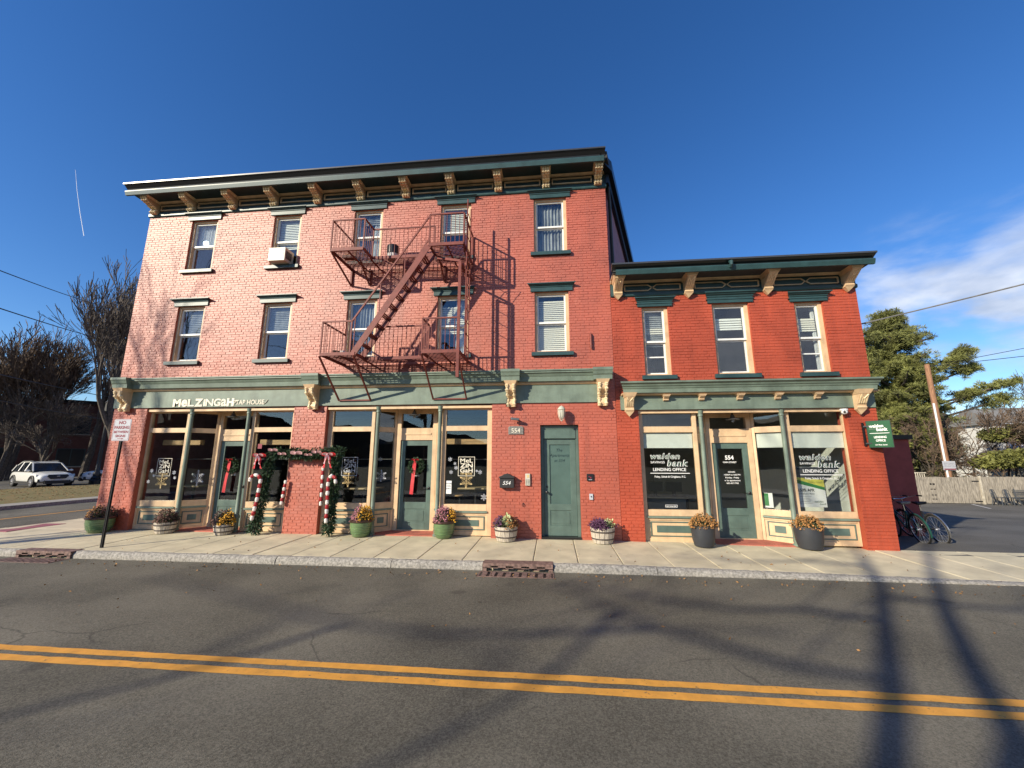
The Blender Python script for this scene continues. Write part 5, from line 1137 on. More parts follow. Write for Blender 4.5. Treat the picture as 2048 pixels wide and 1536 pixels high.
def pot(x, y, kind, r, h, label, cols, rx, rz, leaf='mumleaf', group='planters along the shopfronts', **kw):
    z = zs(x,y)+.003; t = thing('planter',(x,y,z),label,'planter',group); ix = .0
    if kind == 'green':
        b = MB(); b.lathe([(r*.66,z),(r*.72,z+.01),(r*.90,z+h*.30),(r*.985,z+h*.60),(r*.99,z+h*.84)],(x,y,0),26); b.build('pot','greenpot',t,smooth=True)
        b = MB(); b.lathe([(r*.991,z+h*.842),(r*1.06,z+h*.88),(r*1.08,z+h*.96),(r*1.03,z+h),(r*.92,z+h),(r*.90,z+h*.88)],(x,y,0),26); b.build('rim','brownrim',t,smooth=True)
        for k in range(4):
            b = MB(); zz = z+h*(.22+.13*k); rr = r*(.865+.035*k)+.012; b.lathe([(rr-.012,zz-.006),(rr,zz),(rr-.012,zz+.006)],(x,y,0),26); b.build('throwing_ring','greenpot',t,smooth=True)
    elif kind == 'barrel':
        n = 16
        for k in range(n):
            a0, a1 = 2*math.pi*(k+.04)/n, 2*math.pi*(k+.96)/n; b = MB()
            def q(a, zz, f): rr = r*f; return (x+rr*math.cos(a), y+rr*math.sin(a), zz)
            lv = [(0,.80),(.35,.92),(.7,.985),(1,1.0)]; vs = []
            for u, f in lv: vs += [q(a0,z+h*u,f),q(a1,z+h*u,f),q(a1,z+h*u,f-.09),q(a0,z+h*u,f-.09)]
            fs = [(0,3,2,1),(12,13,14,15)]
            for i in range(3):
                o = 4*i; fs += [(o,o+1,o+5,o+4),(o+1,o+2,o+6,o+5),(o+2,o+3,o+7,o+6),(o+3,o,o+4,o+7)]
            b.add(vs,fs); b.build('stave','barrel',t)
        for u, f in ((.24,.885),(.70,.992)):
            b = MB(); rr = r*f; b.lathe([(rr-.004,z+h*u),(rr+.007,z+h*u+.002),(rr+.009,z+h*u+.028),(rr-.002,z+h*u+.03)],(x,y,0),26); b.build('hoop','hoop',t,smooth=True)
    else:
        b = MB(); b.lathe([(r*.70,z),(r*.78,z+.012),(r*.93,z+h*.35),(r*.99,z+h*.75),(r,z+h),(r*.93,z+h),(r*.91,z+h*.85)],(x,y,0),28); b.build('pot','darkpot',t,smooth=True)
    b = MB(); b.lathe([(r*.86,z+h*.86),(r*.5,z+h*.9),(.01,z+h*.91)],(x,y,0),18); b.build('soil','soil',t)
    plant(t,(x,y,z+h*.90),rx,rz,cols,leaf=leaf,**kw)
    return t
pot(-10.98,-.28,'green',.27,.36,'large green glazed planter of faded mums at the left corner',[('mum_rust',-2,.05),('mum_brown',-.3,2)],.27,.29)
pot(-9.30,-.20,'barrel',.225,.25,'small barrel planter with a round brown faded mum below left window',[('mum_brown',-2,2)],.225,.32)
pot(-7.76,-.22,'barrel',.21,.23,'small barrel planter with brown and yellow mums at the left entry',[('mum_brown',-2,.15),('mum_yellow',.0,2)],.225,.33)
pot(-4.42,-.14,'green',.245,.37,'green glazed planter with pink and yellow mums left of the middle entry',[('mum_pink',-2,.15),('mum_yellow',-.05,2)],.235,.34)
pot(-2.48,-.02-.08,'green',.24,.37,'green glazed planter with mostly pink mums right of the middle entry',[('mum_pink',-2,.55),('mum_yellow',.45,2)],.235,.33)
t = pot(-1.05,-.24,'barrel',.255,.30,'half barrel planter with pale kale left of the apartment door',[('purple',-2,-.3),('mum_rust',.1,2)],.28,.24,leaf='mumleaf')
V, F = leaf_cloud(dome_points(260,(-1.02,-.30,.33),.12,.20,.6),.04,.7); np_mesh('kale',V,F,'kale',t)
t = pot(1.03,-.23,'barrel',.258,.31,'half barrel planter with purple leaves right of the apartment door',[('purple',-2,.2)],.27,.20,leaf='purple')
V, F = leaf_cloud(dome_points(140,(1.15,-.27,.30),.13,.19,.6),.03,.6); np_mesh('green_leaves',V,F,'kale',t)
b = MB()
for k in range(26): a = random.uniform(2.3,4.6); L = random.uniform(.12,.30); b.tube([(1.0,-.25,.33),(1.0+math.cos(a)*L*.6,-.25+math.sin(a)*L*.4,.40),(1.0+math.cos(a)*L,-.25+math.sin(a)*L*.7,.36-random.uniform(0,.1))],[.006,.006,.002],4)
b.build('trailing_stems','purple',t)
pot(3.085,-.26,'dark',.235,.42,'charcoal round planter with rust mums left of the bank door',[('mum_rust',-2,2)],.26,.25)
pot(5.235,-.10,'dark',.262,.44,'charcoal round planter with rust mums right of the bank door',[('mum_rust',-2,2)],.27,.25)

# ================================================================== Christmas garlands round the middle pier
def needles(path, r, n, size, m='fir'):
    path = [Vector(p) for p in path]; seg = [(path[i+1]-path[i]).length for i in range(len(path)-1)]; tot = sum(seg); V = []; F = []
    u = np.sort(RNG.uniform(0,1,n))
    for q in u:
        d = q*tot; i = 0
        while i < len(seg)-1 and d > seg[i]: d -= seg[i]; i += 1
        c = path[i].lerp(path[i+1], d/seg[i]); ax = (path[i+1]-path[i]).normalized()
        rr = r if not callable(r) else r(q)
        v = Vector(RNG.normal(size=3)); v -= ax*v.dot(ax)*.6; v.normalize(); c0 = c+v*rr*random.uniform(.15,.85)
        tip = c0+(v*.8+Vector((0,0,-.45))+ax*random.uniform(-.6,.6)).normalized()*size*random.uniform(.6,1.2)
        s = (tip-c0).cross(Vector(RNG.normal(size=3))).normalized()*size*.16; k = len(V)
        mid = c0.lerp(tip,.45)
        V += [c0, mid+s, tip, mid-s]; F.append((k,k+1,k+2,k+3))
    return np.array([tuple(v) for v in V]), np.array(F)
def garland(label, path, r, n, size=.085):
    t = thing('evergreen_garland', path[0], label, 'garland', 'evergreen garlands')
    V, F = needles(path, r, n, size); np_mesh('needles',V,F,'fir',t)
    b = MB(); b.tube(path,.012,5); b.build('core_wire','bark',t); return t
garland('evergreen garland hung as the left post of the pier arch',[(-6.98,-.22,.05),(-6.94,-.20,.6),(-6.87,-.18,1.2),(-6.82,-.16,1.72)],lambda q:.15-.05*q+.03*math.sin(q*17),2600)
garland('evergreen garland hung as the right post of the pier arch',[(-5.17,-.22,.04),(-5.14,-.20,.6),(-5.12,-.18,1.2),(-5.13,-.16,1.75)],lambda q:.13-.03*q+.03*math.sin(q*13),2600)
garland('evergreen garland spanning the brick pier with pink bows',[(-6.85,-.18,1.84),(-6.4,-.16,1.87),(-5.9,-.17,1.83),(-5.4,-.16,1.86),(-5.0,-.18,1.90)],lambda q:.13+.02*math.sin(q*23),2600)
def bow(t, c, s, m, tails=True):
    c = Vector(c)
    for sg in (1,-1):
        b = MB(); n = 8; vs = []
        for i in range(n+1):
            a = math.pi*i/n; w = .35+.65*math.sin(a)
            px, pz = sg*s*.95*math.sin(a*.5)*1.0, s*.42*math.sin(a)*(1 if i < n else 1)
            x = sg*s*(.5-.5*math.cos(a)); zz = s*.32*math.sin(a)
            vs += [c+Vector((x,-.03-.03*math.sin(a),zz*.25+s*.28*w)), c+Vector((x,-.03+.04*math.sin(a),zz*.25-s*.28*w))]
        b.add(vs,[(2*i,2*i+1,2*i+3,2*i+2) for i in range(n)]); b.build('loop',m,t,smooth=True)
        if tails:
            b = MB(); vs = []
            for i in range(7):
                u = i/6; x = sg*s*(.12+.45*u+.05*math.sin(u*6)); vs += [c+Vector((x-s*.13,-.05-.02*math.sin(u*7),-s*1.7*u)), c+Vector((x+s*.13,-.05+.02*math.sin(u*7),-s*1.7*u-.02))]
            b.add(vs,[(2*i,2*i+1,2*i+3,2*i+2) for i in range(6)]); b.build('tail',m,t,smooth=True)
    b = MB(); b.ball(c+Vector((0,-.05,0)),(s*.16,s*.12,s*.18),8,5); b.build('knot',m,t,smooth=True)
def bow_thing(label, c, s, m, tails, group=None, pink=False):
    t = thing('ribbon_bow', c, label, 'bow', group); bow(t, c, s, m, tails)
    if pink: bow(t, Vector(c)+Vector((0,-.03,.01)), s*.7, 'pinkribbon', tails)
    return t
bow_thing('red ribbon bow at the left end of the arch garland',(-6.93,-.38,1.80),.17,'ribbon',True,None,True)
bow_thing('red ribbon bow at the right end of the arch garland',(-5.20,-.38,1.82),.17,'ribbon',True,None,True)
for k, (x, z, s) in enumerate(((-6.62,1.93,.12),(-6.38,1.84,.11),(-6.02,1.86,.15),(-5.72,1.82,.10),(-5.52,1.88,.12),(-5.34,1.84,.10))):
    bow_thing(('leftmost pink bow on the arch garland','second pink bow from the left on the arch garland','widest pink bow at the middle of the arch garland','smallest pink bow right of the middle of the arch garland','second pink bow from the right on the arch garland','rightmost small pink bow on the arch garland')[k],(x,-.36,z),s,'pinkribbon',False,'pink bows on the arch garland')
def cane(label, path, w, n):
    t = thing('candy_cane_string', path[-1], label, 'candy cane', 'candy cane strings')
    path = [Vector(p) for p in path]; seg = [(path[i+1]-path[i]).length for i in range(len(path)-1)]; tot = sum(seg)
    for k in range(n):
        d = (k+.5)/n*tot; i = 0
        while i < len(seg)-1 and d > seg[i]: d -= seg[i]; i += 1
        c = path[i].lerp(path[i+1], d/seg[i]); dr = (path[i+1]-path[i]).normalized(); L = tot/n*.5
        b = MB(); b.tube([c-dr*L, c-dr*L*.6, c-dr*L*.2, c+dr*L*.2, c+dr*L*.6, c+dr*L],[w*.65,w*random.uniform(.9,1.1),w*random.uniform(.85,1.1),w*random.uniform(.9,1.15),w*random.uniform(.85,1.05),w*.65],8); b.build('red_tuft' if k%2 else 'white_tuft','canered' if k%2 else 'canewhite',t,smooth=True)
cane('red and white candy cane string on the left garland post',[(-7.13,-.36,1.20),(-7.12,-.36,1.30),(-7.02,-.37,1.36),(-6.90,-.37,1.33),(-6.86,-.36,1.22),(-6.89,-.37,.8),(-6.95,-.39,.33)],.040,13)
cane('red and white candy cane string on the right garland post',[(-4.99,-.36,1.17),(-5.02,-.37,1.30),(-5.10,-.37,1.35),(-5.17,-.37,1.28),(-5.18,-.36,1.1),(-5.16,-.37,.8),(-5.14,-.38,.30)],.040,13)
cane('short candy cane string at the left edge of the brick pier',[(-6.42,-.08,1.22),(-6.45,-.08,.95),(-6.48,-.08,.65)],.036,7)
cane('short candy cane string at the right edge of the brick pier',[(-5.50,-.08,1.55),(-5.49,-.08,1.1),(-5.48,-.08,.64)],.036,9)
for x, lb in ((-8.40,'evergreen wreath with long red ribbon on the left tap house door'),(-3.40,'evergreen wreath with long red ribbon on the middle shop door')):
    t = thing('door_wreath',(x,.53,1.55),lb,'wreath','door wreaths'); ring = [(x+.15*math.cos(a),.50,1.56+.15*math.sin(a)) for a in np.linspace(0,2*math.pi,17)]
    V, F = needles(ring,.05,900,.06); np_mesh('needles',V,F,'fir',t)
    bow(t,(x-.02,.47,1.70),.10,'ribbon',False)
    b = MB(); vs = []
    for i in range(9): u = i/8; xx = x-.03-.05*u; vs += [(xx-.045,.465+.01*math.sin(u*5),1.70-.82*u),(xx+.045,.455+.012*math.sin(u*5+1),1.70-.83*u)]
    b.add(vs,[(2*i,2*i+1,2*i+3,2*i+2) for i in range(8)]); b.build('long_ribbon','ribbon',t,smooth=True)

# ================================================================== no-parking sign on its post
NP = thing('no_parking_sign', (-9.13,-1.69,zs(-9.1,-1.69)), 'black metal post with a white no parking between signs plate', 'street sign')
yb = -1.69; zb = zs(-9.1,yb)
b = MB(); x = -9.135
for s_ in (-1,1): b.box(x+s_*.016-.006,x+s_*.016+.006,yb-.012,yb+.004,zb-.1,2.45)
b.box(x-.035,x-.022,yb+.004,yb+.018,zb-.1,2.45); b.box(x+.022,x+.035,yb+.004,yb+.018,zb-.1,2.45); b.box(x-.010,x+.010,yb-.006,yb+.006,zb-.1,2.45)
b.build('post','black',NP)
b = MB(); cr = .035; x0, x1, z0, z1 = -9.345,-8.935,2.10,2.56
pl = []
for cx_, cz_, a0 in ((x1-cr,z0+cr,-90),(x1-cr,z1-cr,0),(x0+cr,z1-cr,90),(x0+cr,z0+cr,180)):
    for k in range(5): a = R(a0+90*k/4); pl.append((cx_+cr*math.cos(a),cz_+cr*math.sin(a)))
b.prismy(pl,yb-.018,yb-.014); sp = b.build('sign_plate','signwhite',NP)
b = MB(); q = .012
for a in (0,):
    b.box(x0+.03,x1-.03,yb-.0195,yb-.018,z0+q,z0+q+.006); b.box(x0+.03,x1-.03,yb-.0195,yb-.018,z1-q-.006,z1-q); b.box(x0+q,x0+q+.006,yb-.0195,yb-.018,z0+.03,z1-.03); b.box(x1-q-.006,x1-q,yb-.0195,yb-.018,z0+.03,z1-.03)
b.build('border','signred',NP)
for s_, z_, h_, w_ in (('NO',2.455,.095,.17),('PARKING',2.355,.085,.35),('BETWEEN',2.265,.07,.34),('SIGNS',2.18,.07,.24)): text(NP,s_,-9.14,z_,yb-.018,h_,'signred',bold=.038,width=w_,thick=.002)
b = MB(); b.box(-9.20,-9.10,yb-.0205,yb-.018,2.142,2.152); b.prismy([(-9.10,2.130),(-9.06,2.147),(-9.10,2.164)],yb-.0205,yb-.018); b.build('arrow','signred',NP)

# ================================================================== cars
def car(loc, rz, label, suv=True):
    t = thing('parked_car', loc, label, 'car', 'cars parked beyond the lawn', rz=rz, local=True)
    L, Wd = 4.75, 1.84; hw = Wd/2      # front is +x
    # body sections along x: (x, half width low, half width shoulder, z low, z shoulder, z bonnet/deck)
    sec = [(2.36,.62,.60,.36,.62,.70),(2.28,.80,.78,.28,.66,.84),(2.05,.90,.88,.25,.72,.93),(1.55,.92,.90,.25,.78,1.00),(.95,.92,.91,.25,.84,1.06),(.2,.92,.91,.25,.86,1.06),(-.8,.92,.91,.25,.88,1.06),(-1.6,.92,.90,.25,.90,1.06),(-2.1,.90,.88,.27,.90,1.05),(-2.32,.84,.80,.34,.80,.98),(-2.38,.70,.68,.40,.70,.86)]
    b = MB(); vs = []; k = 8
    for x, a, c, z0, z1, z2 in sec: vs += [(x,-a*.96,z0),(x,-a,z0+.18),(x,-c,z1),(x,-c*.90,z2),(x,c*.90,z2),(x,c,z1),(x,a,z0+.18),(x,a*.96,z0)]
    fs = [(i*k+j,i*k+(j+1)%k,(i+1)*k+(j+1)%k,(i+1)*k+j) for i in range(len(sec)-1) for j in range(k)]+[tuple(range(k))[::-1],tuple((len(sec)-1)*k+j for j in range(k))]
    b.add(vs,fs); bo_ = b.build('body','carwhite',t,smooth=True); sb_ = bo_.modifiers.new('round','SUBSURF'); sb_.levels = 2; sb_.render_levels = 2
    gh = [(1.12,.80,1.05),(.35,.66,1.56),(-.3,.64,1.66),(-1.5,.62,1.64),(-2.0,.66,1.42),(-2.28,.74,1.02)] if suv else [(1.1,.80,1.02),(.2,.62,1.44),(-.5,.60,1.48),(-1.3,.62,1.40),(-2.1,.72,1.04)]
    b = MB(); vs = []
    for x, w, z in gh: vs += [(x,-w,z),(x,w,z)]
    n = len(gh); base = [(gh[0][0],-.84,1.03),(gh[0][0],.84,1.03),(gh[-1][0],-.80,1.0),(gh[-1][0],.80,1.0)]
    # glasshouse sides
    bb = MB()
    for s_ in (-1,1):
        pts = [(x,s_*w,z) for x, w, z in gh]+[(-2.2,s_*.86,1.0),(1.1,s_*.87,1.03)]; bb.add(pts,[tuple(range(len(pts))) if s_ < 0 else tuple(range(len(pts)))[::-1]])
    bb.add(vs,[(2*i,2*i+1,2*i+3,2*i+2) for i in range(n-1)]); bb.build('windows','carglass',t)
    # roof and pillars in body colour, proud of the glass
    rf = MB(); rv = []
    for x, w, z in gh[1:-1]: rv += [(x,-w-.01,z+.012),(x,w+.01,z+.012)]
    m_ = len(gh)-2; rf.add(rv+[(p[0],p[1],p[2]-.05) for p in rv],[(2*i,2*i+1,2*i+3,2*i+2) for i in range(m_-1)]+[(2*m_+2*i,2*i,2*i+2,2*m_+2*i+2) for i in range(m_-1)]+[(2*i+1,2*m_+2*i+1,2*m_+2*i+3,2*i+3) for i in range(m_-1)]+[(0,2*m_,2*m_+1,1)]); rf.build('roof','carwhite',t)
    for s_ in (-1,1):
        p = MB(); g0, g1 = gh[0], gh[1]; p.bar((g0[0],s_*(g0[1]+.03),g0[2]),(g1[0],s_*(g1[1]+.01),g1[2]),.07,.05)
        for xx in (.05,-.95): p.bar((xx,s_*.88,1.03),(xx-.08,s_*.655,1.60 if suv else 1.42),.055,.03)
        g2, g3 = gh[-2], gh[-1]; p.bar((g2[0],s_*(g2[1]+.01),g2[2]),(g3[0],s_*(g3[1]+.03),g3[2]),.10,.05); p.build('pillar','carwhite',t)
        m2 = MB(); m2.ball((.95,s_*1.02,1.08),(.07,.12,.075),10,6); m2.box(.93,.97,s_*.88,s_*.95,1.03,1.07); m2.build('mirror','carwhite',t,smooth=True)
        h = MB(); h.hexa([(2.30,s_*.50,.66),(2.02,s_*.905,.70),(1.98,s_*.89,.70),(2.2,s_*.48,.66)],[(2.26,s_*.50,.79),(1.96,s_*.90,.85),(1.92,s_*.88,.85),(2.16,s_*.48,.79)]); h.build('headlight','lamp',t)
        f = MB(); f.hexa([(2.37,s_*.50,.36),(2.20,s_*.86,.36),(2.1,s_*.84,.36),(2.2,s_*.48,.36)],[(2.33,s_*.60,.52),(2.22,s_*.86,.55),(2.1,s_*.84,.55),(2.2,s_*.55,.52)]); f.build('fog_light_bezel','plastic',t)
        sk_ = MB(); sk_.box(-1.5,1.5,s_*.90,s_*.945,.25,.38); sk_.build('side_skirt','plastic',t)
        if suv: rl = MB(); rl.tube([(.15,s_*.60,1.70),(-.3,s_*.60,1.73),(-1.5,s_*.58,1.72)],.022,6); rl.build('roof_rail','plastic',t)
        for xx in (1.45,-1.40):
            w = MB(); w.lathe([(.20,-.11),(.33,-.11),(.345,-.08),(.345,.08),(.33,.11),(.20,.11)],(xx,s_*.83,.345),22,'y'); wh = w.build('wheel','tyre',t,smooth=True)
            r_ = MB(); r_.lathe([(.215,s_*.105),(.21,s_*.118),(.05,s_*.112),(.02,s_*.125)],(xx,s_*.83,.345),16,'y')
            for q in range(5): a = q*2*math.pi/5; r_.bar((xx+.04*math.cos(a),s_*.955,.345+.04*math.sin(a)),(xx+.20*math.cos(a),s_*.952,.345+.20*math.sin(a)),.05,.012)
            r_.build('rim','alloy',wh)
            ar = MB(); ar.tube([(xx+.40*math.cos(a),s_*.925,.345+.40*math.sin(a)) for a in np.linspace(-.25,math.pi+.25,12)],.045,6); ar.build('wheel_arch','plastic',t)
    g = MB(); g.hexa([(2.40,-.34,.56),(2.40,.34,.56),(2.2,.34,.56),(2.2,-.34,.56)],[(2.37,-.50,.72),(2.37,.50,.72),(2.15,.50,.72),(2.15,-.50,.72)]).hexa([(2.37,-.50,.721),(2.37,.50,.721),(2.15,.50,.721),(2.15,-.50,.721)],[(2.31,-.44,.83),(2.31,.44,.83),(2.12,.44,.83),(2.12,-.44,.83)]); g.build('grille','plastic',t)
    g = MB(); g.box(2.2,2.405,-.58,.58,.24,.45); g.build('lower_bumper','plastic',t)
    g = MB(); g.box(2.405,2.42,-.16,.16,.45,.55); g.build('number_plate','signwhite',t)
    g = MB(); g.ball((2.385,0,.72),(.02,.09,.035),8,5); g.build('badge','chrome',t,smooth=True)
    return t
car((-34.9,15.2,-.138), R(-18), 'white suv with black grille parked beyond the lawn facing the street')
car((-33.7,19.5,-.138), R(236), 'second white car partly hidden behind the brick corner pier', suv=False)
# street lamp beyond the corner
SL = thing('street_lamp', (-33.9,17.7,-.05), 'dark street lamp post with a fluted base beside the cars', 'street lamp')
b = MB(); b.lathe([(.34,-.1),(.34,.15),(.26,.22),(.28,.34),(.20,.45),(.22,.62),(.14,.80),(.12,1.6),(.10,4.0),(.09,5.2)],(-33.9,17.7,0),14); b.build('post','black',SL,smooth=True)
b = MB(); b.lathe([(.12,5.2),(.26,5.3),(.24,5.9),(.30,5.95),(.10,6.2),(.04,6.35)],(-33.9,17.7,0),14); b.build('lantern','plastic',SL,smooth=True)

# ================================================================== brick building far left, seen in shade
FB = thing('far_brick_building', (-44,25,-.1), 'dark brick building in shade beyond the car park on the left', 'building')
a0, a1 = Vector((-74,4,0)), Vector((-33,48,0)); P = Plan(a0, a1)
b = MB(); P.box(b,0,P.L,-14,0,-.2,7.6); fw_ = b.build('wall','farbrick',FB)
b = MB(); P.box(b,-.3,P.L+.3,-14,.25,7.601,7.95); b.build('parapet','gutter',FB)
for i in range(11):
    for z0, z1 in ((1.0,2.7),(4.4,6.2)):
        c = 3+i*5.1; q = MB(); P.box(q,c-1.05,c+1.05,-.02,.04,z0-.08,z1+.08); wn_ = q.build('window','darkteal',FB)
        q = MB(); P.box(q,c-.97,c-.04,.04,.05,z0,z1); q.build('pane','darkglass',wn_); q = MB(); P.box(q,c+.04,c+.97,.04,.05,z0,z1); q.build('pane','darkglass',wn_)
        q = MB(); P.box(q,c-1.15,c+1.15,.0,.09,z0-.18,z0-.081); q.build('sill','pavefar',wn_)

# ================================================================== right background: fence, pole, house, shed
def lot_pt(x, y): return hl(x, y)
FN = thing('board_fence', (24,17.0,-.8), 'weathered grey board fence with a gate at the back of the lot', 'fence')
f0, f1 = Vector((19.2,17.35,0)), Vector((30.5,16.35,0)); P = Plan(f0, f1); w = .142; n = int(P.L/w); zb = -.80
for k in range(n):
    hgt = 1.50+random.uniform(-.015,.015)+(.04 if k > 34 else 0); off = random.uniform(-.006,.006); tl = random.uniform(-.006,.006)
    bb = MB(); a, c = k*w+.003, (k+1)*w-.004
    bb.hexa([P.pt(a,off+.02,zb+.03),P.pt(c,off+.02,zb+.03),P.pt(c,off,zb+.03),P.pt(a,off,zb+.03)],[P.pt(a+tl,off+.02,zb+hgt),P.pt(c+tl,off+.02,zb+hgt),P.pt(c+tl,off,zb+hgt),P.pt(a+tl,off,zb+hgt)]); bb.build('board','fence',FN)
for a in (0.1,2.75,5.35,8.0,10.9):
    bb = MB(); P.box(bb,a-.05,a+.05,-.11,-.01,zb-.1,zb+1.5); bb.build('post','fence',FN)
for z in (.35,1.2):
    bb = MB(); P.box(bb,0,P.L,-.06,-.015,zb+z,zb+z+.09); bb.build('rail','fence',FN)
bb = MB(); P.box(bb,5.30,5.40,.021,.075,zb-.0,zb+1.58); bb.build('gate_post','lattice',FN)
for z in (.12,1.25):
    bb = MB(); P.box(bb,4.95,5.30,.021,.032,zb+z,zb+z+.06); bb.build('hinge','black',FN)
for dz, s_ in ((1.05,0),(.78,1),(.45,1),(.22,1)):
    for dx in (-.09,.06):
        bb = MB(); P.box(bb,2.95+dx,3.05+dx,.021,.028,zb+dz,zb+dz+(.05 if s_ else .09)); bb.build('latch_plate','black',FN)
LT = thing('lattice_panel', (20.5,17.6,.4), 'pale slatted screen rising behind the left end of the fence', 'screen')
for k in range(26):
    bb = MB(); P.box(bb,.2+.11*k,.245+.11*k,-.42,-.40,-.75,1.02-.004*k*k*.06); bb.build('slat','lattice',LT)
bb = MB(); P.box(bb,.15,3.1,-.45,-.42,.90,.96); P.box(bb,.15,3.1,-.45,-.42,0,.06); bb.build('rail','lattice',LT)
UP = thing('utility_pole', (24.15,18.2,-.8), 'brown wooden utility pole with white conduit behind the fence', 'utility pole')
b = MB(); b.lathe([(.17,-.9),(.165,0),(.15,3.5),(.135,7.7),(.12,7.75)],(24.15,18.2,0),12); b.build('pole','polewood',UP,smooth=True)
b = MB(); b.tube([(23.96,18.05,-.8),(23.97,18.05,5.2)],.055,8); b.build('conduit','pvc',UP,smooth=True)
b = MB(); b.box(23.75,24.45,17.98,18.0,1.08,1.62); nb_ = b.build('notice_board','signwhite',UP)
text(UP,'PRIVATE PARKING\nTENANTS ONLY\nTOW AWAY ZONE',24.10,1.46,17.98,.085,'darkpaper',bold=-.005,width=.58,thick=.003,line=1.2)
b = MB(); b.box(23.78,24.42,17.975,17.979,1.10,1.17); b.build('notice_stripe','signred',UP)

def clap_house(name, label, P0, P1, depth, zb, ze, zr, sid='siding', rooft='shingle', wins=()):
    t = thing(name, (P0[0],P0[1],zb), label, 'house'); P = Plan(P0, P1)
    b = MB(); n = int((ze-zb)/.22)
    for k in range(n): z0 = zb+k*(ze-zb)/n; z1 = zb+(k+1)*(ze-zb)/n; b.hexa([P.pt(0,.03,z0),P.pt(P.L,.03,z0),P.pt(P.L,-depth,z0),P.pt(0,-depth,z0)],[P.pt(0,0,z1),P.pt(P.L,0,z1),P.pt(P.L,-depth,z1),P.pt(0,-depth,z1)])
    b.build('wall',sid,t)
    b = MB(); o = .4
    b.add([P.pt(-o,o,ze-.1),P.pt(P.L+o,o,ze-.1),P.pt(P.L+o,-depth/2,zr),P.pt(-o,-depth/2,zr),P.pt(P.L+o,-depth-o,ze-.1),P.pt(-o,-depth-o,ze-.1)],[(0,1,2,3),(3,2,4,5),(0,3,5),(1,4,2),(0,5,4,1)]); b.build('roof',rooft,t)
    b = MB(); P.box(b,-o,P.L+o,o-.02,o+.06,ze-.25,ze-.05); b.build('fascia','signwhite',t)
    for a, z0, w_, h_ in wins:
        q = MB(); P.box(q,a,a+w_,.03,.09,z0,z0+h_); wn_ = q.build('window','signwhite',t); q = MB(); P.box(q,a+.1,a+w_-.1,.09,.10,z0+.1,z0+h_-.1); q.build('pane','darkglass',wn_)
    return t
clap_house('white_house','white sided house with grey roof far behind the pine',(53.6,44.0),(74,41.0),8,-1.5,6.1,8.2,wins=((1.5,3.2,1.1,1.7),(6,3.2,1.1,1.7),(10,3.2,1.1,1.7)))
clap_house('garden_shed','small cream shed with pitched roof behind the fence',(32.9,21.6),(38,21.0),4,-.9,1.9,3.1,sid='lattice',rooft='signwhite')

# bistro chairs by the fence
def metal_chair(loc, rz, label):
    t = thing('metal_chair', loc, label, 'chair', 'metal chairs by the fence', rz=rz, local=True)
    b = MB(); b.box(-.19,.19,-.18,.18,.44,.455); b.box(-.19,.19,-.19,-.18,.40,.455); b.build('seat','metalgrey',t,bevel=.01)
    for sx in (-1,1):
        for sy in (-1,1):
            b = MB(); b.bar((sx*.17,sy*.16,.44),(sx*.21,sy*.21,0),.045,.03); b.build('leg','metalgrey',t)
    b = MB(); b.tube([(-.18,.17,.45),(-.19,.22,.70),(-.15,.24,.83),(0,.25,.86),(.15,.24,.83),(.19,.22,.70),(.18,.17,.45)],.014,6); b.build('back_frame','metalgrey',t,smooth=True)
    b = MB(); b.hexa([(-.07,.175,.45),(.07,.175,.45),(.07,.185,.45),(-.07,.185,.45)],[(-.09,.24,.85),(.09,.24,.85),(.09,.25,.85),(-.09,.25,.85)]); b.build('splat','metalgrey',t)
    b = MB(); b.tube([(-.20,-.19,.12),(-.1,-.19,.34),(.1,-.19,.34),(.20,-.19,.12)],.012,5); b.build('front_arch','metalgrey',t)
metal_chair((24.75,16.25,hl(0,16.25)), R(20), 'leftmost grey metal chair standing against the fence')
metal_chair((25.30,16.15,hl(0,16.15)), R(10), 'second grey metal chair from the left by the fence')
BN = thing('slatted_bench', (26.1,16.2,-.8), 'dark slatted chair at the right end of the row by the fence', 'bench')
for k in range(6):
    b = MB(); b.bar((25.72,16.42+.015*k,hl(0,16.2)+.44+.075*k),(26.75,16.32+.015*k,hl(0,16.2)+.44+.075*k),.025,.045); b.build('slat','metalgrey',BN)
for k in range(4):
    b = MB(); b.bar((25.72,16.35-.09*k,hl(0,16.2)+.42),(26.75,16.25-.09*k,hl(0,16.2)+.42),.06,.025); b.build('slat','metalgrey',BN)
for xx in (25.76,26.70):
    b = MB(); b.bar((xx,16.45,hl(0,16.2)+.9),(xx,16.36,hl(0,16.2)),.04); b.bar((xx,16.02,hl(0,16.2)+.44),(xx,16.0,hl(0,16.2)),.04); b.build('leg','metalgrey',BN)

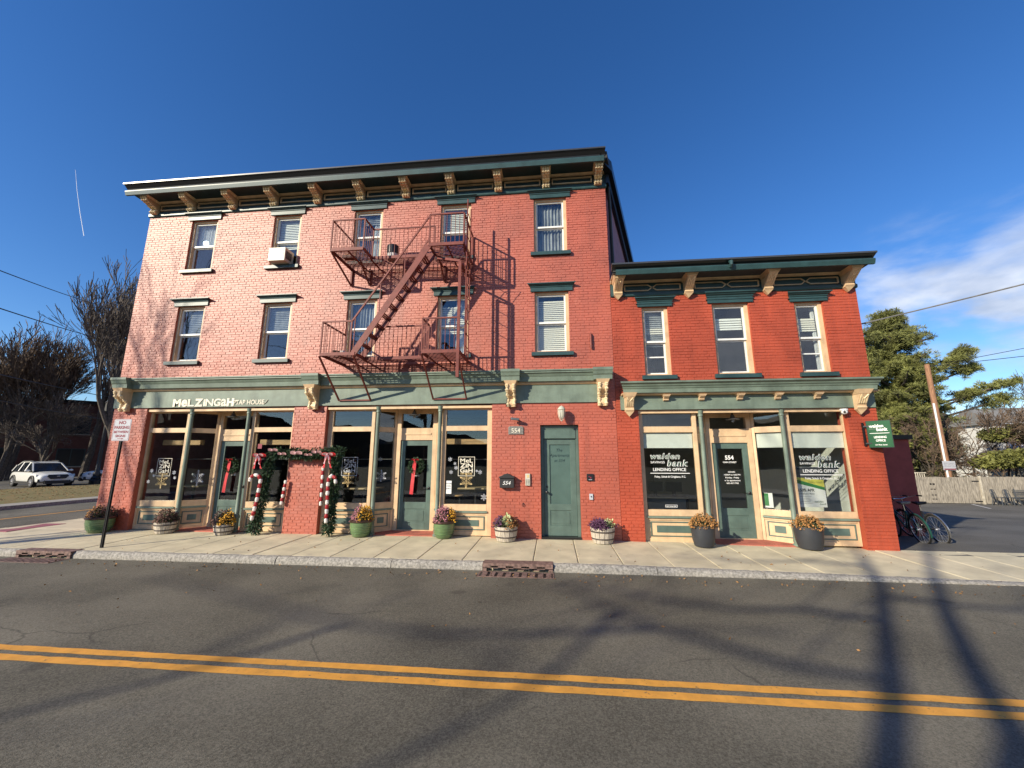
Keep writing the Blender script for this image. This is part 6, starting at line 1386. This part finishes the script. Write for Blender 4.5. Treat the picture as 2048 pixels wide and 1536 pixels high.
# bicycles leaning by the annex corner
def bicycle(loc, rz, lean, m, label, saddle='plastic'):
    t = thing('bicycle', loc, label, 'bicycle', 'bicycles by the annex', rz=rz, local=True); t.rotation_euler = (lean, 0, rz)
    r = .335
    for nm, x in (('rear_wheel',-.52),('front_wheel',.53)):
        b = MB(); b.tube([(x+r*math.cos(a),0,r+r*math.sin(a)) for a in np.linspace(0,2*math.pi,33)[:-1]],.020,6,closed=True); wh = b.build('wheel','tyre',t,smooth=True)
        b = MB(); b.tube([(x+(r-.03)*math.cos(a),0,r+(r-.03)*math.sin(a)) for a in np.linspace(0,2*math.pi,33)[:-1]],.010,5,closed=True); b.build('rim','alloy',wh,smooth=True)
        b = MB()
        for k in range(18): a = k*2*math.pi/18; b.bar((x,.02*(-1)**k,r),(x+(r-.03)*math.cos(a),0,r+(r-.03)*math.sin(a)),.004)
        b.tube([(x,-.045,r),(x,.045,r)],.02,8); b.build('spokes','alloy',wh)
        b = MB(); b.tube([(x+(r+.03)*math.cos(a),0,r+(r+.03)*math.sin(a)) for a in (np.linspace(.2,2.9,12) if x > 0 else np.linspace(.5,3.5,14))],.018,5); b.build('mudguard','chrome' if saddle=='plastic' else m,t,smooth=True)
    bb_, hd, hb, sc_ = (-.07,0,.29), (.36,0,.86), (.41,0,.70), (-.22,0,.74); b = MB()
    b.tube([sc_,bb_],.017,8); b.tube([hd,hb],.02,8); b.tube([(.38,0,.78),(.15,0,.50),bb_],.019,8); b.tube([(.37,0,.84),(.10,0,.62),(-.18,0,.52)],.015,8)
    for s_ in (-.05,.05): b.tube([bb_,(-.52,s_,r)],.011,6); b.tube([sc_,(-.52,s_,r)],.010,6)
    b.build('frame',m,t,smooth=True)
    b = MB()
    for s_ in (-.05,.05): b.tube([(.41,s_*.6,.70),(.47,s_,.45),(.53,s_,r)],.012,6)
    b.build('fork',m,t,smooth=True)
    b = MB(); b.tube([(.36,0,.86),(.34,0,.98)],.014,6); b.tube([(.10,-.31,1.02),(.22,-.27,1.03),(.33,-.10,1.00),(.34,0,.98),(.33,.10,1.00),(.22,.27,1.03),(.10,.31,1.02)],.012,6); b.build('handlebar','chrome',t,smooth=True)
    b = MB()
    for s_ in (-1,1): b.tube([(.08,s_*.315,1.02),(.19,s_*.28,1.03)],.018,8)
    b.build('grip','plastic',t)
    b = MB(); b.tube([sc_,(-.235,0,.90)],.013,6); b.build('seat_post','chrome',t)
    b = MB(); b.hexa([(-.37,-.10,.90),(-.02,-.02,.90),(-.02,.02,.90),(-.37,.10,.90)],[(-.38,-.11,.965),(.0,-.022,.945),(.0,.022,.945),(-.38,.11,.965)]); b.build('saddle',saddle,t,bevel=.02)
    b = MB(); b.lathe([(.09,-.012),(.09,.012)],(bb_[0],-.05,bb_[2]),18,'y'); b.bar((bb_[0],-.08,bb_[2]),(bb_[0]+.12,-.08,bb_[2]-.12),.02,.015); b.bar((bb_[0],.08,bb_[2]),(bb_[0]-.12,.08,bb_[2]+.12),.02,.015); b.box(bb_[0]+.07,bb_[0]+.17,-.17,-.08,bb_[2]-.135,bb_[2]-.115); b.build('crank','chrome',t)
bicycle((8.80,2.05,hl(0,2.1)), R(80), R(-9), 'frame_green', 'green bicycle with a pale saddle leaning by the annex corner', 'pewter')
bicycle((9.32,2.22,hl(0,2.3)), R(82), R(-11), 'frame_black', 'black bicycle with chrome mudguards behind the green one')

# ================================================================== vegetation
def rand_perp(d):
    v = Vector(RNG.normal(size=3)); v -= d*v.dot(d); return v.normalized()
def grow(segs, p, d, r, L, depth, maxd, spread, up, taper=.72, nseg=4, kids=(2,4), wob=.16, minr=.004):
    """recursive branch: appends polylines (points, radii, depth)"""
    pts = [p.copy()]; rs = [r]; d = d.copy(); pos = p.copy()
    for i in range(nseg):
        d = (d+rand_perp(d)*wob*random.uniform(.3,1)+Vector((0,0,up))).normalized(); pos = pos+d*(L/nseg); pts.append(pos.copy()); rs.append(max(minr, r*(1-(1-taper)*(i+1)/nseg)))
    segs.append((pts, rs, depth))
    if depth >= maxd: return
    k = random.randint(*kids)
    for j in range(k):
        u = random.uniform(.35,1.0) if j else 1.0; i = min(nseg, max(1, int(round(u*nseg)))); a = random.uniform(.35,1)*spread*(0.5 if j == 0 else 1)
        nd = (d*math.cos(a)+rand_perp(d)*math.sin(a)).normalized()
        grow(segs, pts[i], nd, rs[i]*(.78 if j == 0 else random.uniform(.45,.68)), L*random.uniform(.62,.85), depth+1, maxd, spread, up, taper, nseg, kids, wob, minr)
def tubes_np(segs, n):
    """fast tubes for many polylines of equal length"""
    V = []; F = []; off = 0
    for pts, rs, _ in segs:
        P_ = np.array([tuple(p) for p in pts]); k = len(P_); D_ = np.gradient(P_,axis=0); D_ /= np.linalg.norm(D_,axis=1)[:,None]+1e-9
        a = np.array([.37,.21,.9]); X = np.cross(D_,a); X /= np.linalg.norm(X,axis=1)[:,None]+1e-9; Y = np.cross(D_,X)
        t = np.arange(n)*2*math.pi/n; rr = np.array(rs)[:,None,None]
        R_ = P_[:,None]+rr*(X[:,None]*np.cos(t)[None,:,None]+Y[:,None]*np.sin(t)[None,:,None]); V.append(R_.reshape(-1,3))
        i, j = np.meshgrid(np.arange(k-1),np.arange(n),indexing='ij'); f = np.stack([i*n+j,i*n+(j+1)%n,(i+1)*n+(j+1)%n,(i+1)*n+j],-1).reshape(-1,4); F.append(f+off); off += k*n
    return np.concatenate(V), np.concatenate(F)
def bare_tree(loc, h, label, maxd=6, spread=.62, r=.22, up=.05, lean=(0,0), twig='twig', group='bare trees beyond the car park', kids=(2,4), trunk=.28, minr=.007, shrub=False):
    t = thing('bare_shrub' if shrub else 'bare_tree', loc, label, 'shrub' if shrub else 'tree', group)
    segs = []; grow(segs, Vector(loc), Vector((lean[0],lean[1],1)).normalized(), r, h*trunk, 0, maxd, spread, up, kids=kids, minr=minr)
    a = [s for s in segs if s[2] <= 2]; c = [s for s in segs if s[2] > 2]
    V, F = tubes_np(a,7); np_mesh('trunk',V,F,'bark',t)
    if c: V, F = tubes_np(c,3); np_mesh('crown',V,F,twig,t)
    return t
def tree_budget(*a, **k): return bare_tree(*a, **k)
random.seed(11)
bare_tree((-27.9,14.2,-.1),15.0,'tall dense bare tree rising beside the left edge of the brick building',6,.50,.28,.10,kids=(3,4),trunk=.30,minr=.016)
bare_tree((-40.0,18.6,-.1),10.0,'low spreading bare tree with crossing pale branches on the lawn',6,.70,.17,.02,kids=(3,4),trunk=.25,minr=.010)
bare_tree((-37.5,9.5,-.1),12.5,'bare tree with sparse dried leaves at the left edge of the view',6,.60,.24,.07,kids=(3,3),trunk=.29,minr=.016)
bare_tree((-38.5,24.0,-.1),15.0,'brown bare tree behind the parked white cars',6,.60,.28,.07,kids=(3,4),trunk=.28,twig='twigred',minr=.020)
bare_tree((-46.0,20.0,-.1),15.0,'broad brown bare tree in the middle of the left tree row',6,.62,.30,.06,kids=(3,4),trunk=.28,twig='twigred',minr=.022)
bare_tree((-34.5,27.0,-.1),17.5,'distant bare tree just left of the building corner',6,.55,.30,.08,kids=(3,4),trunk=.29,minr=.020)
bare_tree((-52.0,14.0,-.1),16.0,'distant bare tree at the far left behind the dark building',6,.60,.30,.07,kids=(3,4),trunk=.28,minr=.024)
bare_tree((-31.2,19.5,-.1),15.5,'upright bare tree between the tall dense one and the cars',6,.50,.26,.10,kids=(3,4),trunk=.30,minr=.018)
bare_tree((-43.0,13.0,-.1),12.5,'bare tree with twiggy rounded crown left of the parked suv',6,.62,.25,.06,kids=(3,4),trunk=.27,minr=.018,twig='twigred')
bare_tree((-30.0,24.0,-.1),18.5,'tallest distant bare tree hidden low by the brick corner',6,.50,.28,.10,kids=(3,4),trunk=.30,minr=.020)
def copy_thing(root, loc, rz, sc, label):
    r_ = root.copy(); COL.objects.link(r_); r_.location = loc; r_.rotation_euler = (0,0,rz); r_.scale = (sc,sc,sc); r_['label'] = label; r_['group'] = 'bare trees in the belt before the dark building'
    for ch in list(root.children):
        c_ = ch.copy(); COL.objects.link(c_); c_.parent = r_
    return r_
protos = [o for o in bpy.data.objects if o.type == 'EMPTY' and o.name.startswith('bare_tree')]
for k, (x, y, sc) in enumerate(((-44.5,22.0,.96),(-49.5,19.5,.86),(-42.0,23.0,.98),(-55.0,15.5,.86),(-47.3,21.5,.92),(-40.3,23.6,1.02),(-60.5,10.5,.82),(-38.6,25.4,1.08),(-52.0,22.5,.98),(-43.5,11.5,.70))):
    copy_thing(protos[(3,4,5,6,3,0,4,5,3,6)[k]],(x,y,-.1),k*1.9+.6,sc,'one of the brown bare trees crowding before the dark brick building')
# right-hand thicket behind the fence
for i, (x, y, h, mm, lb) in enumerate(((27.9,20.6,8.0,'twigred','brown bare thicket shrub right of the utility pole'),(25.4,21.0,7.2,'twigred','brown bare thicket shrub directly behind the utility pole'),(30.2,20.4,5.0,'twigred','brown bare thicket shrub over the middle of the fence'),(22.5,20.4,3.8,'twigred','low brown bare shrub left of the utility pole'),(33.5,24,5.0,'twig','thin bare shrub near the cream shed'))):
    bare_tree((x,y,-.9),h,lb,6,.80,.07,-.01,twig=mm,group='bare shrubs behind the fence',kids=(3,4),trunk=.27,minr=.014,shrub=True)
bare_tree((44,32,-.9),13,'distant bare tree at the far right edge beyond the house',6,.6,.2,.05,group='bare trees right',kids=(2,3),minr=.014)
# street tree behind the viewer whose shadow falls across the road
ST = thing('street_tree', (-8.6,-16.4,-.06), 'leaning twin stemmed bare street tree casting the road shadows', 'tree')
hx, hy, tz = math.sin(SUN_AZ), math.cos(SUN_AZ), math.tan(SUN_EL)
def from_shadow(g, s): s = 7.5+s*1.15; return Vector((g[0]-hx*s, g[1]-hy*s, ROAD+tz*s))
stems = []
base = Vector((-8.6,-16.4,-.15))
main1 = [((2.03,-6.23),7.0),((2.65,-5.45),8.2),((3.78,-3.88),10.2),((5.01,-2.15),12.4),((5.86,-.66),14.2)]
main2 = [((3.13,-5.86),7.2),((3.78,-4.88),8.6),((4.92,-3.30),10.8),((5.99,-1.92),13.0),((7.46,-.09),15.5)]
p1_ = [base+Vector((.05,0,0)), base.lerp(from_shadow(*main1[0]),.55)]+[from_shadow(*m_) for m_ in main1]; p2_ = [base+Vector((-.05,0,0)), base.lerp(from_shadow(*main2[0]),.55)]+[from_shadow(*m_) for m_ in main2]
stems.append((p1_,[.17,.14,.115,.11,.095,.08,.065],0)); stems.append((p2_,[.17,.13,.11,.10,.09,.075,.06],0))
br_ = [ [((2.9,-5.1),8.4),((2.2,-4.95),9.2),((1.7,-4.55),9.8),((1.2,-4.2),10.4),((.75,-3.7),11.0),((.35,-3.05),11.8),((-.1,-2.75),12.6)],
        [((1.2,-4.2),10.4),((.4,-4.35),11.0),((-.3,-4.5),11.6),((-1.4,-4.6),12.4),((-2.6,-4.4),13.4),((-4.2,-3.8),15),((-6.6,-2.9),17)],
        [((.75,-3.7),11.0),((.3,-4.6),11.4),((-.1,-5.4),11.8),((-.9,-6.3),12.4),((-1.6,-6.9),13)],
        [((3.9,-3.7),10.4),((3.1,-3.4),11.2),((2.3,-3.5),12),((1.6,-3.3),12.8),((.9,-2.9),13.6),((.1,-2.5),14.5)],
        [((4.6,-2.7),11.6),((5.2,-3.0),12.2),((6.0,-3.2),13)],
        [((-2.5,-4.5),13.3),((-3.3,-5.6),13.8),((-4.1,-6.3),14.4),((-4.6,-6.8),15)],
        [((5.6,-1.2),13.6),((4.6,-1.0),14.4),((3.6,-1.2),15.2),((2.4,-.9),16)] ]
for bl in br_: stems.append(([from_shadow(*q) for q in bl],[.048*(1-.62*i/len(bl)) for i in range(len(bl))],1))
V, F = zip(*[tubes_np([s],8) for s in stems]); off = 0; FF = []
for v, f in zip(V, F): FF.append(f+off); off += len(v)
np_mesh('trunk',np.concatenate(V),np.concatenate(FF),'bark',ST)
random.seed(5); segs = []
for pts, rs, lv in stems[2:]:
    for p, r_ in zip(pts[1:], rs[1:]):
        if random.random() < .75: grow(segs, p, (Vector((random.uniform(-1,1),random.uniform(-1,1),random.uniform(.1,1)))).normalized(), r_*.5, 1.0, 0, 2, .6, .05, kids=(1,3), minr=.006)
for pts, rs in ((p1_,stems[0][1]),(p2_,stems[1][1])): grow(segs, pts[-1], (pts[-1]-pts[-2]).normalized(), rs[-1], 2.2, 0, 4, .55, .05, kids=(2,3), minr=.008)
V, F = tubes_np(segs,4); np_mesh('crown',V,F,'twig',ST)
# second tree further along, its branch tips shade the upper left of the brickwork
bare_tree((-20.8,-10.9,-.1),14.0,'tall bare street tree across the road on the left',6,.55,.20,.07,group='street trees across the road',kids=(2,3),trunk=.3,minr=.008)

# pine beyond the fence
def needle_tree(name, label, clumps, trunkpts, rs, m, nper, size, cat='tree', limbs=()):
    t = thing(name, trunkpts[0], label, cat); V = []; 
    segs = [([Vector(p) for p in trunkpts], rs, 0)]
    for l in limbs: segs.append(([Vector(p) for p in l],[.10*(1-.7*i/len(l)) for i in range(len(l))],1))
    vs, fs = zip(*[tubes_np([s],7) for s in segs]); off = 0; FF = []
    for v, f in zip(vs, fs): FF.append(f+off); off += len(v)
    np_mesh('trunk',np.concatenate(vs),np.concatenate(FF),'bark',t)
    P_ = np.array(clumps); n = len(P_)*nper; C = np.repeat(P_,nper,axis=0)
    d = RNG.normal(size=(n,3)); d[:,2] = d[:,2]*.75+.35; d /= np.linalg.norm(d,axis=1)[:,None]; s = size*RNG.uniform(.5,1.25,(n,1)); e = np.cross(d,RNG.normal(size=(n,3))); e /= np.linalg.norm(e,axis=1)[:,None]
    st = C+d*s*.15; tip = C+d*s
    V = np.stack([st, (st+tip)/2+e*s*.055, tip, (st+tip)/2-e*s*.055],1).reshape(-1,3)
    np_mesh('crown',V,np.arange(4*n).reshape(-1,4),m,t)
    return t
random.seed(3)
def bough(p0, p1, n, w, droop=.0):
    out = []; p0, p1 = Vector(p0), Vector(p1)
    for k in range(n):
        u = (.25+.75*random.random()); q = p0.lerp(p1,u); s_ = w*(1.1-.55*u); out.append((q.x+random.gauss(0,s_), q.y+random.gauss(0,s_), q.z+random.gauss(0,s_*.60)+s_*.1))
    return out
cl = []; lim = []; TX, TY = 26.2, 23.0
for z, rr in zip(np.linspace(1.5,12.6,23), [3.0,3.3,3.6,3.6,3.7,3.6,3.6,3.5,3.4,3.3,3.2,3.2,3.1,3.0,2.9,2.8,2.6,2.4,2.1,1.8,1.5,1.1,.6]):
    nb_ = 6
    for k in range(nb_):
        a = random.uniform(0,2*math.pi); L = rr*random.uniform(.55,1.1)*(1.15 if math.cos(a) > .2 and z > 9 else 1); p = (TX+L*math.cos(a),TY+L*math.sin(a)*.8,z+.35*L*random.uniform(.1,.9)); lim.append([(TX,TY,z),((TX+p[0])/2,(TY+p[1])/2,z+.05*L),p]); cl += bough((TX,TY,z),p,17,.36)
for k in range(150):
    z_ = random.uniform(.6,10.8); w_ = 1-.045*z_; p = (25.0+random.uniform(-3.4,3.6)*w_,random.uniform(21.4,23.8),z_); cl += bough((p[0]+.9,p[1]+.6,p[2]-.2),p,14,.42)
# long reaching boughs to the right
for p in ((31.6,23.0,9.9),(32.2,23.5,8.7),(33.6,22.4,7.3),(30.6,22.5,9.1),(33.4,23,6.2),(31.0,22.5,6.6)):
    s_ = (TX,TY,p[2]-2.2); lim.append([s_,((TX+p[0])/2,(TY+p[1])/2,p[2]-1.1),p]); cl += bough(((TX*.35+p[0]*.65),TY,p[2]-.7),p,75,.40)
needle_tree('pine_tree','tall green pine rising behind the fence with boughs reaching right',cl,[(TX,TY,-1),(TX+.1,TY,4),(TX,TY,8),(TX+.2,TY,12.8)],[.30,.26,.18,.04],'pine',60,.30,limbs=lim)
def shrub(name, label, blobs, m, n, size, nper=10, group=None):
    t = thing(name, (blobs[0][0],blobs[0][1],-.9), label, 'shrub', group); pts = []
    tot = sum(b_[3]**2 for b_ in blobs)
    for x, y, z, r_ in blobs:
        k = int(n*r_**2/tot); d = RNG.normal(size=(k,3)); d /= np.linalg.norm(d,axis=1)[:,None]; q = RNG.uniform(.55,1.0,(k,1)); pts.append(np.array([x,y,z])+d*q*r_*np.array([1.25,.9,.62]))
    V, F = leaf_cloud(np.concatenate(pts),size,.42); np_mesh('foliage',V,F,m,t)
    b = MB()
    for x, y, z, r_ in blobs:
        for k in range(4): b.tube([(x+random.uniform(-.2,.2)*r_,y,-.9),(x+random.uniform(-.6,.6)*r_,y+random.uniform(-.3,.3)*r_,z+random.uniform(-.2,.4)*r_)],[.03,.012],4)
    b.build('stems','bark',t)
shrub('evergreen_shrub','wide yellow green shrub leaning over the fence',[(27.3,18.3,1.7,.9),(28.6,18.3,1.8,1.0),(29.7,18.3,1.6,.8),(26.4,18.4,1.5,.6)],'yew',5200,.11)
shrub('evergreen_shrub','upper green shrub tier below the white house',[(29.3,20.3,3.3,.8),(31.0,20.3,3.4,1.1),(32.8,20.4,3.1,1.0),(34.5,20.5,2.9,.9)],'yew',5200,.12)
shrub('evergreen_shrub','green shrub behind the hanging bank sign',[(20.2,19.6,3.9,1.2),(21.6,19.8,3.4,1.1),(22.6,19.9,2.7,.9),(19.3,19.6,2.6,1.1)],'yew',5600,.13)
shrub('evergreen_shrub','dark evergreen mass low behind the rear wing',[(19.0,21.5,1.6,1.4),(21.0,21.5,1.2,1.4),(23.4,21.5,1.6,1.4)],'pine',5200,.16)
shrub('red_berry_shrub','small crimson leaved shrub between the green tiers',[(31.5,19.2,2.45,.35),(32.2,19.2,2.4,.3),(30.6,19.3,2.3,.3)],'signred',900,.09)
# grass and fallen leaves on the lawn
n = 5000; P_ = np.stack([RNG.uniform(-32.3,-22.0,n),RNG.uniform(-1,34,n),np.zeros(n)],1); P_[:,2] = -0.05+0.10*np.sin(np.pi*(P_[:,0]+32.4)/10.6)+.012
V, F = leaf_cloud(P_,.05,.5); V[:,2] = np.repeat(P_[:,2],4)+(V[:,2]-np.repeat(P_[:,2],4))*.35; o = np_mesh('fallen_leaves',V,F,'leaf'); tag(o,'brown fallen leaves scattered over the lawn','leaves',kind='stuff')
n = 380; P_ = np.stack([RNG.uniform(-10,9,n),np.where(RNG.uniform(0,1,n) < .55,RNG.uniform(-2.6,-2.1,n),RNG.uniform(-4.6,-.2,n)),np.zeros(n)],1)
P_[:,2] = [ROAD+.012 if p[1] < -2.05 else zs(p[0],p[1])+.010 for p in P_]; V, F = leaf_cloud(P_,.022,.55); V[:,2] = np.maximum(V[:,2],np.repeat(P_[:,2],4)-.006)
o = np_mesh('street_litter_leaves',V,F,'leaf'); tag(o,'small dry leaves along the kerb and road','leaves',kind='stuff')

# ================================================================== overhead wires and contrail
def wire(label, p0, p1, sag, r, m='cable', group='overhead wires'):
    t = thing('overhead_wire', p0, label, 'wire', group); p0, p1 = Vector(p0), Vector(p1); n = 24
    b = MB(); b.tube([p0.lerp(p1,i/n)-Vector((0,0,sag*4*(i/n)*(1-i/n))) for i in range(n+1)],r,5); b.build('cable',m,t,smooth=True)
wire('thin wire highest across the left sky',(-15.9,-1.0,7.15),(-50,30,18.9),.25,.018)
wire('thin wire below the highest one across the left sky',(-15.6,-1.0,6.0),(-47,30,14.4),.25,.020)
wire('lowest dark wire crossing the left trees',(-15.4,-1.0,4.15),(-46,30,8.2),.2,.022)
wire('second lowest wire crossing the left trees',(-15.2,-1.0,3.45),(-47,30,5.9),.2,.016)
wire('thick service cable from the annex wall to the right edge',(7.0,.6,4.83),(16,-5.5,6.3),.10,.016,'palecable')
wire('thin wire right of the pine rising to the right edge',(24.15,18.2,7.6),(60,6,10.6),.3,.020)
wire('thin wire from the pine sloping up to the far right',(24.15,18.2,7.6),(52,10,13.0),.2,.018)
CT = thing('contrail', (-600,700,480), 'short white contrail in the upper left sky', 'contrail')
def sky_pt(u, v, dist): d = fw + r2*((u-1024)/FPX) - u2*((v-768)/FPX); return CAM+d*dist
b = MB(); b.tube([sky_pt(168,472,900),sky_pt(160,425,905),sky_pt(154,380,910),sky_pt(151,340,915)],[.60,.5,.36,.2],5); b.build('vapour_trail','vapour',CT)
